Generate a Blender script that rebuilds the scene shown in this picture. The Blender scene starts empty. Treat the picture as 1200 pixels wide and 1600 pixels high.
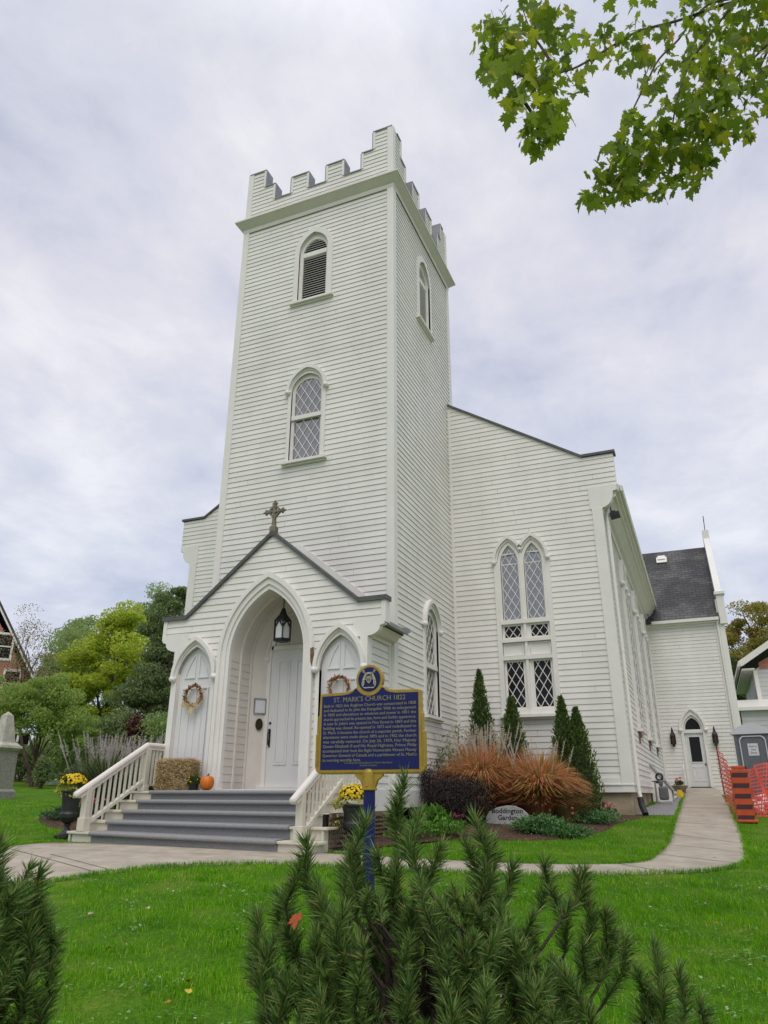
import bpy, math, random
import numpy as np
from mathutils import Vector, Matrix
R_ = math.radians
sc = bpy.context.scene
COL = sc.collection
# ------------------------------------------------------------------ camera
CAM = np.array([6.0976, -15.07, 0.0])
YAW, PITCH, ROLL, FPX = -0.3983, 0.3711, 0.0027, 1135.5
fw = np.array([math.sin(YAW)*math.cos(PITCH), math.cos(YAW)*math.cos(PITCH), math.sin(PITCH)])
rt0 = np.array([math.cos(YAW), -math.sin(YAW), 0.0]); up0 = np.cross(rt0, fw)
rt = rt0*math.cos(ROLL)+up0*math.sin(ROLL); up = -rt0*math.sin(ROLL)+up0*math.cos(ROLL)
FH = np.array([math.sin(YAW), math.cos(YAW), 0.0])
cd = bpy.data.cameras.new("camera"); cam = bpy.data.objects.new("camera", cd); COL.objects.link(cam)
cd.sensor_fit = 'HORIZONTAL'; cd.sensor_width = 36; cd.lens = FPX/1200*36
cd.clip_start = 0.05; cd.clip_end = 3000
cam.matrix_world = Matrix(((rt[0], up[0], -fw[0], CAM[0]), (rt[1], up[1], -fw[1], CAM[1]), (rt[2], up[2], -fw[2], CAM[2]), (0, 0, 0, 1)))
sc.camera = cam
# ------------------------------------------------------------------ world: overcast sky
SUN_EL, SUN_AZ = R_(56), R_(158)        # azimuth measured from +y towards +x
w = bpy.data.worlds.new("World"); sc.world = w; w.use_nodes = True
nt = w.node_tree; nt.nodes.clear()
def N(t, **k):
    n = nt.nodes.new(t)
    for a, b in k.items(): setattr(n, a, b)
    return n
L = nt.links.new
out = N('ShaderNodeOutputWorld'); bg = N('ShaderNodeBackground'); L(bg.outputs[0], out.inputs[0])
bg.inputs['Strength'].default_value = 0.1
sky = N('ShaderNodeTexSky'); sky.sky_type = 'NISHITA'; sky.sun_disc = False
sky.sun_elevation = SUN_EL; sky.sun_rotation = SUN_AZ
tc = N('ShaderNodeTexCoord'); sep = N('ShaderNodeSeparateXYZ'); L(tc.outputs['Generated'], sep.inputs[0])
def M(op, a, b=None):
    n = N('ShaderNodeMath', operation=op)
    for i, x in enumerate((a, b)):
        if x is None: continue
        if isinstance(x, (int, float)): n.inputs[i].default_value = x
        else: L(x, n.inputs[i])
    return n.outputs[0]
zc = M('MAXIMUM', sep.outputs['Z'], 0.0); den = M('ADD', zc, 0.22)
comb = N('ShaderNodeCombineXYZ'); L(M('DIVIDE', sep.outputs['X'], den), comb.inputs[0]); L(M('DIVIDE', sep.outputs['Y'], den), comb.inputs[1])
def noise(scale, detail, rough, dist=0.0, off=(0, 0, 0), sx=(1, 1, 1)):
    mp = N('ShaderNodeMapping'); mp.inputs['Location'].default_value = off; mp.inputs['Scale'].default_value = sx
    L(comb.outputs[0], mp.inputs[0])
    n = N('ShaderNodeTexNoise'); n.inputs['Scale'].default_value = scale; n.inputs['Detail'].default_value = detail
    n.inputs['Roughness'].default_value = rough; n.inputs['Distortion'].default_value = dist
    L(mp.outputs[0], n.inputs['Vector']); return n.outputs['Fac']
def ramp(fac, stops):
    r = N('ShaderNodeValToRGB'); L(fac, r.inputs[0])
    while len(r.color_ramp.elements) < len(stops): r.color_ramp.elements.new(0.5)
    for e, (p, c) in zip(r.color_ramp.elements, stops): e.position = p; e.color = (*c, 1)
    return r.outputs[0]
big = noise(1.7, 9, 0.56, 0.35, (3.1, 1.7, 0), (1, 0.9, 1)); fine = noise(4.6, 10, 0.62, 0.25, (0.4, 5.2, 0), (1.0, 0.8, 1))
mixn = M('ADD', M('MULTIPLY', big, 0.62), M('MULTIPLY', fine, 0.38))
clouds = ramp(mixn, [(0.36, (0.48, 0.52, 0.64)), (0.455, (0.61, 0.64, 0.74)), (0.54, (0.71, 0.725, 0.79)), (0.64, (0.85, 0.855, 0.885))])
# the overcast grows brighter towards the zenith
zen = ramp(sep.outputs['Z'], [(0.0, (0.86, 0.89, 0.97)), (0.3, (0.93, 0.95, 1.0)), (0.62, (1.03, 1.0, 1.0)), (0.9, (1.0, 1.0, 1.0))])
mul = N('ShaderNodeMix', data_type='RGBA', blend_type='MULTIPLY'); mul.inputs[0].default_value = 1
L(clouds, mul.inputs[6]); L(zen, mul.inputs[7])
zb = N('ShaderNodeMapRange'); L(sep.outputs['Z'], zb.inputs[0]); zb.inputs[1].default_value = 0.8; zb.inputs[2].default_value = 1.0; zb.inputs[3].default_value = 10.0; zb.inputs[4].default_value = 19.0
vm = N('ShaderNodeVectorMath', operation='SCALE'); L(mul.outputs[2], vm.inputs[0]); L(zb.outputs[0], vm.inputs['Scale'])
mx = N('ShaderNodeMix', data_type='RGBA'); mx.inputs[0].default_value = 0.95
L(sky.outputs[0], mx.inputs[6]); L(vm.outputs[0], mx.inputs[7]); L(mx.outputs[2], bg.inputs['Color'])
# soft sun behind the overcast
sd = bpy.data.lights.new("sun", 'SUN'); sd.energy = 1.25; sd.angle = R_(40); sd.color = (1.0, 0.97, 0.92)
so = bpy.data.objects.new("sun", sd); COL.objects.link(so)
sv = Vector((math.sin(SUN_AZ)*math.cos(SUN_EL), math.cos(SUN_AZ)*math.cos(SUN_EL), math.sin(SUN_EL)))
so.rotation_euler = sv.to_track_quat('Z', 'Y').to_euler(); so.location = (0, -30, 40)
vs = sc.view_settings; vs.view_transform = 'Standard'; vs.look = 'None'; vs.exposure = 0.13; vs.gamma = 1.0; vs.use_curve_mapping = False
sc.cycles.max_bounces = 6; sc.cycles.diffuse_bounces = 3; sc.cycles.transparent_max_bounces = 6

# ------------------------------------------------------------------ helpers
def at(u, v, s):
    """world point seen at photo pixel (u, v), s metres in front of the photographer (horizontally)"""
    d = (u-600)/FPX*rt-(v-800)/FPX*up+fw
    return CAM+d*(s/(d@FH))
KS = [-60, -2, 0, 5, 10, 13, 15.1, 18.7, 24, 32, 50, 90, 400]; KZ = [-2.2, -1.95, -1.75, -1.42, -1.1, -.93, -.84, -.45, -.2, .05, .85, 1.5, 4]
def gz(x, y):
    return np.interp((np.asarray(x)-CAM[0])*FH[0]+(np.asarray(y)-CAM[1])*FH[1], KS, KZ)

class MB:
    def __init__(s): s.v = []; s.f = []; s.m = []; s.cur = 0
    def add(s, vs, fs):
        b = len(s.v); s.v.extend([tuple(map(float, p)) for p in vs])
        for f in fs: s.f.append([i+b for i in f]); s.m.append(s.cur)
    def quad(s, a, b, c, d): s.add([a, b, c, d], [(0, 1, 2, 3)])
    def poly(s, ps): s.add(ps, [tuple(range(len(ps)))])
    def box(s, lo, hi):
        x0, y0, z0 = lo; x1, y1, z1 = hi
        s.add([(x0, y0, z0), (x1, y0, z0), (x1, y1, z0), (x0, y1, z0), (x0, y0, z1), (x1, y0, z1), (x1, y1, z1), (x0, y1, z1)],
              [(0, 3, 2, 1), (4, 5, 6, 7), (0, 1, 5, 4), (1, 2, 6, 5), (2, 3, 7, 6), (3, 0, 4, 7)])
    def obox(s, c, ax, h):
        """oriented box: centre, three axes, three half sizes"""
        c = np.array(c, float); ax = [np.array(a, float)/np.linalg.norm(a) for a in ax]
        P = [c+sx*h[0]*ax[0]+sy*h[1]*ax[1]+sz*h[2]*ax[2] for sz in (-1, 1) for sx, sy in ((-1, -1), (1, -1), (1, 1), (-1, 1))]
        s.add(P, [(0, 3, 2, 1), (4, 5, 6, 7), (0, 1, 5, 4), (1, 2, 6, 5), (2, 3, 7, 6), (3, 0, 4, 7)])
    def bar(s, a, b, wd, th, upv=(0, 0, 1)):
        a = np.array(a, float); b = np.array(b, float); d = b-a; l = np.linalg.norm(d); d = d/l
        x = np.cross(d, upv); x /= np.linalg.norm(x); y = np.cross(x, d)
        s.obox((a+b)/2, (x, d, y), (wd/2, l/2, th/2))
    def tube(s, pts, rad, seg=8, cap=True):
        pts = [np.array(p, float) for p in pts]; n = len(pts)
        if not hasattr(rad, '__len__'): rad = [rad]*n
        V = []; prev = None
        for i, p in enumerate(pts):
            d = pts[min(i+1, n-1)]-pts[max(i-1, 0)]; d = d/(np.linalg.norm(d)+1e-9)
            if prev is None:
                x = np.cross(d, (0, 0, 1) if abs(d[2]) < .9 else (1, 0, 0))
            else: x = prev-d*(prev@d)
            x = x/np.linalg.norm(x); prev = x; y = np.cross(d, x)
            for k in range(seg):
                a = 2*math.pi*k/seg; V.append(p+rad[i]*(math.cos(a)*x+math.sin(a)*y))
        F = [(i*seg+k, i*seg+(k+1) % seg, (i+1)*seg+(k+1) % seg, (i+1)*seg+k) for i in range(n-1) for k in range(seg)]
        if cap: F += [tuple(range(seg-1, -1, -1)), tuple((n-1)*seg+k for k in range(seg))]
        s.add(V, F)
    def lathe(s, c, prof, seg=20):
        """profile [(r, z)] turned round the vertical through c"""
        V = [(c[0]+r*math.cos(2*math.pi*k/seg), c[1]+r*math.sin(2*math.pi*k/seg), c[2]+z) for r, z in prof for k in range(seg)]
        F = [(i*seg+k, i*seg+(k+1) % seg, (i+1)*seg+(k+1) % seg, (i+1)*seg+k) for i in range(len(prof)-1) for k in range(seg)]
        F += [tuple(range(seg-1, -1, -1)), tuple((len(prof)-1)*seg+k for k in range(seg))]
        s.add(V, F)
    def ball(s, c, r, seg=10, rings=6, sz=1.0):
        s.lathe(c, [(max(r*math.sin(math.pi*i/rings), r*.02), -r*sz*math.cos(math.pi*i/rings)) for i in range(rings+1)], seg)
    def slab(s, pl, o, n0, n1):
        """outline o (u, z) on plane pl extruded from n0 to n1"""
        k = len(o)
        V = [pl(u, z, n0) for u, z in o]+[pl(u, z, n1) for u, z in o]
        s.add(V, [tuple(range(k-1, -1, -1)), tuple(range(k, 2*k))]+[(i, (i+1) % k, k+(i+1) % k, k+i) for i in range(k)])
    def ring(s, pl, inn, outr, n0, n1, closed=False):
        k = len(inn); m = k if closed else k-1
        V = [pl(u, z, n0) for u, z in inn]+[pl(u, z, n0) for u, z in outr]+[pl(u, z, n1) for u, z in inn]+[pl(u, z, n1) for u, z in outr]
        F = []
        for i in range(m):
            j = (i+1) % k
            F += [(2*k+i, 3*k+i, 3*k+j, 2*k+j), (k+i, k+j, 3*k+j, 3*k+i), (i, 2*k+i, 2*k+j, j), (i, j, k+j, k+i)]
        if not closed:
            F += [(0, k, 3*k, 2*k), (k-1, 3*k-1, 4*k-1, 2*k-1)]
        s.add(V, F)
    def strip(s, pl, o, nA, nB, closed=False, o2=None):
        o2 = o2 or o; k = len(o); m = k if closed else k-1
        s.add([pl(u, z, nA) for u, z in o]+[pl(u, z, nB) for u, z in o2], [(i, (i+1) % k, k+(i+1) % k, k+i) for i in range(m)])

def wpos(o):
    p = np.zeros(3)
    while o is not None: p += np.array(o.location); o = o.parent
    return p
def link(o, parent, loc):
    COL.objects.link(o)
    if parent is not None: o.parent = parent
    o.location = loc
def fix(me, smooth):
    if smooth: me.polygons.foreach_set('use_smooth', [True]*len(me.polygons))
SPLIT = {'corner_board', 'kneeler', 'base_board', 'lower_pane', 'coping', 'gable_coping', 'edge_board', 'corner_post', 'eaves_cornice', 'gutter', 'cheek_board', 'nave_wall', 'lattice', 'pane', 'flashing_board', 'frame_moulding', 'rotten_trim', 'hood_mould', 'roof', 'bargeboard', 'wing_roof', 'nave_roof', 'porch_roof', 'gable_parapet', 'finial_cross', 'post', 'under_porch', 'lattice_skirt', 'stripe', 'inner_growth', 'foundation'}
def clusters(mb, tol=.03):
    """faces grouped into bodies: pieces that touch or overlap stay together"""
    par = list(range(len(mb.v)))
    def find(a):
        while par[a] != a: par[a] = par[par[a]]; a = par[a]
        return a
    key = {}
    for i, p in enumerate(mb.v):
        k = (round(p[0], 4), round(p[1], 4), round(p[2], 4))
        if k in key: par[find(i)] = find(key[k])
        else: key[k] = i
    for f in mb.f:
        for i in f[1:]: par[find(i)] = find(f[0])
    V = np.array(mb.v); root = np.array([find(i) for i in range(len(V))]); us = np.unique(root); lo = np.array([V[root == u].min(0) for u in us])-tol; hi = np.array([V[root == u].max(0) for u in us])+tol
    g = list(range(len(us)))
    def gf(a):
        while g[a] != a: g[a] = g[g[a]]; a = g[a]
        return a
    for i in range(len(us)):
        hit = np.where(((lo[i] <= hi) & (lo <= hi[i])).all(1))[0]
        for j in hit: g[gf(int(j))] = gf(i)
    idx = {u: gf(k) for k, u in enumerate(us)}; out_ = {}
    for f, m in zip(mb.f, mb.m): out_.setdefault(idx[root[f[0]]], []).append((f, m))
    res = []
    for fs in out_.values():
        n = MB(); rem = {}
        for f, m in fs:
            for i in f:
                if i not in rem: rem[i] = len(n.v); n.v.append(mb.v[i])
            n.f.append([rem[i] for i in f]); n.m.append(m)
        res.append(n)
    return res
def obj(name, mb, mats, parent=None, loc=None, smooth=False, bevel=0, normals=True):
    if name in SPLIT and parent is not None:
        cs = clusters(mb)
        if len(cs) > 1: return [obj1(name, c, mats, parent, loc, smooth, bevel, normals) for c in cs][0]
    return obj1(name, mb, mats, parent, loc, smooth, bevel, normals)
def obj1(name, mb, mats, parent=None, loc=None, smooth=False, bevel=0, normals=True):
    """one mesh object; the shape is given in world coordinates"""
    base = wpos(parent) if parent is not None else np.array(loc if loc is not None else (0, 0, 0), float)
    me = bpy.data.meshes.new(name)
    V = np.array(mb.v)-base
    me.from_pydata(V.tolist(), [], mb.f)
    if not isinstance(mats, (list, tuple)): mats = [mats]
    for m in mats: me.materials.append(m)
    if len(mats) > 1: me.polygons.foreach_set('material_index', mb.m)
    fix(me, smooth)
    if normals:
        import bmesh
        b = bmesh.new(); b.from_mesh(me); bmesh.ops.remove_doubles(b, verts=b.verts, dist=1e-5) if smooth else None
        bmesh.ops.recalc_face_normals(b, faces=b.faces); b.to_mesh(me); b.free()
    me.update()
    o = bpy.data.objects.new(name, me)
    link(o, parent, (0, 0, 0) if parent is not None else base)
    if bevel:
        bv = o.modifiers.new('bevel', 'BEVEL'); bv.width = bevel; bv.segments = 2; bv.limit_method = 'ANGLE'
    return o
def npobj(name, V, F, mats, parent=None, loc=None, mi=None, smooth=False):
    """mesh from arrays: V (n,3), F (m,k), in world coordinates"""
    base = wpos(parent) if parent is not None else np.array(loc if loc is not None else (0, 0, 0), float)
    V = np.asarray(V, float)-base; F = np.asarray(F, np.int32); m, k = F.shape
    me = bpy.data.meshes.new(name)
    me.vertices.add(len(V)); me.vertices.foreach_set('co', V.astype(np.float32).ravel())
    me.loops.add(m*k); me.loops.foreach_set('vertex_index', F.ravel())
    me.polygons.add(m); me.polygons.foreach_set('loop_start', np.arange(0, m*k, k, dtype=np.int32)); me.polygons.foreach_set('loop_total', np.full(m, k, np.int32))
    if not isinstance(mats, (list, tuple)): mats = [mats]
    for t in mats: me.materials.append(t)
    if mi is not None: me.polygons.foreach_set('material_index', np.asarray(mi, np.int32))
    me.update(calc_edges=True); me.validate(); fix(me, smooth)
    o = bpy.data.objects.new(name, me)
    link(o, parent, (0, 0, 0) if parent is not None else base)
    return o
def tag(o, label, cat, group=None, kind=None):
    if label: o['label'] = label
    if cat: o['category'] = cat
    if group: o['group'] = group
    if kind: o['kind'] = kind
    return o
def thing(name, label, cat, loc, group=None):
    o = bpy.data.objects.new(name, None); COL.objects.link(o); o.location = loc; o.empty_display_size = .3
    return tag(o, label, cat, group)
def struct(o): o['kind'] = 'structure'; return o

# ------------------------------------------------------------------ materials
def mat(name, col, rough=0.6, var=0.0, scale=4.0, col2=None, bump=0.0, bscale=None, spec=0.4, metal=0.0, island=None, trans=0.0, stretch=(1, 1, 1), detail=6):
    m = bpy.data.materials.new(name); m.use_nodes = True
    t = m.node_tree; b = t.nodes['Principled BSDF']
    b.inputs['Roughness'].default_value = rough; b.inputs['Specular IOR Level'].default_value = spec; b.inputs['Metallic'].default_value = metal
    b.inputs['Base Color'].default_value = (*col, 1)
    lk = t.links.new; c = None
    if var or col2:
        g = t.nodes.new('ShaderNodeTexCoord'); mp = t.nodes.new('ShaderNodeMapping'); mp.inputs['Scale'].default_value = stretch
        lk(g.outputs['Object'], mp.inputs[0])
        n = t.nodes.new('ShaderNodeTexNoise'); n.inputs['Scale'].default_value = scale; n.inputs['Detail'].default_value = detail; n.inputs['Roughness'].default_value = .62
        lk(mp.outputs[0], n.inputs['Vector'])
        r = t.nodes.new('ShaderNodeValToRGB'); lk(n.outputs['Fac'], r.inputs[0])
        c2 = col2 or tuple(x*(1-var) for x in col); c1 = col if col2 else tuple(min(1, x*(1+var*.6)) for x in col)
        r.color_ramp.elements[0].position = .34; r.color_ramp.elements[0].color = (*c2, 1); r.color_ramp.elements[1].position = .66; r.color_ramp.elements[1].color = (*c1, 1)
        c = r.outputs[0]
    if island:
        gi = t.nodes.new('ShaderNodeNewGeometry'); r2 = t.nodes.new('ShaderNodeValToRGB'); lk(gi.outputs['Random Per Island'], r2.inputs[0])
        while len(r2.color_ramp.elements) < len(island): r2.color_ramp.elements.new(.5)
        for e, (p, cc) in zip(r2.color_ramp.elements, island): e.position = p; e.color = (*cc, 1)
        if c is None: c = r2.outputs[0]
        else:
            mm = t.nodes.new('ShaderNodeMix'); mm.data_type = 'RGBA'; mm.blend_type = 'MULTIPLY'; mm.inputs[0].default_value = 1.0
            lk(c, mm.inputs[6]); lk(r2.outputs[0], mm.inputs[7]); c = mm.outputs[2]
    if c is not None: lk(c, b.inputs['Base Color'])
    if bump:
        g2 = t.nodes.new('ShaderNodeTexCoord'); mp2 = t.nodes.new('ShaderNodeMapping'); mp2.inputs['Scale'].default_value = stretch; lk(g2.outputs['Object'], mp2.inputs[0])
        n2 = t.nodes.new('ShaderNodeTexNoise'); n2.inputs['Scale'].default_value = bscale or scale*4; n2.inputs['Detail'].default_value = 5; lk(mp2.outputs[0], n2.inputs['Vector'])
        bp = t.nodes.new('ShaderNodeBump'); bp.inputs['Strength'].default_value = bump; bp.inputs['Distance'].default_value = .02
        lk(n2.outputs['Fac'], bp.inputs['Height']); lk(bp.outputs[0], b.inputs['Normal'])
    if trans:
        tr = t.nodes.new('ShaderNodeBsdfTranslucent'); ms = t.nodes.new('ShaderNodeMixShader'); ms.inputs[0].default_value = trans
        if c is not None: lk(c, tr.inputs[0])
        else: tr.inputs[0].default_value = (*col, 1)
        lk(b.outputs[0], ms.inputs[1]); lk(tr.outputs[0], ms.inputs[2]); lk(ms.outputs[0], t.nodes['Material Output'].inputs[0])
    return m
def leafmat(name, stops, trans=.25, rough=.55, var=None):
    if var: return mat(name, (1, 1, 1), rough, col2=var[0], scale=var[1], island=stops, trans=trans, spec=.3)
    return mat(name, (1, 1, 1), rough, island=stops, trans=trans, spec=.3)
WHITE = mat('white_clapboard_paint', (.80, .77, .71), .5, .075, 0.9, bump=.12, bscale=30, spec=.3, stretch=(1, 1, .35), island=[(0, (.93, .93, .925)), (.5, (.985, .985, .985)), (1, (1, 1, 1))])
TRIM = mat('white_trim_paint', (.80, .77, .71), .45, .04, 2.0, spec=.35)
CREAM = mat('cream_trim_paint', (.74, .68, .61), .5, .05, 2.0, spec=.3)
DOORW = mat('door_paint', (.73, .72, .70), .4, .02, 2.0, spec=.4)
PCREAM = mat('beige_railing_paint', (.67, .625, .51), .55, .06, 3.0, spec=.3)
DGREY = mat('dark_grey_metal_coping', (.10, .10, .098), .5, .25, 3.0, spec=.4)
LEAD = mat('grey_metal_flashing', (.26, .265, .27), .5, .2, 3.0, spec=.4)
SHING = None
CARPET = mat('grey_outdoor_carpet', (.31, .307, .303), .95, .25, 60, bump=.5, bscale=260, spec=.05)
CONC = mat('concrete', (.47, .41, .33), .85, col2=(.34, .29, .225), scale=2.3, detail=12, bump=.4, bscale=70, spec=.2)
FOUND = mat('stained_foundation_parging', (.43, .36, .25), .9, col2=(.26, .20, .13), scale=2.2, bump=.4, bscale=18, spec=.15)
BLACK = mat('black_iron', (.012, .011, .010), .45, .2, 8, spec=.5)
BLACKP = mat('black_plastic', (.02, .02, .021), .55, spec=.4)
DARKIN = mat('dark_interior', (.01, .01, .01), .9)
GOLD = mat('gold_sign_paint', (.40, .265, .025), .38, .18, 9, spec=.5, metal=.15)
NAVY = mat('blue_enamel', (.010, .014, .105), .4, .12, 3, spec=.3)
GILT = mat('gilt_lettering', (.27, .25, .135), .45, metal=.2); CREST = mat('crest_gilding', (.50, .47, .33), .4, metal=.2)
STONEC = mat('brown_carved_stone', (.22, .19, .145), .85, .3, 8, bump=.4, spec=.2)
MULCH = mat('brown_bark_mulch', (.13, .085, .06), .95, col2=(.05, .03, .02), scale=14, bump=1.0, bscale=40, spec=.1)
BARK = mat('bark', (.10, .075, .055), .9, .4, 8, bump=.8, bscale=22, spec=.1, stretch=(1, 1, .25))
RUST = mat('rotten_brown_wood', (.20, .11, .06), .9, .4, 12)
def glassmat(name, base, k):
    m = bpy.data.materials.new(name); m.use_nodes = True; t = m.node_tree; b = t.nodes['Principled BSDF']
    b.inputs['Base Color'].default_value = (*base, 1); b.inputs['Roughness'].default_value = .12; b.inputs['Specular IOR Level'].default_value = .7 if k > .1 else .22
    g = t.nodes.new('ShaderNodeBsdfGlossy'); g.inputs['Roughness'].default_value = .06; g.inputs['Color'].default_value = (.80, .79, .75, 1)
    n = t.nodes.new('ShaderNodeTexNoise'); n.inputs['Scale'].default_value = 4.5; bp = t.nodes.new('ShaderNodeBump'); bp.inputs['Strength'].default_value = .22; bp.inputs['Distance'].default_value = .05
    tcx = t.nodes.new('ShaderNodeTexCoord'); t.links.new(tcx.outputs['Object'], n.inputs['Vector'])
    t.links.new(n.outputs['Fac'], bp.inputs['Height']); t.links.new(bp.outputs[0], g.inputs['Normal'])
    ms = t.nodes.new('ShaderNodeMixShader'); ms.inputs[0].default_value = k
    t.links.new(b.outputs[0], ms.inputs[1]); t.links.new(g.outputs[0], ms.inputs[2]); t.links.new(ms.outputs[0], t.nodes['Material Output'].inputs[0])
    return m
GLASS = glassmat('storm_glazing', (.05, .05, .052), .27)
GLASSD = glassmat('dark_reflection_glass', (.010, .010, .010), .0)  # dark reflections put into a near-black base, with the gloss mixed out
PALEP = mat('pale_matt_pane', (.50, .50, .49), .8, .1, 3, spec=.05)  # pale matt pane for the nave side windows
def shingles():
    m = bpy.data.materials.new('asphalt_shingles'); m.use_nodes = True; t = m.node_tree; b = t.nodes['Principled BSDF']; b.inputs['Roughness'].default_value = .9
    tcx = t.nodes.new('ShaderNodeTexCoord'); br = t.nodes.new('ShaderNodeTexBrick'); mp = t.nodes.new('ShaderNodeMapping'); mp.vector_type = 'POINT'
    br.inputs['Scale'].default_value = 1.0; br.inputs['Brick Width'].default_value = .33; br.inputs['Row Height'].default_value = .14; br.inputs['Mortar Size'].default_value = .012
    br.inputs['Color1'].default_value = (.105, .102, .10, 1); br.inputs['Color2'].default_value = (.072, .071, .072, 1); br.inputs['Mortar'].default_value = (.03, .03, .03, 1)
    sp = t.nodes.new('ShaderNodeSeparateXYZ'); cb = t.nodes.new('ShaderNodeCombineXYZ'); t.links.new(tcx.outputs['Object'], sp.inputs[0])
    t.links.new(sp.outputs[0], cb.inputs[0]); t.links.new(sp.outputs[2], cb.inputs[1]); t.links.new(cb.outputs[0], br.inputs['Vector'])
    n = t.nodes.new('ShaderNodeTexNoise'); n.inputs['Scale'].default_value = .9; n.inputs['Detail'].default_value = 8; t.links.new(tcx.outputs['Object'], n.inputs['Vector'])
    r = t.nodes.new('ShaderNodeValToRGB'); t.links.new(n.outputs['Fac'], r.inputs[0]); r.color_ramp.elements[0].position = .45; r.color_ramp.elements[1].position = .75
    r.color_ramp.elements[0].color = (.8, .8, .8, 1); r.color_ramp.elements[1].color = (1.9, 1.85, 1.8, 1)
    mm = t.nodes.new('ShaderNodeMix'); mm.data_type = 'RGBA'; mm.blend_type = 'MULTIPLY'; mm.inputs[0].default_value = 1
    t.links.new(br.outputs[0], mm.inputs[6]); t.links.new(r.outputs[0], mm.inputs[7]); t.links.new(mm.outputs[2], b.inputs['Base Color'])
    return m
SHING = shingles()
def brickmat():
    m = bpy.data.materials.new('red_brick'); m.use_nodes = True; t = m.node_tree; b = t.nodes['Principled BSDF']; b.inputs['Roughness'].default_value = .9
    tcx = t.nodes.new('ShaderNodeTexCoord'); br = t.nodes.new('ShaderNodeTexBrick')
    br.inputs['Scale'].default_value = 1.0; br.inputs['Brick Width'].default_value = .22; br.inputs['Row Height'].default_value = .075; br.inputs['Mortar Size'].default_value = .008
    br.inputs['Color1'].default_value = (.50, .155, .10, 1); br.inputs['Color2'].default_value = (.38, .115, .08, 1); br.inputs['Mortar'].default_value = (.42, .30, .25, 1)
    sp = t.nodes.new('ShaderNodeSeparateXYZ'); cb = t.nodes.new('ShaderNodeCombineXYZ'); t.links.new(tcx.outputs['Object'], sp.inputs[0])
    t.links.new(sp.outputs[0], cb.inputs[0]); t.links.new(sp.outputs[2], cb.inputs[1]); t.links.new(cb.outputs[0], br.inputs['Vector'])
    t.links.new(br.outputs[0], b.inputs['Base Color']); return m
BRICK = brickmat()

# ------------------------------------------------------------------ shape helpers for the church
def plane(O, U, Nn):
    O = np.array(O, float); U = np.array(U, float); Nn = np.array(Nn, float)
    return lambda u, z, n=0.0: O+u*U+n*Nn+np.array((0, 0, z))
PT = plane((0, 0, 0), (1, 0, 0), (0, -1, 0))        # tower front
PS = plane((0, 0, 0), (0, 1, 0), (1, 0, 0))         # tower right side
PL = plane((-5, 0, 0), (0, 1, 0), (-1, 0, 0))       # tower left side
PB = plane((0, 5, 0), (1, 0, 0), (0, 1, 0))         # tower back
YN = 4.53
PN = plane((0, YN, 0), (1, 0, 0), (0, -1, 0))       # nave front
XN = 4.38
PNS = plane((XN, 0, 0), (0, 1, 0), (1, 0, 0))       # nave right side
PNL = plane((-5-XN, 0, 0), (0, 1, 0), (-1, 0, 0))
YP = -1.3
PP = plane((0, YP, 0), (1, 0, 0), (0, -1, 0))       # porch front
YW = 19.63
PW = plane((0, YW, 0), (1, 0, 0), (0, -1, 0))       # wing front
def arc(uc, hw, zs, za, k=10):
    r = za-zs; Rr = (hw*hw+r*r)/(2*hw); c = hw-Rr
    if r <= hw: Rr = max(Rr, 1e-6)
    a1 = math.atan2(r, -c)
    left = [(uc-(c+Rr*math.cos(a1*i/k)), zs+Rr*math.sin(a1*i/k)) for i in range(k+1)]
    right = [(uc+(c+Rr*math.cos(a1*i/k)), zs+Rr*math.sin(a1*i/k)) for i in range(k, -1, -1)]
    return left+right[1:]
def gothic(uc, hw, z0, zs, za, k=10):
    return [(uc-hw, z0)]+arc(uc, hw, zs, za, k)+[(uc+hw, z0)]
def rect(u0, u1, z0, z1): return [(u0, z0), (u0, z1), (u1, z1), (u1, z0)]
def ghole(uc, hw, z0, zs, za):
    r = za-zs; Rr = (hw*hw+r*r)/(2*hw); c = hw-Rr
    def f(z):
        if z < z0-1e-6: return None
        if z <= zs: return (uc-hw, uc+hw)
        if z >= za: return (uc, uc)
        h = math.sqrt(max(Rr*Rr-(z-zs)**2, 0))+c; return (uc-max(h, 0), uc+max(h, 0))
    f.z0 = z0; f.za = za; return f
JR = random.Random(7)
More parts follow.
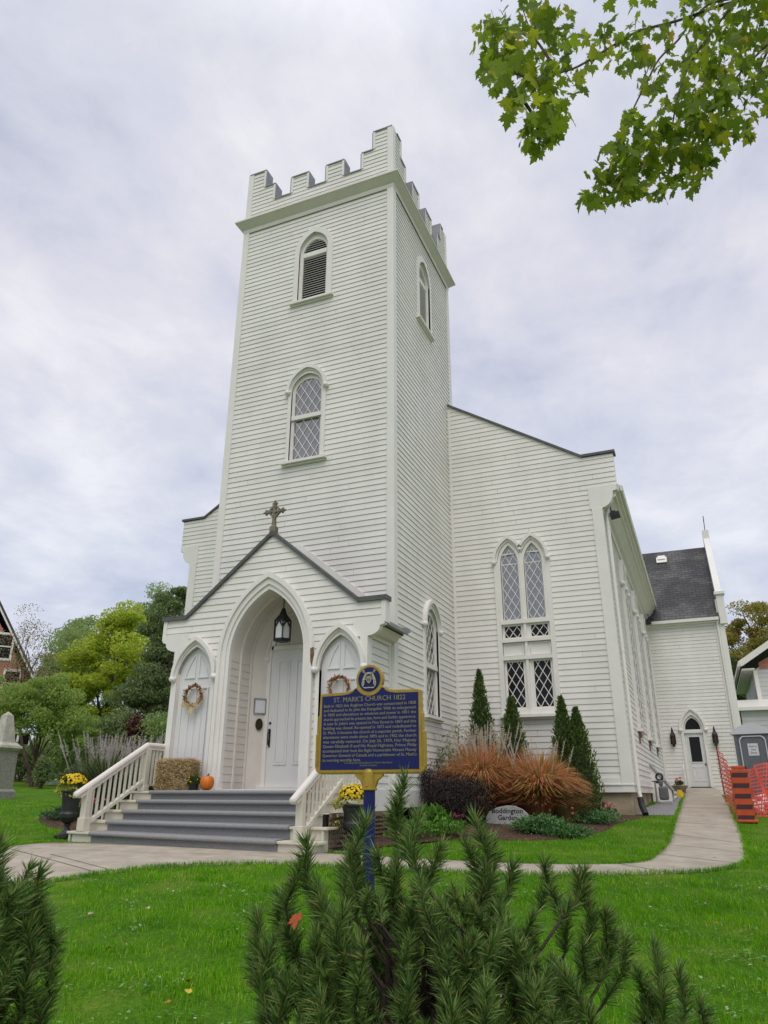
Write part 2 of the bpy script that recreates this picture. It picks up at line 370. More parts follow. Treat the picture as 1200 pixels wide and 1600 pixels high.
def clap(mb, pl, z0, z1, span, holes=(), e=.15, zref=.071, nb=.0195, ntp=.003):
    cuts = set([z0, z1]); k = math.floor((z0-zref)/e)
    while zref+k*e < z1:
        z = zref+k*e
        if z > z0: cuts.add(round(z, 5))
        k += 1
    for h in holes:
        for z in (h.z0, h.za):
            if z0 < z < z1: cuts.add(round(z, 5))
    cuts = sorted(cuts)
    for zb_, zt_ in zip(cuts[:-1], cuts[1:]):
        if zt_-zb_ < .004: continue
        fr = lambda z: ((z-zref)/e) % 1.0
        fb = fr(zb_+1e-4); ft = fr(zt_-1e-4)
        n0 = nb+(ntp-nb)*fb; n1 = nb+(ntp-nb)*ft
        B = [span(zb_)[0]]; T = [span(zt_)[0]]
        for h in sorted([h for h in holes if h.z0 <= zb_+1e-3 and zt_ <= h.za+1e-3], key=lambda h: h((zb_+zt_)/2)[0]):
            a = h(zb_+1e-4); b = h(min(zt_, h.za)-1e-5 if zt_ < h.za else h.za)
            B += [a[0], a[1]]; T += [b[0], b[1]]
        B.append(span(zb_)[1]); T.append(span(zt_)[1])
        for i in range(0, len(B), 2):
            if B[i+1]-B[i] < 1e-3 and T[i+1]-T[i] < 1e-3: continue
            ub = [B[i]]; ut = [T[i]]; q = max(B[i], T[i])+JR.uniform(.6, 4)
            while q < min(B[i+1], T[i+1])-.4: ub += [q-.002, q+.002]; ut += [q-.002, q+.002]; q += JR.uniform(2.2, 4.6)
            ub.append(B[i+1]); ut.append(T[i+1])
            for j in range(0, len(ub), 2): mb.quad(pl(ub[j], zb_, n0), pl(ub[j+1], zb_, n0), pl(ut[j+1], zt_, n1), pl(ut[j], zt_, n1))
            if fb < .02:   # the butt edge of the board and the shadow gap under it
                mb.quad(pl(B[i], zb_+.008, -.028), pl(B[i+1], zb_+.008, -.028), pl(B[i+1], zb_, n0), pl(B[i], zb_, n0))
def const(a, b): return lambda z: (a, b)
def clipline(P, p, d):
    """clip line p + t d to convex outline P"""
    t0, t1 = -1e9, 1e9; n = len(P); A = 0
    for i in range(n): A += P[i][0]*P[(i+1) % n][1]-P[(i+1) % n][0]*P[i][1]
    sg = 1 if A > 0 else -1
    for i in range(n):
        ax, ay = P[i]; bx, by = P[(i+1) % n]; nx, ny = -(by-ay)*sg, (bx-ax)*sg
        if abs(nx)+abs(ny) < 1e-9: continue
        num = (p[0]-ax)*nx+(p[1]-ay)*ny; dn = d[0]*nx+d[1]*ny
        if abs(dn) < 1e-12:
            if num < 0: return None
            continue
        t = -num/dn
        if dn > 0: t0 = max(t0, t)
        else: t1 = min(t1, t)
    return (t0, t1) if t1-t0 > .02 else None
def lattice(mb, pl, outline, dx=.245, dz=.385, wd=.016, n0=-.05, n1=-.036):
    us = [p[0] for p in outline]; zs_ = [p[1] for p in outline]
    uc = (min(us)+max(us))/2; zc_ = min(zs_); sl = dz/dx
    for sg in (1, -1):
        dl = math.hypot(1, sl); d = (1/dl, sg*sl/dl)
        for k in range(-14, 40):
            p = (uc, zc_+dz*(k+.5)) if True else None
            c = clipline(outline, p, d)
            if not c: continue
            a = (p[0]+d[0]*c[0], p[1]+d[1]*c[0]); b = (p[0]+d[0]*c[1], p[1]+d[1]*c[1])
            nx, nz = -d[1]*wd/2, d[0]*wd/2
            mb.slab(pl, [(a[0]-nx, a[1]-nz), (b[0]-nx, b[1]-nz), (b[0]+nx, b[1]+nz), (a[0]+nx, a[1]+nz)], n0, n1+(.001 if sg > 0 else 0))
def hood(mb, pl, uc, hw, zs, za, wd=.085, dp=.13, stops=True):
    mb.ring(pl, arc(uc, hw-wd, zs, za-wd*1.25), arc(uc, hw, zs, za), 0, dp)
    mb.ring(pl, arc(uc, hw-wd*1.5, zs, za-wd*1.9), arc(uc, hw-wd, zs, za-wd*1.25), 0, dp*.55)
    if stops:
        for sx in (-1, 1):
            p = pl(uc+sx*(hw-wd*.4), zs-.02, dp*.6); mb.ball(p, .085, 12, 8, .9)
def sill(mb, pl, u0, u1, z, dp=.13, th=.07):
    mb.slab(pl, rect(u0, u1, z-th, z), 0, dp); mb.slab(pl, rect(u0+.05, u1-.05, z-th-.05, z-th), 0, dp*.45)

# ------------------------------------------------------------------ the church
church = thing('church', 'white clapboard church with a battlemented square tower, gabled porch and dark roofed rear wing', 'church', (-2.5, 4, -.9))
# --- tower
H1 = 16.5
mb = MB()
h_mid = ghole(-2.5, .53, 8.13, 10.25, 10.93); h_lou = ghole(-2.5, .57, 13.22, 15.05, 15.75)
clap(mb, PT, .071, H1, const(-5, 0), [h_mid, h_lou])
h_sl = ghole(2.52, .57, 13.22, 15.05, 15.75); h_sw = ghole(2.52, .56, 1.78, 4.0, 4.68)
clap(mb, PS, .071, H1, const(0, 5), [h_sl, h_sw])
clap(mb, PL, .071, H1, const(0, 5)); clap(mb, PB, 8, H1, const(-5, 0))
tower = obj('tower_wall', mb, WHITE, church, normals=False)
mb = MB()
for x0, x1 in ((-5.04, -4.84), (-.16, .04)): mb.box((x0, -.045, .071), (x1, .1, H1))
mb.box((-.02, .1001, .071), (.045, .16, H1)); mb.box((-.02, 4.86, .071), (.045, 5.045, H1)); mb.box((-5.045, .1001, .071), (-4.98, .16, H1)); mb.box((-5.045, 4.86, .071), (-4.98, 5.045, H1))
obj('corner_board', mb, TRIM, tower, bevel=.004)
mb = MB(); mb.box((-5.035, -.035, -.25), (.035, 5, .10)); obj('base_board', mb, TRIM, tower)
# cornice: stepped mouldings running round the tower
mb = MB()
prof = [(.045, 16.42), (.06, 16.50), (.06, 16.56), (.10, 16.60), (.235, 16.75), (.26, 16.765), (.26, 16.82), (.02, 16.87)]
cr = [(-5, 0), (0, 0), (0, 5), (-5, 5)]
sg = [(-1, -1), (1, -1), (1, 1), (-1, 1)]
V = [(cx+sx*n, cy+sy*n, z) for n, z in prof for (cx, cy), (sx, sy) in zip(cr, sg)]
F = [(i*4+k, i*4+(k+1) % 4, (i+1)*4+(k+1) % 4, (i+1)*4+k) for i in range(len(prof)-1) for k in range(4)]
mb.add(V, F); obj('cornice', mb, CREAM, tower)
mb = MB(); mb.box((-4.9, .1, 16.3), (-.1, 4.9, 16.9)); obj('tower_roof', mb, LEAD, tower)
# parapet with battlements: walls of clapboards, each merlon with its own returns
TH = .30
prof_p = [(0, .62, 18.87), (.62, 1.0, 18.17), (1.0, 1.58, 17.53), (1.58, 2.2, 18.17), (2.2, 2.8, 17.53), (2.8, 3.42, 18.17), (3.42, 4.0, 17.53), (4.0, 4.38, 18.17), (4.38, 5, 18.87)]
mb = MB(); cp = MB(); edge = MB()
for pl, sgn in ((PT, -1), (PS, 1), (plane((0, 5, 0), (1, 0, 0), (0, 1, 0)), -1), (PL, 1)):
    for i, (a, b, zt) in enumerate(prof_p):
        u0, u1 = (sgn*b, sgn*a) if sgn < 0 else (a, b)
        clap(mb, pl, 16.86, zt-.02, const(u0, u1))
        inn = min(a, .3) if a == 0 else a; ib = max(b, 0) if b < 5 else 4.7
        lo, hi = (a if a > 0 else 0, b if b < 5 else 5)
        if pl in (PT,) or sgn < 0: lo, hi = a, b
        q0, q1 = sorted((sgn*max(a, .3 if sgn > 0 else 0), sgn*min(b, 4.7 if sgn > 0 else 5)))
        if q1-q0 > .01:
            mb.quad(pl(q0, 16.86, -TH), pl(q1, 16.86, -TH), pl(q1, zt-.02, -TH), pl(q0, zt-.02, -TH))
            cp.slab(pl, rect(q0-.0 if a > 0 else q0, q1, zt-.035, zt), -TH-.03, .045 if a > 0 and b < 5 else .045)
    for i in range(len(prof_p)-1):
        a, b, zt = prof_p[i]; zn = prof_p[i+1][2]; u = sgn*b
        lo, hi = min(zt, zn), max(zt, zn)
        s2 = 1 if (zt > zn) == (sgn > 0) else -1
        u0, u1 = sorted((u, u+s2*.03))
        cp.slab(pl, rect(u0, u1, lo, hi-.036), -TH-.02, .035)
        e0, e1 = sorted((u-s2*.07, u-s2*.0)); edge.slab(pl, rect(e0, e1, lo, hi-.04), .0, .035)
par = obj('parapet', mb, WHITE, church, normals=False)
obj('coping', cp, LEAD, par); obj('edge_board', edge, TRIM, par)
mb = MB()
for x0, x1, y0, y1 in ((-.15, .037, -.037, .1), (-5.037, -4.85, -.037, .1), (-.1, .037, 4.9, 5.037), (-5.037, -4.9, 4.9, 5.037)): mb.box((x0, y0, 16.88), (x1, y1, 18.83))
mb.box((-.02, .1, 16.88), (.0371, .15, 18.83)); obj('corner_post', mb, TRIM, par)

def louvre(pl, uc):
    mb = MB(); mb.ring(pl, gothic(uc, .47, 13.3, 15.03, 15.66), gothic(uc, .63, 13.2, 15.05, 15.84), 0, .05)
    mb.strip(pl, gothic(uc, .47, 13.3, 15.03, 15.66), .05, -.14)
    mb.ring(pl, gothic(uc, .385, 13.36, 15.02, 15.47), gothic(uc, .4699, 13.3, 15.03, 15.655), -.13, -.05)
    fr = obj('louvre_window', mb, TRIM, church)
    mb = MB(); mb.slab(pl, rect(uc-.385, uc+.385, 14.88, 15.03), -.13, -.045); obj('transom', mb, TRIM, fr)
    mb = MB(); sill(mb, pl, uc-.69, uc+.69, 13.24); obj('sill', mb, TRIM, fr)
    mb = MB(); gh = ghole(uc, .39, 13.3, 15.02, 15.48); z = 13.40
    while z < 15.44:
        if not 14.86 < z < 15.02:
            a, b = gh(z)
            if b-a > .05: mb.add([pl(a, z, -.055), pl(b, z, -.055), pl(b, z+.062, -.12), pl(a, z+.062, -.12), pl(a, z-.012, -.06), pl(b, z-.012, -.06), pl(b, z+.05, -.125), pl(a, z+.05, -.125)], [(0, 1, 2, 3), (7, 6, 5, 4), (0, 4, 5, 1)])
        z += .082
    obj('slat', mb, TRIM, fr)
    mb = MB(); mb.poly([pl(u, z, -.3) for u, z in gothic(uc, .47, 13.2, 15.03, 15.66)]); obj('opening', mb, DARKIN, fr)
louvre(PT, -2.5); louvre(PS, 2.52)
def sash_window(pl, uc, z0, zs, za_c, hoodz, meet, hwc=.575, hwg=.395, gl=GLASS):
    ope = .47; zo = za_c-.16
    mb = MB(); mb.ring(pl, gothic(uc, ope, z0+.06, zs, zo), gothic(uc, hwc, z0, zs, za_c), 0, .05)
    mb.strip(pl, gothic(uc, ope, z0+.06, zs, zo), .05, -.10)
    mb.ring(pl, gothic(uc, hwg, z0+.1, zs, zo-.13), gothic(uc, ope-.001, z0+.06, zs, zo-.002), -.09, -.03)
    fr = obj('arched_window', mb, TRIM, church)
    go = gothic(uc, hwg+.01, meet+.03, zs, zo-.12); gb = rect(uc-hwg-.01, uc+hwg+.01, z0+.09, meet-.06)
    mb = MB(); mb.poly([pl(u, z, -.06) for u, z in go]); mb.poly([pl(u, z, -.075) for u, z in gb]); obj('pane', mb, gl, fr)
    mb = MB(); lattice(mb, pl, go, n0=-.058, n1=-.045); lattice(mb, pl, gb, n0=-.073, n1=-.06); obj('lattice', mb, TRIM, fr)
    mb = MB(); mb.slab(pl, rect(uc-ope, uc+ope, meet-.08, meet+.04), -.09, .02); obj('meeting_rail', mb, TRIM, fr)
    mb = MB(); sill(mb, pl, uc-.66, uc+.66, z0+.02, .15); obj('sill', mb, TRIM, fr)
    mb = MB(); hood(mb, pl, uc, hwc+.04, zs+.02, hoodz); obj('hood_mould', mb, TRIM, fr)
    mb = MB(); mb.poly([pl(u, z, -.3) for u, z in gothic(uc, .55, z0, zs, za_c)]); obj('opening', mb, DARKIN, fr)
sash_window(PT, -2.5, 8.13, 10.25, 10.92, 11.02, 9.48)
sash_window(PS, 2.52, 1.78, 4.0, 4.66, 4.76, 3.05, hwc=.6)

# --- nave
def gable_z(x):    # top of the front wall
    d = abs(x+2.5)-2.5
    return 9.05 if d > 3.98 else 9.05+(3.98-d)*.637
mb = MB()
def nspan(z):
    # right half of the nave front
    hi = 4.86 if z > 7.95 else 4.3
    if z > 9.02: hi = max(.0, 3.98-(z-9.05)/.637)
    return (0.0, hi)
hn = [ghole(1.715, .40, 1.9, 6.15, 6.82), ghole(2.385, .40, 1.9, 6.15, 6.82)]
def nhole(z):
    if z < 1.9: return None
    if z < 6.42:
        a = hn[0](z)[0]; b = hn[1](z)[1]; return (a, b)
    return (2.05, 2.05)
nhole.z0 = 1.9; nhole.za = 6.42
h1 = lambda z: (hn[0](z) if z < 6.82 else (1.715, 1.715)); h1.z0 = 6.42; h1.za = 6.82
h2 = lambda z: (hn[1](z) if z < 6.82 else (2.385, 2.385)); h2.z0 = 6.42; h2.za = 6.82
clap(mb, PN, .071, 7.95, const(0, XN), [nhole, h1, h2]); clap(mb, PN, 7.9501, 9.02, const(0, 4.86)); clap(mb, PN, 9.021, 11.58, nspan)
clap(mb, PN, .071, 7.95, const(-5-XN, -5)); clap(mb, PN, 7.9501, 9.02, const(-9.86, -5))
clap(mb, PN, 9.021, 11.58, lambda z: (-5-max(.0, 3.98-(z-9.05)/.637), -5.0))
# the long sides
side_w = [8.9, 13.0, 17.0]
hs = [ghole(y, .8, 1.8, 6.2, 7.0) for y in side_w]
clap(mb, PNS, .071, 7.4, const(YN, YW), hs); clap(mb, PNL, .071, 7.4, const(YN, YW))
mb.quad((4.86, YN, 7.95), (4.86, YN+.25, 7.95), (4.86, YN+.25, 9.05), (4.86, YN, 9.05)); mb.quad((-9.86, YN, 7.95), (-9.86, YN+.25, 7.95), (-9.86, YN+.25, 9.05), (-9.86, YN, 9.05))
nave = obj('nave_wall', mb, WHITE, church, normals=False)
mb = MB()
for a, b in ((XN-.25, XN+.035), (-5-XN-.035, -5-XN+.25)): mb.slab(PN, rect(a, b, .071, 7.42), -.1, .042)
mb.box((XN-.02, YN+.1001, .071), (XN+.036, YN+.22, 7.4)); mb.slab(PN, rect(.0461, .12, .071, 11.4), 0, .03); mb.slab(PN, rect(-5.12, -5.0461, .071, 11.4), 0, .03)
obj('corner_board', mb, TRIM, nave, bevel=.004)
mb = MB(); mb.slab(PN, rect(.0, XN+.033, -.10, .23), -.2, .034); mb.box((XN-.05, YN+.2, -.10), (XN+.033, YW, .23)); mb.slab(PN, rect(.0, XN+.06, .06, .085), -.2, .06); mb.box((XN-.05, YN+.2, .06), (XN+.06, YW, .085))
for v in range(len(mb.v)): mb.v[v] = (mb.v[v][0], mb.v[v][1], mb.v[v][2]+.17)
obj('base_board', mb, TRIM, nave)
mb = MB(); mb.box((-9.35, YN+.06, -1.2), (XN-.05, YW+4, .068)); mb.box((XN-.08, YN+.05, -1.2), (XN-.03, YN+.2, .06)); fo = obj('foundation', mb, FOUND, church)
# coping of the front gable
mb = MB()
def coping(mb, pl, pts, th=.07, n0=-.3, n1=.07):
    for (a, za), (b, zb_) in zip(pts[:-1], pts[1:]):
        mb.slab(pl, [(a, za), (b, zb_), (b, zb_+th), (a, za+th)], n0, n1)
coping(mb, PN, [(.05, 11.55), (3.98, 9.04), (4.92, 9.04)]); coping(mb, PN, [(-9.92, 9.04), (-8.98, 9.04), (-5.05, 11.55)])
obj('gable_coping', mb, DGREY, nave)
# shaped kneelers carrying the ends of the gable
def kneeler(mb, pl, sgn, xw, xe, zt, zb_, n0=-.02, n1=.032, w_in=.30):
    """xw: wall corner, xe: outer end; scroll profile"""
    P = [(xw-sgn*w_in, zt+.12), (xe, zt+.12), (xe, zt-.04)]
    k = 10; dx = abs(xe-xw)
    P += [(xe-sgn*dx*.25, zt-.07)]
    for i in range(k+1):
        a = math.pi/2*i/k
        P.append((xe-sgn*dx*(.25+.75*(1-math.cos(a))) if True else 0, zt-.10-(zt-.10-zb_)*math.sin(a)))
    P += [(xw-sgn*w_in, zb_)]
    if sgn < 0: P = P[::-1]
    mb.slab(pl, P, n0, n1)
mb = MB(); kneeler(mb, PN, 1, XN, 4.86, 7.95, 7.42, -.25, .032); kneeler(mb, PN, -1, -5-XN, -9.86, 7.95, 7.42, -.25, .032, .27)
obj('kneeler', mb, TRIM, nave)
# nave roof, eaves and gutter
mb = MB()
zr = lambda x: 8.15+(7.4-abs(x+2.5))*.637
for s in (1, -1):
    a = -2.5+s*7.42; mb.add([(-2.5, YN+.25, zr(-2.5)), (a, YN+.25, zr(a)), (a, 27, zr(a)), (-2.5, 27, zr(-2.5)), (-2.5, YN+.25, zr(-2.5)-.15), (a, YN+.25, zr(a)-.12), (a, 27, zr(a)-.12), (-2.5, 27, zr(-2.5)-.15)], [(0, 1, 2, 3), (7, 6, 5, 4), (1, 5, 6, 2), (0, 4, 5, 1)])
mb.poly([(-9.7, 26.9, 0), (4.7, 26.9, 0), (4.7, 26.9, 8.1), (-2.5, 26.9, 12.7), (-9.7, 26.9, 8.1)])
obj('nave_roof', mb, SHING, church)
mb = MB()
ep = [(XN+.0, 7.30), (XN+.05, 7.30), (XN+.07, 7.42), (XN+.16, 7.48), (XN+.36, 7.72), (XN+.42, 7.74), (XN+.42, 7.86), (XN+.50, 7.9), (XN+.54, 7.98), (XN+.54, 8.08), (XN, 8.12)]
V = [(x, y, z) for y in (YN+.05, 19.7) for x, z in ep]; k = len(ep)
mb.add(V, [tuple(range(k)), tuple(range(2*k-1, k-1, -1))]+[(i, (i+1) % k, k+(i+1) % k, k+i) for i in range(k)])
obj('eaves_cornice', mb, CREAM, nave)
mb = MB(); mb.box((XN+.545, YN+.27, 7.97), (XN+.60, 19.7, 8.10)); mb.box((XN+.50, YN+.27, 8.101), (XN+.61, 19.7, 8.125)); obj('gutter', mb, TRIM, nave)
mb = MB(); mb.tube([(XN+.30, YN+.33, 7.9), (XN+.17, YN+.28, 7.55), (XN+.11, YN+.27, 7.2), (XN+.11, YN+.27, .1), (XN+.13, YN+.25, -.08)], [.05, .05, .05, .048, .05], 10)
for z in (6.9, 7.0, 3.5): mb.lathe((XN+.11, YN+.27, z), [(.06, 0), (.06, .04)], 10)
dp = obj('downspout', mb, TRIM, church, smooth=False)
mb = MB(); mb.tube([(XN+.12, YN+.25, -.05), (XN+.14, YN+.2, -.22), (XN+.22, YN+.02, -.42)], .075, 10); obj('outlet_boot', mb, BLACKP, dp)
# twin lancet window of the nave front
mb = MB(); pl = PN
CL, CR = 1.715, 2.385
inner_lan = [gothic(uc, .255, 4.50, 6.12, 6.66) for uc in (CL, CR)]
for uc, il in zip((CL, CR), inner_lan):
    mb.ring(pl, il, gothic(uc, .334, 4.42, 6.14, 6.80), -.06, .035 if uc < 2 else .037); mb.strip(pl, il, .03, -.10)
    g0 = gothic(uc, .225, 4.53, 6.12, 6.60); mb.ring(pl, g0, gothic(uc, .2549, 4.50, 6.12, 6.659), -.09, -.035)
for u0, u1 in ((1.27, 1.40), (2.72, 2.85)): mb.slab(pl, rect(u0, u1, 1.95, 6.2), 0, .05)
mb.slab(pl, rect(2.015, 2.085, 1.98, 6.42), -.08, .05); mb.slab(pl, rect(1.98, 2.0149, 1.98, 4.4), -.08, -.005); mb.slab(pl, rect(2.0851, 2.14, 1.98, 4.4), -.08, -.005)
for z0_, z1_ in ((4.38, 4.50), (3.88, 3.97), (3.40, 3.50)): mb.slab(pl, rect(1.40, 2.72, z0_, z1_), -.06, .075)
mb.slab(pl, rect(1.40, 2.72, 1.95, 2.11), -.06, .035)
for u0, u1, z0_, z1_ in ((1.40, 1.99, 2.11, 3.40), (2.13, 2.72, 2.11, 3.40), (1.40, 1.99, 3.97, 4.38), (2.13, 2.72, 3.97, 4.38)):
    mb.ring(pl, rect(u0+.07, u1-.07, z0_+.05, z1_-.05)+[(u0+.07, z0_+.05)], rect(u0, u1, z0_, z1_)+[(u0, z0_)], -.07, -.02)
for u0, u1 in ((1.40, 1.99), (2.13, 2.72)):
    mb.slab(pl, rect(u0, u1, 3.50, 3.88), -.05, -.02); mb.ring(pl, rect(u0+.05, u1-.05, 3.55, 3.83)+[(u0+.05, 3.55)], rect(u0+.02, u1-.02, 3.52, 3.86)+[(u0+.02, 3.52)], -.02, .01)
lw = obj('twin_lancet_window', mb, TRIM, church)
mb = MB(); mg = MB(); md = MB()
for uc in (CL, CR):
    g = gothic(uc, .235, 4.50, 6.12, 6.62); mg.poly([pl(u, z, -.05) for u, z in g]); lattice(mb, pl, g, dx=.225, dz=.37, n0=-.049, n1=-.034, wd=.018); mb.slab(pl, rect(uc-.235, uc+.235, 6.10, 6.125), -.049, -.032)
for u0, u1, z0_, z1_ in ((1.46, 1.93, 2.15, 3.36), (2.19, 2.66, 2.15, 3.36), (1.46, 1.93, 4.01, 4.34), (2.19, 2.66, 4.01, 4.34)):
    g = rect(u0, u1, z0_, z1_); md.poly([pl(u, z, -.05) for u, z in g]); lattice(mb, pl, g, dx=.225, dz=.37 if z0_ < 3 else .30, n0=-.049, n1=-.034, wd=.018)
obj('pane', mg, GLASS, lw); obj('lower_pane', md, GLASSD, lw); obj('lattice', mb, TRIM, lw)
mb = MB(); sill(mb, pl, 1.24, 2.88, 1.96, .2); obj('sill', mb, TRIM, lw)
mb = MB()
for uc in (CL, CR):
    for hw1, za1, hw0, za0, dpt in ((.455, 6.95, .385, 6.845, .13), (.385, 6.845, .333, 6.775, .07)):
        A = arc(uc, hw1, 6.2, za1, 16); B = arc(uc, hw0, 6.2, za0, 16)
        keep = [i for i in range(len(A)) if (A[i][0] < 2.065 if uc < 2 else A[i][0] > 2.035)]
        mb.ring(pl, [B[i] for i in keep], [A[i] for i in keep], 0, dpt if uc < 2 else dpt+.003)
for u, z, q in ((1.285, 6.18, .07), (2.815, 6.18, .07), (2.05, 6.50, .055)): mb.ball(pl(u, z, .08), q, 12, 8)
obj('hood_mould', mb, TRIM, lw)
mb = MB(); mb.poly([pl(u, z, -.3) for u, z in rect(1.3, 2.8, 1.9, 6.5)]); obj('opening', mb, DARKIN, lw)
# windows along the nave side, each a twin lancet under hood moulds with a weathered sill
for y in side_w:
    mb = MB(); pl = PNS
    for uc in (y-.38, y+.38):
        mb.ring(pl, gothic(uc, .28, 1.95, 6.15, 6.75), gothic(uc, .42 if uc < y else .419, 1.8, 6.2, 6.98), 0, .10 if uc < y else .102)
        mb.strip(pl, gothic(uc, .28, 1.95, 6.15, 6.75), .10, -.03)
    for z in (3.4, 3.9, 4.4): mb.slab(pl, rect(y-.66, y+.66, z, z+.09), -.06, .06)
    f = obj('side_window', mb, TRIM, church)
    mb = MB(); ml = MB()
    for uc in (y-.38, y+.38): g = gothic(uc, .285, 1.9, 6.15, 6.76); mb.poly([pl(u, z, .085) for u, z in g]); lattice(ml, pl, g, n0=.086, n1=.094)
    obj('pane', mb, PALEP, f); obj('lattice', ml, TRIM, f)
    mb = MB()
    for i, uc in enumerate((y-.40, y+.40)): hood(mb, pl, uc, .47, 6.2, 7.08, .08, .13+.003*i)
    obj('hood_mould', mb, TRIM, f)
    mb = MB(); mb.slab(pl, rect(y-.9, y+.9, 1.74, 1.83), 0, .16); obj('sill', mb, TRIM, f)
    mb = MB(); mb.slab(pl, rect(y-.86, y-.1, 1.60, 1.735), .0, .05); mb.slab(pl, rect(y-.86, y-.55, 1.42, 1.60), .0, .04); obj('rotten_trim', mb, RUST, f)

# --- porch
HP = 2.42; HE = 2.83; HK = 2.22; ZE = 3.84; ZA = 5.66; MX = -2.5
mb = MB()
arch_h = ghole(MX, 1.14, .071, 2.9, 4.62); nl = ghole(-4.33, .52, .071, 2.45, 3.30); nr = ghole(-.67, .52, .071, 2.45, 3.30)
def pspan(z):
    if z < 3.36: return (MX-HP, MX+HP)
    if z < ZE: return (MX-HE, MX+HE)
    h = HK*(ZA-z)/(ZA-ZE); return (MX-h, MX+h)
clap(mb, PP, .071, 3.36, const(MX-HP, MX+HP), [arch_h, nl, nr]); a2 = ghole(MX, 1.14, .071, 2.9, 4.62)
def ah(z): return arch_h(z)
ah.z0 = 3.3; ah.za = 4.62
clap(mb, PP, 3.361, ZE, const(MX-HE, MX+HE), [ah]); clap(mb, PP, ZE+.001, ZA, pspan, [ah])
PPR = plane((MX+HP, 0, 0), (0, 1, 0), (1, 0, 0)); PPL = plane((MX-HP, 0, 0), (0, 1, 0), (-1, 0, 0))
clap(mb, PPR, .071, 3.1, const(YP, 0)); clap(mb, PPL, .071, 3.1, const(YP, 0))
for s in (-1, 1): x = MX+s*HE; mb.quad((x, YP, 3.36), (x, YP+.2, 3.36), (x, YP+.2, ZE), (x, YP, ZE))
porch = obj('porch_wall', mb, WHITE, church, normals=False)
mb = MB()
for s in (-1, 1):
    u0, u1 = sorted((MX+s*(HP-.13), MX+s*(HP+.035))); mb.slab(PP, rect(u0, u1, .071, 3.1), -.1, .042)
    x0, x1 = sorted((MX+s*(HP-.01), MX+s*(HP+.036))); mb.box((x0, YP+.1001, .071), (x1, YP+.2, 3.1)); mb.box((x0, -.14, .071), (x1, -.047, 3.1))
    mb.slab(PP, rect(*sorted((MX+s*(HE-.07), MX+s*(HE+.03))), 3.36, ZE-.005), -.2, .036)
obj('corner_board', mb, TRIM, porch)
mb = MB(); kneeler(mb, PP, 1, MX+HP, MX+HE, 3.36, 3.09, -.12, .04); kneeler(mb, PP, -1, MX-HP, MX-HE, 3.36, 3.09, -.12, .04); obj('kneeler', mb, TRIM, porch)
mb = MB(); coping(mb, PP, [(MX-HE-.06, ZE-.01), (MX-HK, ZE-.01), (MX, ZA-.01), (MX+HK, ZE-.01), (MX+HE+.06, ZE-.01)], .10, -.22, .075); obj('gable_coping', mb, DGREY, porch)
# flashing board where the porch roof meets the tower, and the roof
mb = MB()
for s in (-1, 1):
    mb.slab(PT, [(MX, ZA-.24), (MX+s*2.45, ZA-.24-2.45*.82), (MX+s*2.45, ZA+.17-2.45*.82), (MX, ZA+.17)][::s], 0, .04)
obj('flashing_board', mb, TRIM, porch)
mb = MB()
for s in (-1, 1):
    a = MX+s*2.75; zz = lambda x: 5.62-abs(x-MX)*.82
    mb.add([(MX, YP+.1, zz(MX)), (a, YP+.1, zz(a)), (a, -.03, zz(a)), (MX, -.03, zz(MX)), (MX, YP+.1, zz(MX)-.1), (a, YP+.1, zz(a)-.07), (a, -.03, zz(a)-.07), (MX, -.03, zz(MX)-.1)], [(0, 1, 2, 3), (7, 6, 5, 4), (1, 5, 6, 2), (0, 4, 5, 1)])
obj('porch_roof', mb, SHING, porch)
mb = MB()
for s in (-1, 1):
    ep = [(HP-.02, 3.08), (HP+.05, 3.08), (HP+.07, 3.14), (HP+.16, 3.17), (HP+.24, 3.26), (HP+.30, 3.28), (HP+.36, 3.40), (HP-.02, 3.44)]
    V = [(MX+s*x, y, z) for y in (YP+.121, -.05) for x, z in ep]; k = len(ep)
    mb.add(V, [tuple(range(k)), tuple(range(2*k-1, k-1, -1))]+[(i, (i+1) % k, k+(i+1) % k, k+i) for i in range(k)])
obj('eaves_cornice', mb, CREAM, porch)
mb = MB(); mb.box((MX+HP+.37, YP+.13, 3.34), (MX+HP+.42, .05, 3.42)); mb.box((MX+HP+.2, -.0, 3.42), (MX+HP+.40, .22, 3.50)); obj('gutter', mb, LEAD, porch)
mb = MB(); mb.slab(PP, rect(MX-HP-.03, MX+HP+.03, -.33, .10), -.1, .037); mb.box((MX+HP-.05, YP+.1, -.33), (MX+HP+.036, -.05, .10)); mb.box((MX-HP-.036, YP+.1, -.33), (MX-HP+.05, -.05, .10)); obj('base_board', mb, TRIM, porch)
# main arch: moulded surround, boarded reveal, splayed inner panel
mb = MB()
ao = lambda d: gothic(MX, 1.21-d, .071, 2.88, 4.74-d*1.45, 16)
mb.ring(PP, ao(.09), ao(0), 0, .12); mb.ring(PP, ao(.19), ao(.09), -.05, .07); mb.ring(PP, ao(.27), ao(.19), -.08, .03)
sur = obj('arch_surround', mb, TRIM, porch)
mb = MB(); orv = ao(.265); k = len(orv)
n_b = 4
ds = [.03, -.46, -.50, -.86]
mb.strip(PP, orv, -.05, -.42); mb.strip(PP, orv, -.48, -.86)
mb.ring(PP, ao(.30), ao(.265), -.48, -.42); mb.ring(PP, ao(.30), ao(.265), -.93, -.86)
isp = gothic(MX, .64, .071, 2.9, 4.05, 16)
mb.strip(PP, ao(.30), -.93, -1.27, o2=isp)
rv = obj('arch_reveal', mb, CREAM, porch)
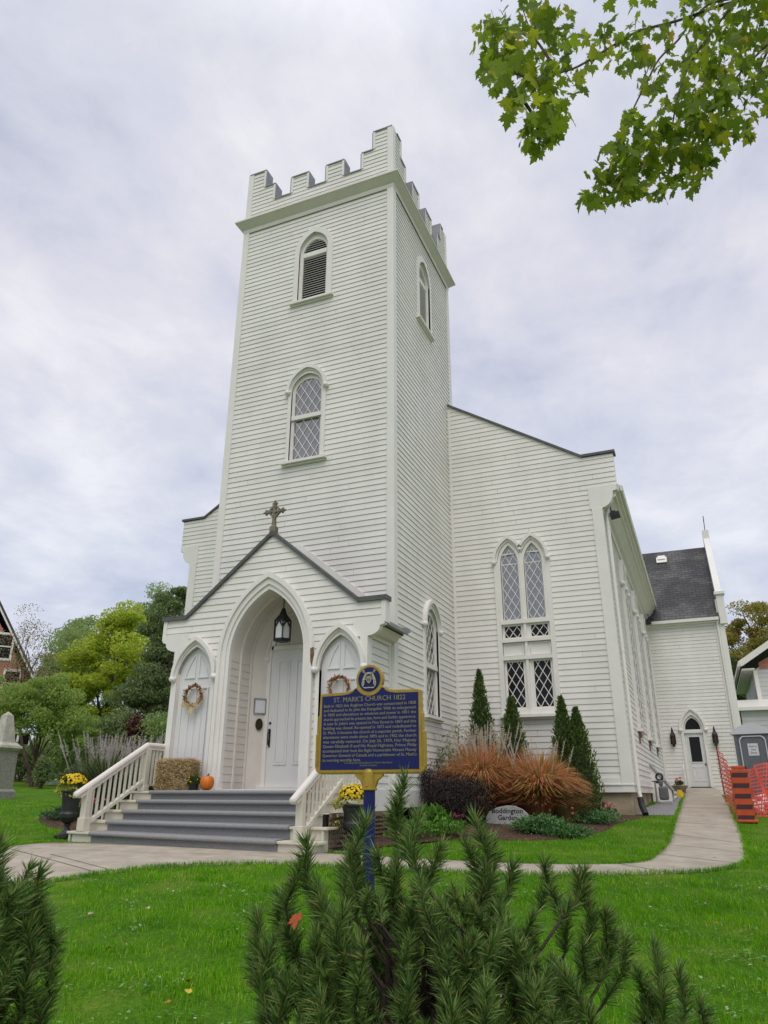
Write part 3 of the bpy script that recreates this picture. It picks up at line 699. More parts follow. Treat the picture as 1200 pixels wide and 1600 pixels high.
# board joints on the reveal: thin shadow lines raised as narrow beads
JSP = mat('joint_shadow_paint', (.42, .42, .36), .7)
for s in (-1, 1):
    mb = MB(); zz_ = .24
    while zz_ < 2.9:
        x = MX+s*(1.21-.265)
        for y0, y1 in ((YP+.06, YP+.42), (YP+.48, YP+.86)):
            mb.box((min(x, x-s*.006), y0, zz_), (max(x, x-s*.006), y1, zz_+.008))
        zz_ += .16
    obj('board_joint', mb, JSP, rv)
# door in the recess
mb = MB()
mb.ring(PP, gothic(MX, .60, .07, 2.9, 3.95, 16), gothic(MX, .70, .07, 2.9, 4.12, 16), -1.27, -1.2)
mb.slab(PP, rect(MX-.60, MX+.60, 3.20, 3.30), -1.25, -1.2); mb.slab(PP, rect(MX-.75, MX+.75, .07, .16), -1.27, -1.1)
mb.poly([PP(u, z, -1.26) for u, z in gothic(MX, .62, 3.2, 3.25, 3.97, 12)])
for s in (-1, 1): mb.ring(PP, rect(MX+s*.31-.12, MX+s*.31+.12, 3.36, 3.62)+[(MX+s*.31-.12, 3.36)], rect(MX+s*.31-.16, MX+s*.31+.16, 3.33, 3.66)+[(MX+s*.31-.16, 3.33)], -1.26, -1.235)
fr = obj('door_frame', mb, TRIM, church)
mb = MB(); hood(mb, plane((0, YP+1.27, 0), (1, 0, 0), (0, -1, 0)), MX, .74, 3.02, 4.10, .07, .12)
obj('hood_mould', mb, TRIM, fr)
mb = MB(); mb.slab(PP, rect(MX-.597, MX+.597, .16, 3.20), -1.26, -1.235)
for u0, u1 in ((-.40, -.08), (.08, .40)):
    for z0_, z1_ in ((.62, 2.95),):
        o_ = rect(MX+u0, MX+u1, z0_, z1_); i_ = rect(MX+u0+.035, MX+u1-.035, z0_+.035, z1_-.035); mb.ring(PP, i_+i_[:1], o_+o_[:1], -1.235, -1.215); mb.slab(PP, rect(MX+u0+.06, MX+u1-.06, z0_+.06, z1_-.06), -1.235, -1.225)
door = obj('front_door', mb, DOORW, church)
mb = MB(); mb.slab(PP, rect(MX-.56, MX-.52, 1.0, 1.38), -1.235, -1.22); mb.tube([PP(MX-.54, 1.36, -1.22), PP(MX-.54, 1.33, -1.16), PP(MX-.54, 1.2, -1.15), PP(MX-.54, 1.06, -1.17), PP(MX-.54, 1.03, -1.22)], .014, 8)
mb.ball(PP(MX-.54, 1.53, -1.22), .03, 10, 6); mb.ball(PP(MX-.54, 1.38, -1.2), .03, 10, 6); obj('door_handle', mb, BLACK, door)
# blind Gothic niches either side, with panelled leaves
for uc in (-4.33, -.67):
    mb = MB()
    mb.ring(PP, gothic(uc, .47, .075, 2.45, 3.16), gothic(uc, .56, .071, 2.45, 3.32), -.05, .05)
    mb.strip(PP, gothic(uc, .47, .075, 2.45, 3.16), .05, -.07)
    nch = obj('niche_surround', mb, TRIM, porch)
    mb = MB(); hood(mb, PP, uc, .60, 2.47, 3.40, .08, .14); obj('hood_mould', mb, TRIM, nch)
    mb = MB(); mb.slab(PP, gothic(uc, .469, .075, 2.45, 3.155), -.12, -.06)
    for s in (-1, 1):
        tr = [(uc+s*.04, 2.46), (uc+s*.04, 3.02), (uc+s*.16, 2.86), (uc+s*.27, 2.64), (uc+s*.33, 2.46)]
        cx = sum(p[0] for p in tr)/5; cz = sum(p[1] for p in tr)/5; ti = [(cx+(u-cx)*.78, cz+(z-cz)*.84) for u, z in tr]
        mb.ring(PP, ti+ti[:1], tr+tr[:1], -.06, -.035)
    o_ = rect(uc-.36, uc+.36, .25, 2.25); i_ = rect(uc-.33, uc+.33, .28, 2.22); mb.ring(PP, i_+i_[:1], o_+o_[:1], -.06, -.035)
    for u in (-.17, 0, .17): mb.slab(PP, rect(uc+u-.045, uc+u+.045, .28, 2.22), -.06, -.04)
    obj('panelled_leaf', mb, DOORW, nch)
mb = MB(); mb.slab(PP, [(-1.33, 2.62), (-1.34, 2.9), (-1.27, 2.93), (-1.25, 2.7), (-1.28, 2.5)], .1, .123); obj('rotten_trim', mb, RUST, porch)
# porch finial cross in carved stone
mb = MB(); c = np.array((MX, YP-.02, 0))
mb.box((MX-.075, YP-.07, 5.62), (MX+.075, YP+.08, 5.84)); mb.add([(MX-.075, YP-.07, 5.84), (MX+.075, YP-.07, 5.84), (MX+.075, YP+.08, 5.84), (MX-.075, YP+.08, 5.84), (MX, YP+.0, 5.95)], [(0, 1, 4), (1, 2, 4), (2, 3, 4), (3, 0, 4)])
plx = plane((MX, YP+.0, 0), (1, 0, 0), (0, -1, 0)); zc0 = 6.24
mb.slab(plx, [(-.05, 5.86), (.05, 5.86), (.035, 6.05), (.035, 6.44), (-.035, 6.44), (-.035, 6.05)], -.035, .035); mb.slab(plx, rect(-.24, .24, zc0-.03, zc0+.03), -.034, .037)
for a in range(4):
    p0 = np.array((.165*math.cos(a*math.pi/2), zc0+.165*math.sin(a*math.pi/2))); p1 = np.array((.165*math.cos((a+1)*math.pi/2), zc0+.165*math.sin((a+1)*math.pi/2)))
    d = (p1-p0)/np.linalg.norm(p1-p0); nn = np.array((-d[1], d[0]))*.021; mb.slab(plx, [tuple(p0-nn), tuple(p1-nn), tuple(p1+nn), tuple(p0+nn)], -.026, .031)
for u, z, du, dz in ((0, 6.44, 0, 1), (-.22, zc0, -1, 0), (.22, zc0, 1, 0)):
    for o_ in ((du*.04, dz*.04), (dz*.042, du*.042), (-dz*.042, -du*.042)): mb.ball(plx(u+o_[0], z+o_[1], 0), .033, 10, 6)
    mb.ball(plx(u+du*.08, z+dz*.08, 0), .018, 8, 6)
obj('finial_cross', mb, STONEC, porch)

# --- rear wing
XW1 = 7.62; ZWE = 7.22
mb = MB(); hw_ = ghole(5.76, .44, .30, 2.62, 3.40)
clap(mb, PW, .071, ZWE, const(XN, XW1), [hw_]); clap(mb, plane((XW1, 0, 0), (0, 1, 0), (1, 0, 0)), .071, ZWE, const(YW, YW+6.2))
clap(mb, plane((XW1, 0, 0), (0, 1, 0), (1, 0, 0)), ZWE, 11.4, lambda z: (YW+(z-ZWE)*.72, YW+6.2-(z-ZWE)*.72))
wing = obj('wing_wall', mb, WHITE, church, normals=False)
mb = MB(); mb.slab(PW, rect(XW1-.19, XW1+.035, .071, ZWE+.9), -.15, .045); mb.slab(PW, rect(XW1-.37, XW1-.2, .071, ZWE), -.1, .035)
mb.slab(PW, rect(XN, XW1, .0, .19), -.1, .034); mb.slab(PW, rect(XN+.036, XN+.12, .19, ZWE), 0, .03); obj('corner_board', mb, TRIM, wing)
mb = MB()
for i in range(52): mb.ball(PW(XW1-.285, .5+i*.13, .036), .013, 6, 4)
obj('nail_head', mb, BLACKP, wing)
mb = MB(); yr = YW+3.1; zrg = 11.52; ye = YW-.22; ze_ = 7.30
for s in (1, -1):
    yy = yr-s*(yr-ye); mb.add([(1.0, yr, zrg), (7.50, yr, zrg), (7.50, yy, ze_), (1.0, yy, ze_), (1.0, yr, zrg-.15), (7.5, yr, zrg-.15), (7.5, yy, ze_-.1), (1.0, yy, ze_-.1)], [(0, 1, 2, 3), (7, 6, 5, 4), (2, 6, 7, 3), (1, 5, 6, 2)])
wr = obj('wing_roof', mb, SHING, church)
mb = MB(); tt = .42; yv = yr-(zrg-10.95)/1.27; mb.obox((5.43, yv, 11.05), ((1, 0, 0), (0, -.6, -.8), (0, -.8, .6)), (.17, .14, .07)); mb.obox((5.43, yv-.07, 10.95), ((1, 0, 0), (0, -.6, -.8), (0, -.8, .6)), (.24, .22, .02)); obj('roof_vent', mb, TRIM, wr)
mb = MB(); mb.box((XN+.3, YW-.30, 7.16), (7.46, YW-.17, 7.29)); mb.box((XN+.0, YW-.16, 7.08), (7.46, YW-.03, 7.2)); mb.slab(PW, rect(XN, XW1-.36, 6.98, 7.08), 0, .05)
mb.tube([(7.38, YW-.2, 7.15), (7.38, YW-.1, 6.9), (7.38, YW-.09, .3)], .045, 8); obj('gutter', mb, TRIM, wing)
mb = MB()
dzy = 1.27
# white raking parapet of the gable end with kneeler pier and apex
for s in (1, -1):
    yb = yr-s*3.1
    P = [(yb, 8.45), (yr, 12.1), (yr, 11.4), (yb, 7.2)]
    pg = plane((7.5, 0, 0), (0, 1, 0), (1, 0, 0)); mb.slab(pg, P if s > 0 else P[::-1], 0, .26)
    mb.box((7.50, yb-.16, 7.0), (7.80, yb+.14, 8.30)); mb.add([(7.44, yb-.24, 8.30), (7.86, yb-.24, 8.30), (7.86, yb+.2, 8.30), (7.44, yb+.2, 8.30), (7.44, yb-.24, 8.42), (7.86, yb-.24, 8.42), (7.86, yb+.2, 8.42), (7.44, yb+.2, 8.42), (7.65, yb-.02, 8.56)], [(0, 3, 2, 1), (0, 1, 5, 4), (1, 2, 6, 5), (2, 3, 7, 6), (3, 0, 4, 7), (4, 5, 8), (5, 6, 8), (6, 7, 8), (7, 4, 8)])
mb.box((7.48, yr-.16, 11.6), (7.78, yr+.16, 12.35)); obj('gable_parapet', mb, TRIM, wing)
mb = MB(); mb.bar((7.63, yr, 12.3), (7.66, yr, 13.15), .04, .04, (0, 1, 0)); mb.bar((7.65, yr-.2, 12.92), (7.65, yr+.2, 12.92), .035, .035); obj('finial_cross', mb, STONEC, wing)
# side door of the wing with pointed fanlight
mb = MB()
mb.ring(PW, gothic(5.76, .375, .33, 2.62, 3.22), gothic(5.76, .49, .30, 2.62, 3.43), 0, .05); mb.strip(PW, gothic(5.76, .375, .33, 2.62, 3.22), .05, -.12); mb.slab(PW, rect(5.76-.375, 5.76+.375, 2.48, 2.62), -.12, .01)
df = obj('side_door_frame', mb, TRIM, church)
mb = MB(); hood(mb, PW, 5.76, .53, 2.62, 3.52, .075, .12); obj('hood_mould', mb, TRIM, df)
mb = MB(); mb.poly([PW(u, z, -.06) for u, z in gothic(5.76, .36, 2.6, 2.62, 3.19)]); obj('fanlight', mb, GLASSD, df)
mb = MB(); g = gothic(5.76, .30, 2.62, 2.66, 3.10); mb.ring(PW, g+g[:1], gothic(5.76, .374, 2.60, 2.62, 3.21)+gothic(5.76, .374, 2.60, 2.62, 3.21)[:1], -.07, -.03); obj('fanlight_frame', mb, TRIM, df)
mb = MB(); mb.slab(PW, rect(5.76-.372, 5.76+.372, .345, 2.48), -.12, -.07)
o_ = rect(5.76-.25, 5.76+.25, 1.28, 2.36); i_ = rect(5.76-.21, 5.76+.21, 1.32, 2.32); mb.ring(PW, i_+i_[:1], o_+o_[:1], -.07, -.05)
for s in (-1, 1): o_ = rect(5.76+s*.14-.10, 5.76+s*.14+.10, .55, 1.12); i_ = rect(5.76+s*.14-.075, 5.76+s*.14+.075, .575, 1.095); mb.ring(PW, i_+i_[:1], o_+o_[:1], -.07, -.055)
sdoor = obj('side_door', mb, DOORW, church)
mb = MB(); mb.slab(PW, rect(5.76-.21, 5.76+.21, 1.32, 2.32), -.07, -.064); obj('door_pane', mb, GLASSD, sdoor)
mb = MB(); mb.ball(PW(6.06, 1.22, -.04), .035); obj('knob', mb, BLACK, sdoor)
mb = MB(); mb.slab(PW, rect(5.76-.40, 5.76+.40, .26, .34), -.1, .03); obj('threshold', mb, BLACK, sdoor)
# sloping hood over the cellar hatch at the foot of the nave side
mb = MB()
mb.add([(XN+.0, 11.0, .95), (XN+.62, 11.0, .18), (XN+.62, 12.6, .18), (XN, 12.6, .95), (XN, 11, .90), (XN+.62, 11, .13), (XN+.62, 12.6, .13), (XN, 12.6, .90)], [(0, 1, 2, 3), (7, 6, 5, 4), (0, 4, 5, 1), (1, 5, 6, 2), (2, 6, 7, 3)])
hat = obj('cellar_hatch', mb, LEAD, church)
mb = MB()
for y in (11.03, 12.52): mb.add([(XN, y, .9), (XN+.58, y, .14), (XN, y, -.35), (XN+.58, y, -.35), (XN, y+.05, .9), (XN+.58, y+.05, .14), (XN, y+.05, -.35), (XN+.58, y+.05, -.35)], [(0, 2, 3, 1), (4, 5, 7, 6), (1, 3, 7, 5)])
obj('cheek_board', mb, TRIM, hat)
# ------------------------------------------------------------------ ground, walks, beds
def rnd(seed): return np.random.RandomState(seed)
GRASSG = None
def groundmat():
    m = bpy.data.materials.new('lawn'); m.use_nodes = True; t = m.node_tree; b = t.nodes['Principled BSDF']; b.inputs['Roughness'].default_value = .95; b.inputs['Specular IOR Level'].default_value = .1
    g = t.nodes.new('ShaderNodeTexCoord')
    def nz(s, d, stops, st=(1, 1, 1)):
        mp = t.nodes.new('ShaderNodeMapping'); mp.inputs['Scale'].default_value = st; t.links.new(g.outputs['Object'], mp.inputs[0])
        n = t.nodes.new('ShaderNodeTexNoise'); n.inputs['Scale'].default_value = s; n.inputs['Detail'].default_value = d; n.inputs['Roughness'].default_value = .65; t.links.new(mp.outputs[0], n.inputs['Vector'])
        r = t.nodes.new('ShaderNodeValToRGB'); t.links.new(n.outputs['Fac'], r.inputs[0])
        while len(r.color_ramp.elements) < len(stops): r.color_ramp.elements.new(.5)
        for e, (p, c) in zip(r.color_ramp.elements, stops): e.position = p; e.color = (*c, 1)
        return r.outputs[0]
    a = nz(1.1, 8, [(.3, (.055, .15, .008)), (.5, (.085, .20, .010)), (.68, (.17, .24, .03))]); c = nz(34, 4, [(.3, (.55, .55, .5)), (.7, (1.25, 1.25, 1.2))])
    mm = t.nodes.new('ShaderNodeMix'); mm.data_type = 'RGBA'; mm.blend_type = 'MULTIPLY'; mm.inputs[0].default_value = 1; t.links.new(a, mm.inputs[6]); t.links.new(c, mm.inputs[7]); t.links.new(mm.outputs[2], b.inputs['Base Color'])
    n = t.nodes.new('ShaderNodeTexNoise'); n.inputs['Scale'].default_value = 60; t.links.new(g.outputs['Object'], n.inputs['Vector']); bp = t.nodes.new('ShaderNodeBump'); bp.inputs['Strength'].default_value = .9; bp.inputs['Distance'].default_value = .03
    t.links.new(n.outputs['Fac'], bp.inputs['Height']); t.links.new(bp.outputs[0], b.inputs['Normal']); return m
LAWN = groundmat()
ss = np.array([-400, -60, -20, -2, 0, 2, 4, 5, 7, 8.5, 10, 11.5, 13, 14, 15.1, 17, 18.7, 21, 24, 28, 32, 40, 50, 70, 90, 150, 400, 1500.])
tt_ = np.array([-1500, -400, -150, -80, -40, -20, -10, 0, 10, 20, 40, 80, 150, 400, 1500.])
G = [(CAM[0]+s*FH[0]+t*rt0[0], CAM[1]+s*FH[1]+t*rt0[1], np.interp(s, KS, KZ)) for s in ss for t in tt_]
nt_ = len(tt_); GF = [(i*nt_+j, i*nt_+j+1, (i+1)*nt_+j+1, (i+1)*nt_+j) for i in range(len(ss)-1) for j in range(nt_-1)]
struct(npobj('lawn_ground', G, GF, LAWN))
ASPH = mat('asphalt', (.075, .074, .072), .9, .25, 12, bump=.4, bscale=90, spec=.2)
def band(name, s0, s1, dz, m):
    V = []; F = []; T_ = np.linspace(-120, 120, 41); S_ = sorted(set([s0, s1]+[k for k in KS if s0 < k < s1]))
    for s_ in S_:
        for t_ in T_: V.append((CAM[0]+s_*FH[0]+t_*rt0[0], CAM[1]+s_*FH[1]+t_*rt0[1], float(np.interp(s_, KS, KZ))+dz))
    n = len(T_); F = [(i*n+j, i*n+j+1, (i+1)*n+j+1, (i+1)*n+j) for i in range(len(S_)-1) for j in range(n-1)]
    return struct(npobj(name, V, F, m))
band('street_road', -14, -3.2, .012, ASPH); band('pavement', -2.9, -1.0, .03, CONC); band('pavement', -18, -14.3, .03, CONC)  # unseen street behind the camera, added to cut green bounce off the lawn
def catmull(P, n=10):
    P = np.array(P, float); Q = np.vstack([2*P[0]-P[1], P, 2*P[-1]-P[-2]]); out_ = []
    for i in range(1, len(Q)-2):
        for k in range(n):
            t = k/n; out_.append(.5*((2*Q[i])+(-Q[i-1]+Q[i+1])*t+(2*Q[i-1]-5*Q[i]+4*Q[i+1]-Q[i+2])*t*t+(-Q[i-1]+3*Q[i]-3*Q[i+1]+Q[i+2])*t**3))
    out_.append(P[-1]); return np.array(out_)
PA = [(-2.6, -16), (-2.45, -12), (-2.3, -8.6), (-1.95, -7.1), (-1.75, -6.1), (-1.2, -5.2), (-.1, -4.55), (1.04, -4.4), (2.4, -4.2), (3.7, -3.95), (5.0, -3.3), (5.95, -2.6), (6.42, -1.6), (6.52, 0), (6.55, 2.1), (6.52, 5.4), (6.55, 10), (6.5, 16.8), (6.35, 18.6), (6.3, 19.5)]
PB_ = [(-5.0, -16), (-5.0, -12), (-5.0, -8.6), (-5.15, -6), (-5.45, -4.5), (-4.9, -3.75), (-1.5, -3.35), (.25, -3.25), (1.9, -3.2), (3.3, -3.05), (4.4, -2.65), (4.98, -2.1), (5.15, -.9), (5.22, .8), (5.25, 2.6), (5.28, 5), (5.24, 9), (5.14, 16.6), (5.16, 18.6), (5.18, 19.5)]
ea, eb = catmull(PA, 12), catmull(PB_, 12)
def walkz(x, y):
    z = gz(x, y)+.022
    return np.where(y > 16.6, z+(.30-z)*np.clip((y-16.6)/2.8, 0, 1), z)
nw = 9; PV = []
for a, b in zip(ea, eb):
    for k in range(nw):
        p = a+(b-a)*k/(nw-1); PV.append((p[0], p[1], float(walkz(p[0], p[1]))))
PF = [(i*nw+k, i*nw+k+1, (i+1)*nw+k+1, (i+1)*nw+k) for i in range(len(ea)-1) for k in range(nw-1)]
# thin skirt so the slab has an edge
b0 = len(PV)
for i in range(len(ea)):
    for e_ in (ea[i], eb[i]): PV.append((e_[0], e_[1], float(gz(e_[0], e_[1]))-.15))
for i in range(len(ea)-1):
    PF.append((i*nw, (i+1)*nw, b0+2*(i+1), b0+2*i)); PF.append(((i+1)*nw+nw-1, i*nw+nw-1, b0+2*i+1, b0+2*(i+1)+1))
path = struct(npobj('walkway_path', PV, PF, CONC))
# tooled joints and cracks of the slabs: shallow dark grooves filled with dirt
JM = mat('dirt_filled_joint', (.09, .075, .055), .95)
mb = MB()
def joint(a, b, wd=.018):
    a = np.array(a, float); b = np.array(b, float); n = 10; d = (b-a)/np.linalg.norm(b-a); q = np.array((-d[1], d[0]))*wd/2
    for k in range(n):
        p0 = a+(b-a)*k/n; p1 = a+(b-a)*(k+1)/n
        mb.quad(*[(x, y, float(walkz(x, y))+.004) for x, y in (p0-q, p1-q, p1+q, p0+q)])
pA = ea; pB = eb
for i in (12*2+6, 12*3+9, 12*7+2, 12*8+8, 12*10+4, 12*11+10, 12*12+10, 12*13+8, 12*14+6, 12*15+2, 12*15+8, 12*16, 12*16+4, 12*16+9):
    joint(pA[i], pB[i])
joint((-4.85, -4.75), (-.4, -3.95), .012); joint((-3.9, -5.2), (-1.75, -6.1), .014)
struct(obj('walkway_joints', mb, JM, normals=False))
POLY_W = np.vstack([ea, eb[::-1]])
def inpoly(x, y, P):
    c = np.zeros(x.shape, bool); j = len(P)-1
    for i in range(len(P)):
        xi, yi = P[i]; xj, yj = P[j]
        m_ = ((yi > y) != (yj > y)) & (x < (xj-xi)*(y-yi)/(yj-yi+1e-12)+xi); c ^= m_; j = i
    return c
BED = catmull([(.0, -2.9), (.35, -2.5), (1.0, -.8), (1.7, -.25), (2.75, .15), (3.45, .75), (3.95, 1.9), (4.1, 3.0), (4.5, 4.1), (4.6, 4.6), (3, 4.55), (0, 4.55), (-.1, 0), (-.1, -1.5), (.0, -2.9)], 6)
GRAV = np.array([(4.55, 4.9), (5.2, 5.0), (5.2, 9), (5.1, 16.6), (5.1, 19.5), (4.3, 19.5), (4.3, 4.9)])
BEDL = catmull([(-5.3, -2.8), (-6.0, -2.6), (-7.2, -2.2), (-8.3, -1.3), (-8.2, -.2), (-7.0, .6), (-5.1, .8), (-5.0, -1.2), (-5.3, -2.8)], 6)
def sheet(name, P, m, dz, step=.25):
    x0, y0 = P.min(0); x1, y1 = P.max(0)
    c = P.mean(0); n = len(P); V = []; rings = 6
    for r in range(rings+1):
        for p in P: q = c+(p-c)*r/rings; V.append((q[0], q[1], float(gz(q[0], q[1]))+dz*(1 if r < rings else .2)))
    F = [(r*n+i, r*n+(i+1) % n, (r+1)*n+(i+1) % n, (r+1)*n+i) for r in range(rings) for i in range(n)]
    return struct(npobj(name, V, F, m))
sheet('mulch_bed', BED, MULCH, .03); sheet('mulch_bed', BEDL, MULCH, .03)
GRAVM = mat('grey_gravel', (.36, .35, .35), .9, col2=(.16, .155, .16), scale=30, bump=1.0, bscale=34, spec=.2, detail=3)
sheet('gravel_strip', GRAV, GRAVM, .016)

# ------------------------------------------------------------------ front steps
steps = thing('front_steps', 'wide wooden porch steps with grey carpet runner and white railings', 'steps', (-2.6, -2.6, -.9))
YS = [-3.5, -3.1, -2.7, -2.3, -1.93]; ZL = [-.655, -.475, -.295, -.112, .065]; SL = [-.015, -.0085, -.0035, -.001, .0]
zt = lambda i, x: ZL[i]+SL[i]*(x+5.3)
XL, XR_, CLX, CRX = -5.30, .03, -4.73, -.70
mb = MB(); cb = MB()
for i in range(5):
    y0 = YS[i]; y1 = YS[i+1] if i < 4 else YP-.04; zl = lambda x: zt(i, x); zb_ = (lambda x: zt(i-1, x)-.02) if i else (lambda x: -1.05)
    def slabx(m, x0, x1, ya, yb, f0, f1):
        m.add([(x0, ya, f0(x0)), (x1, ya, f0(x1)), (x1, yb, f0(x1)), (x0, yb, f0(x0)), (x0, ya, f1(x0)), (x1, ya, f1(x1)), (x1, yb, f1(x1)), (x0, yb, f1(x0))],
              [(0, 3, 2, 1), (4, 5, 6, 7), (0, 1, 5, 4), (1, 2, 6, 5), (2, 3, 7, 6), (3, 0, 4, 7)])
    slabx(mb, XL, XR_, y0, y1+.03, lambda x: zl(x)-.045, lambda x: zl(x))           # tread
    slabx(mb, XL+.1, XR_-.1, y0+.05, y0+.09, zb_, lambda x: zl(x)-.046)               # riser
    # carpet: rounded nosing over the tread, flat drop on the riser
    k = 6; pr = [(y0+.045, -.2)]
    pr = [(y0+.046, -10), (y0+.046, -.062)]
    for j in range(k+1):
        a = -math.pi/2+math.pi*j/k; pr.append((y0-.004-.034*math.cos(a), -.026+.038*math.sin(a)))
    pr.append((y1+.04, .012))
    V = []
    for x in np.linspace(CLX, CRX, 9):
        for (yy, dz) in pr: V.append((x, yy, zb_(x)+.02 if dz < -5 else zl(x)+dz))
    m_ = len(pr); cb.add(V, [(a*m_+b, (a+1)*m_+b, (a+1)*m_+b+1, a*m_+b+1) for a in range(8) for b in range(m_-1)])
obj('step', mb, PCREAM, steps, bevel=.008)
obj('carpet_runner', cb, CARPET, steps)
mb = MB(); mb.box((-4.9, YP-.6, .02), (-.1, YP+1.25, .0725)); obj('porch_floor', mb, CARPET, steps)
for x in (-5.24, -.06):    # stringers down the open ends
    mb = MB(); P = [(-3.46, -1.1)]
    for i in range(5): P += [(YS[i]+.02, zt(i, x)-.05), ((YS[i+1] if i < 4 else YP)+.02, zt(i, x)-.05)]
    P += [(YP+.02, -.30), (-1.9, -.30), (-3.0, -1.1)]
    mb.slab(plane((x, 0, 0), (0, 1, 0), (1, 0, 0)), P, -.02, .02); obj('stringer', mb, PCREAM, steps)
LATT = mat('brown_lattice_wood', (.20, .13, .085), .85, .25, 10)
mb = MB()
for (y0, y1, z0_, z1_, xx) in ((-2.9, -.02, -1.0, -.36, -.02),):
    for k in range(9): z = z0_+k*.075; mb.box((xx-.01, y0, z), (xx+.012, y1, z+.035))
    k = 0
    while y0+k*.08 < y1: mb.box((xx-.02, y0+k*.08, z0_), (xx-.0101, y0+k*.08+.035, z1_)); k += 1
    mb.box((xx-.012, y0, z1_-.02), (xx+.03, y1, z1_+.06)); mb.box((xx-.012, y1-.06, z0_), (xx+.03, y1, z1_))
obj('lattice_skirt', mb, LATT, steps)
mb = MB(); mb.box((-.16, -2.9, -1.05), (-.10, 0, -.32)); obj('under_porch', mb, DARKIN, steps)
# railings: two posts, sloping and level handrails, balusters
for sx, xp in ((-1, -4.99), (1, -.31)):
    zlo, zhi = zt(0, xp), zt(4, xp); yb, yt = -3.42, -1.85; hr = .92
    rl = MB()
    rail = thing_obj = None
    def railbar(m, a, b, top=True):
        m.bar(a, b, .13, .055); d = np.array((0, 0, -.05)); m.bar(np.array(a)+d, np.array(b)+d, .08, .05)
    A_ = np.array((xp, yb-.28, zlo+.80-.13)); B_ = np.array((xp, yt+.0, zhi+hr)); Cc = np.array((xp if sx < 0 else xp, YP-.02, zhi+hr))
    if sx > 0: Cc = np.array((xp+.1, YP-.02, zhi+hr))
    sl = (B_[2]-(zlo+.80))/(yt-yb); A_[2] = zlo+.80-.28*sl
    rl.tube([A_, B_, Cc], .062, 10); rl.bar(A_+(0, .08, -.035), B_+(0, 0, -.055), .075, .07); rl.bar(B_+(0, 0, -.055), Cc+(0, 0, -.055), .075, .07); rl.ball(A_, .062, 10, 8)
    handrail = obj('handrail', rl, CREAM, steps, smooth=False)
    m = MB(); m.bar((xp, yb, zlo+.10), (xp, yt, zlo+.10+sl*(yt-yb)), .10, .06); m.bar((xp, yt, zhi+.12), (Cc[0], YP, zhi+.12), .06, .05); obj('bottom_rail', m, PCREAM, steps)
    for (yy, z0_, z1_) in ((yb, zlo, zlo+.78), (yt, zhi, zhi+hr-.05)):
        m = MB(); m.box((xp-.065, yy-.065, z0_), (xp+.065, yy+.065, z1_)); m.box((xp-.085, yy-.085, z0_), (xp+.085, yy+.085, z0_+(.24 if yy == yb else .1))); obj('post', m, PCREAM, steps, bevel=.01)
    nb = 11
    for k in range(1, nb):
        f = k/nb; yy = yb+(yt-yb)*f; z0_ = zlo+.10+sl*(yy-yb); z1_ = zlo+.80+sl*(yy-yb)-.08
        m = MB(); m.box((xp-.02, yy-.02, z0_), (xp+.02, yy+.02, z1_)); obj('baluster', m, mat('raw_wood', (.50, .33, .16), .7, .2, 8) if sx > 0 and k == 1 else PCREAM, steps)
    for k in range(1, 5):
        f = k/5; yy = yt+(YP-yt)*f; xx = xp+(Cc[0]-xp)*f
        m = MB(); m.box((xx-.02, yy-.02, zhi+.12), (xx+.02, yy+.02, zhi+hr-.08)); obj('baluster', m, PCREAM, steps)

# ------------------------------------------------------------------ things on and around the porch
lan = thing('hanging_lantern', 'black gothic lantern with frosted panes hanging under the porch arch', 'lantern', (-2.52, -.62, 3.27))
c = (-2.52, -.62, 0)
mb = MB(); mb.lathe((c[0], c[1], 0), [(.03, 4.06), (.05, 4.04), (.055, 4.02), (.10, 3.90), (.20, 3.78), (.225, 3.76), (.225, 3.73), (.2, 3.73)], 6); mb.lathe((c[0], c[1], 0), [(.205, 3.30), (.215, 3.30), (.215, 3.335), (.17, 3.335)], 6); mb.lathe((c[0], c[1], 0), [(.16, 3.27), (.19, 3.30)], 6)
for k in range(6):
    a = math.pi/3*k; p = np.array((c[0]+.205*math.cos(a), c[1]+.205*math.sin(a), 0)); mb.bar(p+(0, 0, 3.3), p+(0, 0, 3.75), .03, .03, (math.cos(a), math.sin(a), 0))
    a2 = a+math.pi/3; q = np.array((c[0]+.205*math.cos(a2), c[1]+.205*math.sin(a2), 0)); mid = (p+q)/2
    for s_, (e0, e1) in enumerate(((p, mid), (mid, q))):
        z_a, z_b = (3.60, 3.74) if s_ == 0 else (3.74, 3.60); mb.bar(e0+(e1-e0)*.1+(0, 0, z_a), e1-(e1-e0)*.1+(0, 0, z_b), .03, .02, (mid[0]-c[0], mid[1]-c[1], 0))
obj('frame', mb, BLACK, lan)
mb = MB(); mb.lathe((c[0], c[1], 0), [(.185, 3.32), (.185, 3.75)], 6); obj('frosted_pane', mb, mat('frosted_white_glass', (.78, .78, .78), .4), lan)
mb = MB(); mb.tube([(c[0], c[1], 4.04), (c[0], c[1], 4.62)], .013, 6); obj('hanging_rod', mb, BLACK, lan)

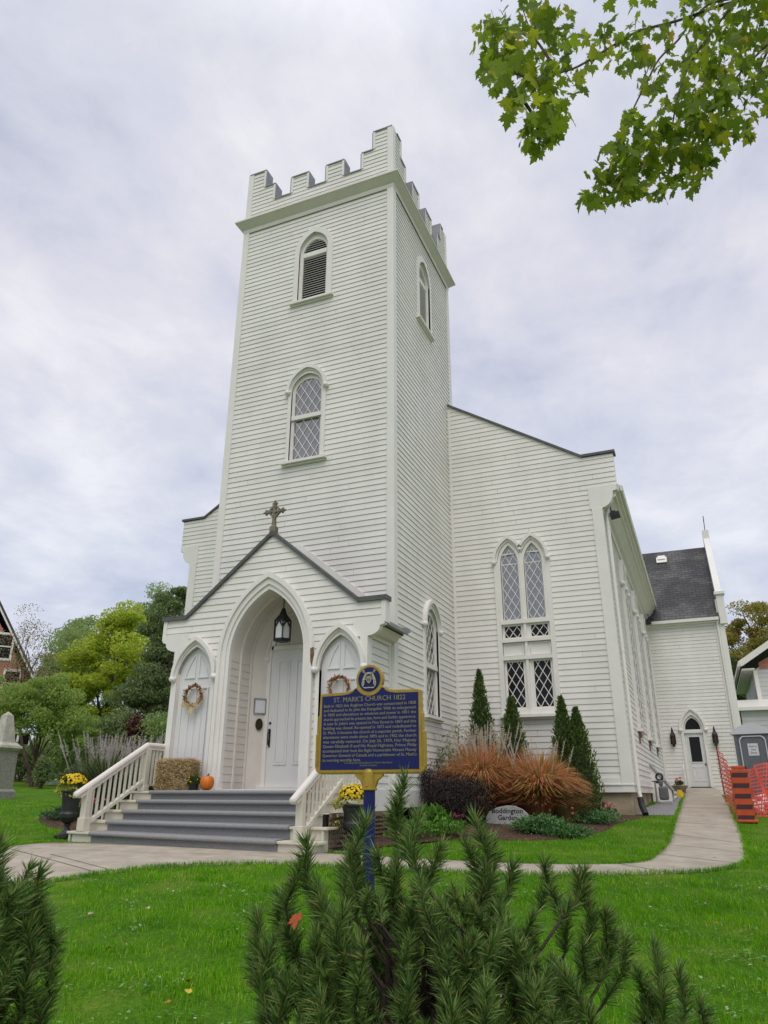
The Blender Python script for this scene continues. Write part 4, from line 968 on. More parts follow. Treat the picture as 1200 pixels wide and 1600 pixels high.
WRE = mat('dried_leaves_and_vines', (1, 1, 1), .8, island=[(0, (.10, .035, .02)), (.3, (.22, .07, .035)), (.5, (.34, .10, .03)), (.7, (.42, .20, .05)), (.86, (.55, .42, .25)), (1, (.04, .03, .02))])
STRAW = mat('raffia_straw', (1, 1, 1), .8, island=[(0, (.50, .36, .16)), (.5, (.62, .48, .25)), (1, (.36, .25, .10))])
for ux, lab in ((-4.30, 'autumn wreath with a raffia bow on the left niche panel beside the door'), (-.67, 'reddish autumn wreath on the right niche panel, half hidden behind the blue plaque')):
    t = thing('door_wreath', lab, 'wreath', (ux, YP-.03, 2.05), 'autumn wreaths on the porch front')
    r = rnd(int(abs(ux)*10)); mb = MB()
    for k in range(3): mb.tube([(ux+(.215+.018*math.cos(3*a+k*2))*math.sin(a), YP-.045+.02*math.sin(3*a+k*2), 2.06+(.215+.018*math.cos(3*a+k*2))*math.cos(a)) for a in np.linspace(0, 2*math.pi, 40)], .014, 5, False)
    for k in range(230):
        a = r.uniform(0, 2*math.pi); rr = .215+r.normal(0, .022); p = np.array((ux+rr*math.sin(a), YP-.05-abs(r.normal(0, .02)), 2.06+rr*math.cos(a)))
        d1 = r.normal(size=3)*.022; d2 = r.normal(size=3)*.014; mb.add([p-d1, p+d2, p+d1, p-d2], [(0, 1, 2, 3)])
    obj('vine_ring', mb, WRE, t, normals=False)
    mb = MB()
    for k in range(90):
        g_ = r.randint(3); a0 = (math.pi*.5, -math.pi*.5+.2, -math.pi*.5-.2)[g_]
        if g_ == 0: d = np.array((r.normal(0, .22), -.15, -1))*r.uniform(.1, .2)
        else: s_ = 1 if g_ == 1 else -1; d = np.array((s_, -.15, r.normal(.12, .2)))*r.uniform(.12, .26)
        p = np.array((ux+r.normal(0, .02), YP-.08, 1.84)); q = np.cross(d, (0, 1, 0)); q = q/np.linalg.norm(q)*.006; mb.add([p-q, p+q, p+d+q, p+d-q], [(0, 1, 2, 3)])
    obj('raffia_bow', mb, STRAW, t, normals=False)
# notice frame and oval plaque on the splayed panel left of the door
sx0, sy0, sx1, sy1 = -3.40, YP+.93, -3.14, YP+1.27
dsp = np.array((sx1-sx0, sy1-sy0, 0)); dsp /= np.linalg.norm(dsp); nsp = np.array((dsp[1], -dsp[0], 0)); msp = np.array(((sx0+sx1)/2, (sy0+sy1)/2, 0))
psp = plane(msp, dsp, nsp)
t = thing('notice_frame', 'small grey framed white notice beside the front door', 'notice', psp(0, 1.76, .01))
o_ = rect(-.15, .15, 1.73, 2.08); i_ = rect(-.125, .125, 1.755, 2.055)
mb = MB(); mb.ring(psp, i_+i_[:1], o_+o_[:1], .004, .03); obj('frame', mb, LEAD, t)
mb = MB(); mb.slab(psp, i_, .004, .012); obj('notice_sheet', mb, mat('paper', (.72, .73, .74), .7), t)
mb = MB(); ov = [(.085*math.cos(a), 1.50+.13*math.sin(a)) for a in np.linspace(0, 2*math.pi, 25)[:-1]]; mb.slab(psp, ov, .004, .03); ov2 = [(u*.78, 1.5+(z-1.5)*.82) for u, z in ov]; mb.ring(psp, ov2+ov2[:1], ov+ov[:1], .03, .038)
for r2 in (.35, .6): mb.slab(psp, [(u*r2*.6, 1.5+(z-1.5)*r2) for u, z in ov], .03, .034+(.004 if r2 < .5 else 0))
tag(obj('oval_plaque', mb, mat('dark_bronze', (.05, .042, .02), .45, .4, 30, metal=.5), loc=psp(0, 1.37, 0)), 'dark bronze oval plaque below the framed notice', 'plaque')

HAY = mat('hay', (1, 1, 1), .95, island=[(0, (.33, .23, .10)), (.4, (.52, .39, .19)), (.7, (.40, .29, .13)), (1, (.64, .50, .28))])
HAYC = mat('hay_core', (.16, .11, .05), .95, .5, 25, bump=1, bscale=60)
def haybale():
    t = thing('hay_bale', 'square straw bale set on the porch edge beside the left railing', 'hay bale', (-4.28, -1.66, .08)); r = rnd(5)
    lo = np.array((-4.68, -1.84, .08)); hi = np.array((-3.88, -1.46, .66))
    mb = MB(); mb.box(lo+.02, hi-.02); obj('bale_core', mb, HAYC, t)
    n = 5200; p = lo+(hi-lo)*r.rand(n, 3); f = r.randint(0, 5, n)
    for ax, sd_, k in ((1, 0, (0, 1)), (2, 1, (2,)), (0, 0, (3,)), (0, 1, (4,))):
        m_ = np.isin(f, k); p[m_, ax] = (hi if sd_ else lo)[ax]+r.normal(0, .012, m_.sum())
    d = r.normal(size=(n, 3))*np.array((1, .35, .55)); d /= np.linalg.norm(d, axis=1)[:, None]; d *= r.uniform(.03, .085, n)[:, None]
    q = np.cross(d, r.normal(size=(n, 3))); q /= np.linalg.norm(q, axis=1)[:, None]; q *= .0035
    V = np.stack([p-d-q, p-d+q, p+d+q, p+d-q], 1).reshape(-1, 3); npobj('loose_straw', V, np.arange(4*n).reshape(-1, 4), HAY, t)
haybale()
PUMP = mat('orange_pumpkin_skin', (.62, .155, .012), .45, .18, 6, stretch=(1, 1, .3))
def pumpkin(c, r, h, lab):
    t = thing('pumpkin', lab, 'pumpkin', c, 'pumpkins on the porch'); mb = MB(); V = []; nr, ns = 14, 48
    for i in range(nr+1):
        th = math.pi*i/nr
        for k in range(ns):
            a = 2*math.pi*k/ns; rr = r*math.sin(th)**.75*(1-.07*abs(math.sin(a*4.5))**.6 if True else 1)+.001; zz2 = h/2-h/2*math.cos(th); zz2 -= .16*h*(math.exp(-((math.pi-th)/.35)**2))
            V.append((c[0]+rr*math.cos(a), c[1]+rr*math.sin(a), c[2]+zz2))
    mb.add(V, [(i*ns+k, i*ns+(k+1) % ns, (i+1)*ns+(k+1) % ns, (i+1)*ns+k) for i in range(nr) for k in range(ns)]); obj('body', mb, PUMP, t, smooth=True)
    mb = MB(); mb.tube([(c[0], c[1], c[2]+h*.82), (c[0]+.01, c[1], c[2]+h*.97), (c[0]+.035, c[1], c[2]+h*1.05)], [.028, .02, .024], 7); obj('stem', mb, mat('pumpkin_stem', (.20, .17, .07), .8), t)
pumpkin((-3.47, -1.72, .075), .15, .30, 'tall orange pumpkin next to the hay bale by the arch'); pumpkin((-.98, -1.62, .075), .16, .25, 'orange pumpkin behind the right railing of the steps')

LEAF_MUM = leafmat('mum_leaves', [(0, (.03, .07, .015)), (.6, (.06, .12, .025)), (1, (.09, .15, .03))])
YEL = leafmat('yellow_flowers', [(0, (.70, .44, .01)), (.5, (.85, .60, .015)), (1, (.78, .50, .01))], .15)
def quads(r, P, L, Wd, nrm=None, up_=.0, bend=None):
    """leaf quads at points P"""
    n = len(P); d = r.normal(size=(n, 3)); d[:, 2] += up_; d /= np.linalg.norm(d, axis=1)[:, None]
    q = np.cross(d, r.normal(size=(n, 3))); q /= np.linalg.norm(q, axis=1)[:, None]+1e-9
    l = (L*r.uniform(.7, 1.3, n))[:, None]; ww = (Wd*r.uniform(.7, 1.3, n))[:, None]
    V = np.stack([P-d*l*.5, P+q*ww*.5, P+d*l*.5, P-q*ww*.5], 1).reshape(-1, 3); return V, np.arange(4*n).reshape(-1, 4)
def blob(r, c, rad, n, shell=.55, lower=-1):
    d = r.normal(size=(n, 3)); d /= np.linalg.norm(d, axis=1)[:, None]; d[:, 2] = np.where(d[:, 2] < lower, -d[:, 2], d[:, 2])
    k = (shell+(1-shell)*r.rand(n)**.5)[:, None]; return np.array(c)+d*k*np.array(rad)
def flowers(r, c, rad, n, size):
    """little flower heads facing out from a dome"""
    d = r.normal(size=(n, 3)); d[:, 2] = abs(d[:, 2])*1.1-.15; d /= np.linalg.norm(d, axis=1)[:, None]; P = np.array(c)+d*np.array(rad)*r.uniform(.93, 1.05, (n, 1))
    nn = d+r.normal(0, .3, (n, 3)); nn /= np.linalg.norm(nn, axis=1)[:, None]; u = np.cross(nn, r.normal(size=(n, 3))); u /= np.linalg.norm(u, axis=1)[:, None]; v = np.cross(nn, u)
    s = (size*r.uniform(.7, 1.2, n))[:, None]; k = 7
    V = np.stack([P+nn*s*.3]+[P+s*(math.cos(2*math.pi*j/k)*u+math.sin(2*math.pi*j/k)*v)*(1 if True else 0) for j in range(k)], 1).reshape(-1, 3)
    F = np.concatenate([np.stack([np.arange(n)*(k+1), np.arange(n)*(k+1)+1+j, np.arange(n)*(k+1)+1+(j+1) % k], 1) for j in range(k)]); return V, F
def mums(name, lab, c, rad, nf, fs, spill=None, seed=1):
    t = thing(name, lab, 'flowers', c); r = rnd(seed)
    V, F = quads(r, blob(r, np.array(c)+(0, 0, rad[2]*.1), np.array(rad)*.93, 900, .5, -.2), .05, .03); npobj('foliage', V, F, LEAF_MUM, t)
    if nf: V, F = flowers(r, np.array(c)+(0, 0, rad[2]*.15), rad, nf, fs); npobj('flower_heads', V, F, YEL, t)
    if spill:
        P = np.vstack([blob(r, np.array(c)+np.array(o), np.array(s_), k) for o, s_, k in spill]); V, F = quads(r, P, .085, .035); npobj('trailing_leaves', V, F, leafmat('lime_leaves', [(0, (.28, .32, .04)), (.5, (.45, .45, .10)), (1, (.55, .52, .2))]), t)
IRON = mat('black_cast_iron', (.02, .02, .02), .5, .4, 9, bump=.1, spec=.5)
def urn(lab, c, h=.78, R0=.21):
    t = thing('garden_urn', lab, 'urn', c, 'black urns at the foot of the steps'); k = R0/.21
    mb = MB(); mb.box((c[0]-.17*k, c[1]-.17*k, c[2]), (c[0]+.17*k, c[1]+.17*k, c[2]+.05)); mb.lathe(c, [(.15*k, .05), (.15*k, .07), (.11*k, .10), (.055*k, .17), (.05*k, .21), (.075*k, .22), (.075*k, .24), (.055*k, .25)], 20); obj('foot', mb, IRON, t)
    mb = MB(); mb.lathe(c, [(.06*k, .25), (.13*k, .29), (.19*k, .37), (.195*k, .43), (.165*k, .47), (.165*k, .50), (.175*k, .60), (.205*k, h-.05), (.235*k, h-.02), (.235*k, h), (.20*k, h), (.17*k, h-.1)], 24); obj('bowl', mb, IRON, t, smooth=False)
uL = at(113, 1297, 15.9); uL = (-5.62, -3.18, float(gz(-5.62, -3.18)))
urn('black urn of yellow mums left of the lowest step', uL, .86, .19)
uR = (.30, -2.62, float(gz(.30, -2.62)))
urn('black urn of yellow mums right of the steps by the lattice', uR, .74, .21)
mb = MB(); mb.box((uR[0]-.25, uR[1]-.25, uR[2]-.05), (uR[0]+.25, uR[1]+.25, uR[2]+.005)); tag(obj('stepping_stone', mb, CONC, loc=(uR[0], uR[1], uR[2])), 'small square concrete pad under the right urn', 'paving slab')
mums('potted_mums', 'yellow mums with lime trailing leaves in the right urn', (uR[0], uR[1], uR[2]+.84), (.27, .27, .20), 230, .026, [((-.22, -.1, -.08), (.14, .12, .10), 60), ((-.05, -.2, -.04), (.2, .1, .08), 60), ((-.32, -.1, -.42), (.09, .08, .16), 45)], 21)
mums('potted_mums', 'yellow mums and lime leaves in the left urn', (uL[0], uL[1], uL[2]+.98), (.25, .25, .17), 190, .026, [((-.12, -.1, -.10), (.2, .16, .13), 110), ((.1, -.1, -.14), (.15, .12, .12), 60)], 22)
mums('potted_mums', 'green potted mum in bud between the hay bale and the pumpkin', (-3.74, -1.78, .22), (.15, .15, .13), 12, .018, None, 23)
mb = MB(); mb.lathe((-3.74, -1.78, .078), [(.075, 0), (.10, .15), (.105, .15)], 14); tag(obj('flower_pot', mb, BLACKP, loc=(-3.74, -1.78, .078)), 'dark plastic pot under the green mum on the porch', 'flower pot')

# ------------------------------------------------------------------ heritage plaque
BX, BY = 2.62, -7.203; GB = float(gz(BX, BY))
sign = thing('heritage_plaque', 'blue and gold historical plaque headed ST. MARK’S CHURCH 1822 on a blue post', 'sign', (BX, BY, GB))
PQ = plane((BX, BY, 0), (1, 0, 0), (0, -1, 0))
def signoutline(d):
    """right half of the outer outline, then mirrored; d = inset"""
    R1 = .170-d; cz = 1.250; pts = []
    for a in np.linspace(math.pi/2, -.45, 14): pts.append((R1*math.cos(a), cz+R1*math.sin(a)))
    pts += [(.185-d*.3, 1.150-d*.2), (.24-d*.1, 1.127-d*.7), (.32, 1.118-d), (.60-d*.6, 1.112-d), (.632-d, 1.10-d), (.632-d, 1.08-d)]
    return pts
body = signoutline(0)+[(.637, .86), (.652, .855), (.652, .66), (.674, .65), (.674, .30), (.660, .25), (.62, .222), (.58, .215)]
full = body+[(-x, z) for x, z in body[::-1]]
mb = MB(); mb.slab(PQ, full, -.035, .03); obj('gold_frame', mb, GOLD, sign, bevel=.006)
ib = [(.0, 1.068)]
fld = [(.603, .262), (.603, 1.078), (.34, 1.083), (.25, 1.095), (.20, 1.120), (.185, 1.145)]
for a in np.linspace(-.55, -math.pi/2, 8): fld.append((.186*math.cos(a), 1.25+.186*math.sin(a)))
fld = fld+[(-x, z) for x, z in fld[::-1][1:]]
mb = MB(); mb.slab(PQ, fld, .03, .034); obj('blue_field', mb, NAVY, sign)
mb = MB(); mb.slab(PQ, [(.140*math.cos(a), 1.25+.140*math.sin(a)) for a in np.linspace(0, 2*math.pi, 33)[:-1]], .03, .034); obj('crest_field', mb, NAVY, sign)
mb = MB()
for k, (x0, z0_, z1_) in enumerate(((.630, .30, .84), (.648, .30, .65))):
    for s in (-1, 1): mb.box((BX+s*x0-.004, BY-.037, z0_), (BX+s*x0+.004, BY-.0301, z1_))
mb.box((BX-.60, BY-.037, .232), (BX+.60, BY-.0301, .244)); obj('frame_moulding', mb, GOLD, sign)
def text_part(name, s, u, z, size, parent, m, pl_n=.035, align='CENTER', ext=.002, fit=None, rot=0.0, base=None, bold=0.0):
    cu = bpy.data.curves.new(name, 'FONT'); cu.body = s; cu.size = size; cu.extrude = ext; cu.align_x = align; cu.resolution_u = 2; cu.offset = bold
    o = bpy.data.objects.new(name, cu); COL.objects.link(o); bpy.context.view_layer.update()
    dg = bpy.context.evaluated_depsgraph_get(); me = bpy.data.meshes.new_from_object(o.evaluated_get(dg)); bpy.data.objects.remove(o); bpy.data.curves.remove(cu)
    n = len(me.vertices); co = np.zeros(n*3, np.float32); me.vertices.foreach_get('co', co); co = co.reshape(-1, 3)
    if fit: co[:, 0] *= fit/(co[:, 0].max()-co[:, 0].min()); 
    if fit and align == 'LEFT': co[:, 0] -= co[:, 0].min()
    P = np.array([base(u+x, z+y, pl_n+zz3) for x, y, zz3 in co]); P -= wpos(parent)
    me.vertices.foreach_set('co', P.astype(np.float32).ravel()); me.materials.clear(); me.materials.append(m); me.update()
    o = bpy.data.objects.new(name, me); COL.objects.link(o); o.parent = parent; return o
text_part('title_lettering', "ST. MARK'S CHURCH 1822", 0, 1.005, .078, sign, GILT, fit=.90, base=PQ, ext=.003)
lines = ["Built in 1822 this Anglican Church was consecrated in 1828", "and dedicated to St. John the Evangelist. With its enlargement", "in 1842 and alterations to windows and tower in 1851 the",
         "church approached its present size, form and Gothic appearance.", "A new St. John's was opened in Pine Street in 1869 and this", "building was closed. Re-opened in 1873 and rededicated to",
         "St. Mark, it became the church of a separate parish. Further", "alterations were made about 1895 and in 1962 the church", "was carefully restored. On July 26, 1959, Her Majesty",
         "Queen Elizabeth II and His Royal Highness, Prince Philip", "accompanied their host the Right Honourable Vincent Massey", "Governor General of Canada and a parishioner of St. Mark's", "to morning worship here."]
tx = []
for i, s_ in enumerate(lines):
    text_part('body_lettering', s_, -.575, .950-i*.0500, .046, sign, GILT, align='LEFT', fit=1.15 if i < 12 else .48, base=PQ, bold=.0004)
for i, s_ in enumerate(("Erected by the Archaeological and Historic Sites Board,", "Archives of Ontario")): text_part('footer_lettering', s_, 0, .325-i*.028, .026, sign, GILT, base=PQ)
# crest: shield between two antlered supporters, a beast above and a scroll below
mb = MB()
def rel(P, n1=.045): mb.slab(PQ, [(x*.92, 1.25+z*.92) for x, z in P], .034, n1)
def stroke(a, b, w0, w1, n1=.044):
    a = np.array(a); b = np.array(b); d = (b-a)/np.linalg.norm(b-a); q = np.array((-d[1], d[0])); rel([tuple(a-q*w0), tuple(b-q*w1), tuple(b+q*w1), tuple(a+q*w0)], n1)
for a, b in (((-.026, .035), (.026, .035)), ((-.026, .035), (-.026, -.02)), ((.026, .035), (.026, -.02)), ((-.026, -.02), (0, -.05)), ((.026, -.02), (0, -.05)), ((-.026, .01), (.026, .01)), ((0, .01), (0, -.045)), ((-.012, .022), (.012, .022))): stroke(a, b, .004, .004, .046)
for s in (-1, 1):
    st = lambda a, b, w0, w1: stroke((s*a[0], a[1]), (s*b[0], b[1]), w0, w1)
    st((.050, .052), (.078, -.015), .013, .016); st((.078, -.015), (.066, -.05), .013, .006); st((.066, -.05), (.082, -.082), .006, .004); st((.082, -.01), (.094, -.055), .008, .005); st((.094, -.055), (.085, -.088), .005, .004)
    st((.058, .035), (.036, .022), .006, .004); st((.06, .015), (.038, -.005), .006, .004); st((.050, .05), (.046, .075), .011, .009); st((.046, .075), (.028, .068), .009, .005)
    st((.052, .08), (.078, .108), .004, .003); st((.066, .095), (.066, .118), .003, .002); st((.078, .108), (.10, .10), .004, .002); st((.060, .088), (.088, .085), .003, .002); st((.078, .108), (.082, .125), .003, .002)
stroke((-.03, .075), (.028, .078), .011, .009); stroke((.026, .08), (.042, .072), .009, .005); stroke((-.024, .072), (-.03, .052), .005, .004); stroke((.014, .072), (.018, .052), .005, .004)
rel([(-.085, -.092), (-.04, -.10), (0, -.096), (.04, -.10), (.085, -.092), (.06, -.112), (0, -.108), (-.06, -.112)], .042)
obj('crest_relief', mb, CREST, sign)
mb = MB(); mb.lathe((BX, BY, 0), [(.066, GB-.3), (.066, .05)], 20); obj('post', mb, NAVY, sign, smooth=False)
mb = MB(); mb.lathe((BX, BY, 0), [(.082, .045), (.088, .05), (.088, .065), (.078, .07), (.075, .20), (.072, .235), (.055, .262), (.02, .275)], 20)
for s in (-1, 1): mb.slab(PQ, [(s*.07, .06), (s*.085, .10), (s*.105, .15), (s*.16, .19), (s*.17, .222), (s*.06, .222)][::s], -.025, .025)
mb.ball((BX, BY-.078, .09), .012, 8, 6); obj('post_socket', mb, GOLD, sign, smooth=False)

# ------------------------------------------------------------------ wall lanterns and lights
SC = mat('dark_bronze_lantern', (.022, .012, .012), .45, .4, 12)
for ux, lab in ((4.93, 'dark pointed wall lantern left of the arched side door'), (6.58, 'dark pointed wall lantern right of the arched side door')):
    t = thing('wall_lantern', lab, 'wall lamp', PW(ux, 1.95, .1), 'lanterns beside the side door'); cx, cy, _ = PW(ux, 0, .16)
    mb = MB(); mb.lathe((cx, cy, 0), [(.012, 2.72), (.02, 2.70), (.055, 2.52), (.105, 2.40), (.115, 2.38), (.115, 2.35)], 6); mb.lathe((cx, cy, 0), [(.06, 1.93), (.06, 2.0), (.07, 2.03), (.10, 2.05)], 6)
    for k in range(6): a = math.pi/3*k; mb.bar((cx+.1*math.cos(a), cy+.1*math.sin(a), 2.03), (cx+.1*math.cos(a), cy+.1*math.sin(a), 2.37), .022, .022, (math.cos(a), math.sin(a), 0))
    mb.slab(PW, rect(ux-.05, ux+.05, 2.0, 2.4), 0, .05); obj('frame', mb, SC, t); mb = MB(); mb.lathe((cx, cy, 0), [(.088, 2.05), (.088, 2.35)], 6); obj('pane', mb, mat('amber_glass', (.07, .03, .02), .3), t)
for yv_, lab in ((4.86, 'black floodlight under the front corner of the nave eaves'), (18.9, 'black floodlight under the eaves where the nave meets the wing')):
    t = thing('floodlight', lab, 'floodlight', (4.72, yv_, 7.3), 'floodlights under the eaves')
    mb = MB(); mb.obox((4.70, yv_, 7.28), ((1, 0, .15), (0, 1, 0), (-.15, 0, 1)), (.13, .15, .06)); mb.obox((4.66, yv_, 7.36), ((1, 0, .15), (0, 1, 0), (-.15, 0, 1)), (.07, .08, .04)); obj('housing', mb, BLACKP, t, bevel=.01)
    mb = MB(); mb.tube([(4.62, yv_, 7.36), (4.60, yv_, 7.5), (4.60, yv_, 7.74)], .02, 6); obj('bracket', mb, BLACKP, t)

# ------------------------------------------------------------------ by the side door
t = thing('door_handrail', 'thin white metal handrail left of the side door', 'handrail', (5.22, 18.6, .2))
mb = MB(); mb.tube([(5.22, 17.6, .05), (5.22, 17.6, .98), (5.22, 17.75, 1.05), (5.22, 19.45, 1.25), (5.22, 19.5, 1.2), (5.22, 19.5, .3)], .02, 8); mb.tube([(5.22, 17.6, .55), (5.22, 19.5, .75)], .012, 6); mb.tube([(5.22, 18.5, .15), (5.22, 18.5, 1.13)], .012, 6); obj('rail', mb, TRIM, t)
px, py = 5.0, 17.5; pz = float(gz(px, py))
mb = MB(); mb.lathe((px, py, pz+.02), [(.12, 0), (.13, .05), (.10, .09), (.20, .16), (.29, .30), (.31, .34), (.29, .35), (.25, .30)], 18); pot = tag(obj('planter_bowl', mb, mat('weathered_stone_planter', (.27, .22, .16), .9, .3, 10, bump=.3), loc=(px, py, pz)), 'round stone planter bowl beside the side door walk', 'planter')
t = thing('geranium', 'pink geraniums growing in the stone planter bowl', 'flowers', (px, py, pz+.33)); r = rnd(3)
V, F = quads(r, blob(r, (px, py, pz+.42), (.2, .2, .14), 160, .2), .09, .06); npobj('foliage', V, F, LEAF_MUM, t)
V = []; F = []
for (dx, dz) in ((-.06, .22), (.06, .26), (-.10, .15), (.02, .14)):
    v_, f_ = flowers(r, (px+dx, py-.1, pz+.38+dz), (.045, .045, .045), 30, .02); F.append(f_+sum(len(q) for q in V)); V.append(v_)
npobj('flower_heads', np.vstack(V), np.vstack(F), mat('pink_petals', (.62, .10, .16), .6), t)
# gas meter set
mx_, my_ = 4.80, 9.4; mz = float(gz(mx_, my_))
t = thing('gas_meter', 'grey gas meter with black regulator against the nave foundation', 'gas meter', (mx_, my_, mz))
mb = MB(); mb.box((mx_-.12, my_-.14, mz+.12), (mx_+.14, my_+.16, mz+.5)); mb.box((mx_-.10, my_-.12, mz+.5), (mx_+.02, my_+.1, mz+.68)); obj('meter_body', mb, mat('grey_meter_paint', (.13, .135, .14), .5, .15, 8), t, bevel=.05)
mb = MB(); mb.tube([(mx_-.06, my_-.02, mz+.82)]+[(mx_-.06+.09*math.sin(a), my_-.02, mz+.76+.09*math.cos(a)) for a in np.linspace(0, 2*math.pi, 16)], .03, 8); mb.tube([(mx_-.06, my_, mz+.66), (mx_-.06, my_, mz+.7)], .05, 8); mb.tube([(mx_-.22, my_, mz+.62), (mx_-.06, my_, mz+.62)], .04, 8); obj('regulator', mb, BLACK, t)
mb = MB(); mb.tube([(mx_-.2, my_-.05, mz), (mx_-.2, my_-.05, mz+.62)], .025, 8); mb.tube([(mx_+.1, my_+.1, mz+.5), (mx_+.12, my_+.1, mz+.64), (mx_-.3, my_+.1, mz+.64)], .02, 8); mb.box((mx_-.25, my_-.2, mz), (mx_+.2, my_+.2, mz+.04)); obj('pipework', mb, LEAD, t)
mb = MB(); fx, fy = 5.13, 13.2; fz = float(gz(fx, fy)); mb.tube([(fx, fy, fz), (fx, fy, fz+.10)], .004, 5)
mb.add([(fx-.12, fy, fz+.10), (fx+.05, fy-.02, fz+.06), (fx+.12, fy, fz+.14), (fx+.07, fy+.01, fz+.30), (fx-.08, fy, fz+.31)], [(0, 1, 2, 3, 4)]); tag(obj('marker_flag', mb, mat('yellow_vinyl', (.72, .48, .01), .5), loc=(fx, fy, fz)), 'small yellow utility marker flag at the walkway edge', 'marker flag')
mb = MB(); mb.quad((4.62, 13.6, float(gz(4.62, 13.6))+.03), (4.95, 13.4, float(gz(4.95, 13.4))+.03), (5.02, 14.2, float(gz(5.0, 14.2))+.10), (4.7, 14.3, float(gz(4.7, 14.3))+.06)); tag(obj('plastic_sheet', mb, mat('clear_plastic', (.55, .57, .6), .3), loc=(4.8, 13.8, -.1)), 'scrap of pale plastic lying on the gravel', 'plastic sheet')
# ------------------------------------------------------------------ garden bed plants
def grass_clump(name, lab, c, R, H, n, m, np_, mp, seed, droop=1.0, base=.16, group=None, plume_h=1.0, cone=.45):
    """arching ornamental grass: n blades and np_ feathery plumes"""
    t = thing(name, lab, 'ornamental grass', c, group); r = rnd(seed); c = np.array(c, float)
    ang = r.uniform(0, 2*math.pi, n); out_ = r.uniform(.1, 1, n)**.5; ln = H*np.where(r.rand(n) < .35, r.uniform(.4, .85, n), r.uniform(.75, 1.1, n))
    b = c+np.stack([np.cos(ang), np.sin(ang), 0*ang], 1)*(base*R*out_*1.6)[:, None]; K = 6
    P = []
    for k in range(K):
        f = k/(K-1); rad = R*out_*(f**1.5)*(.85+.15*f); zz2 = ln*(f*1.18-.62*droop*out_*f**2.4)
        P.append(b+np.stack([np.cos(ang)*rad, np.sin(ang)*rad, zz2], 1))
    P = np.stack(P, 1); side = np.stack([-np.sin(ang+r.normal(0, .6, n)), np.cos(ang), r.normal(0, .2, n)], 1)
    wd = .0105*np.array([.7, 1, 1, .9, .65, .15])[None, :, None]*r.uniform(.7, 1.4, n)[:, None, None]
    V = np.stack([P-side[:, None]*wd, P+side[:, None]*wd], 2).reshape(-1, 3)
    i0 = (np.arange(n)*K*2)[:, None]+np.arange(K-1)[None]*2; F = np.stack([i0, i0+1, i0+3, i0+2], 2).reshape(-1, 4)
    npobj('blades', V, F, m, t)
    VV = []; FF = []
    for i in range(np_):
        a = r.uniform(0, 2*math.pi); o = r.uniform(0, cone)*R; p0 = c+(math.cos(a)*o, math.sin(a)*o, H*.55); p1 = c+(math.cos(a)*o*1.5+r.normal(0, .04), math.sin(a)*o*1.5, H*plume_h*r.uniform(.88, 1.12))
        L_ = .36*min(H, 1.4)/1.3; d = p1-p0; d /= np.linalg.norm(d); k = 80; f = r.rand(k); q = p1-d*L_*(1-f)[:, None]
        hd = r.normal(size=(k, 3))*.8+d*1.6; hd /= np.linalg.norm(hd, axis=1)[:, None]; hl = (.06*(1-f*.6))[:, None]; sd_ = np.cross(hd, r.normal(size=(k, 3))); sd_ /= np.linalg.norm(sd_, axis=1)[:, None]
        VV.append(np.stack([q-sd_*.004, q+sd_*.004, q+hd*hl+sd_*.002, q+hd*hl-sd_*.002], 1).reshape(-1, 3))
        s0 = np.cross(d, (0, 1, 0)); s0 = s0/np.linalg.norm(s0)*.004; VV.append(np.array([p0-s0, p0+s0, p1+s0*.5, p1-s0*.5]))
    if VV: V = np.vstack(VV); npobj('plumes', V, np.arange(len(V)).reshape(-1, 4), mp, t)
    return t
FALLG = mat('autumn_grass_blades', (1, 1, 1), .7, island=[(0, (.20, .26, .06)), (.2, (.36, .36, .09)), (.36, (.62, .32, .10)), (.52, (.78, .29, .13)), (.7, (.86, .47, .26)), (.85, (.76, .28, .22)), (1, (.62, .50, .22))], trans=.5)
PLUME = mat('pale_grass_plumes', (1, 1, 1), .9, island=[(0, (.55, .48, .38)), (.5, (.70, .62, .52)), (1, (.78, .70, .62))], trans=.3)
PLUMEP = mat('grey_pink_plumes', (1, 1, 1), .9, island=[(0, (.50, .46, .42)), (.6, (.64, .60, .55)), (1, (.56, .42, .46))], trans=.3)
GREENG = mat('green_grass_blades', (1, 1, 1), .7, island=[(0, (.06, .10, .03)), (.5, (.12, .16, .05)), (1, (.22, .24, .10))], trans=.2)
g_ = lambda x, y: (x, y, float(gz(x, y)))
grass_clump('ornamental_grass', 'tall rust orange ornamental grass with pale plumes behind the engraved garden stone', g_(1.15, 2.75), 1.12, 1.85, 5200, FALLG, 85, PLUME, 11, droop=1.25, group='rust coloured grasses in the bed', plume_h=1.02, cone=.75)
grass_clump('ornamental_grass', 'rust orange ornamental grass with few plumes in front of the forked conifer', g_(2.5, 2.7), 1.0, 1.66, 4400, FALLG, 24, PLUME, 12, droop=1.25, group='rust coloured grasses in the bed', plume_h=1.0, cone=.8)
TANG = mat('dry_perennial_stems', (1, 1, 1), .8, island=[(0, (.18, .15, .05)), (.5, (.32, .22, .09)), (.8, (.20, .22, .06)), (1, (.42, .28, .13))], trans=.2)
grass_clump('perennial_clump', 'thin tan and green perennial stems right of the rust grasses', g_(3.1, 2.6), .6, .95, 420, TANG, 0, PLUME, 13, droop=.9)
CON = leafmat('arborvitae_foliage', [(0, (.045, .085, .014)), (.4, (.07, .125, .02)), (.8, (.10, .16, .028)), (1, (.15, .17, .045))], .15)
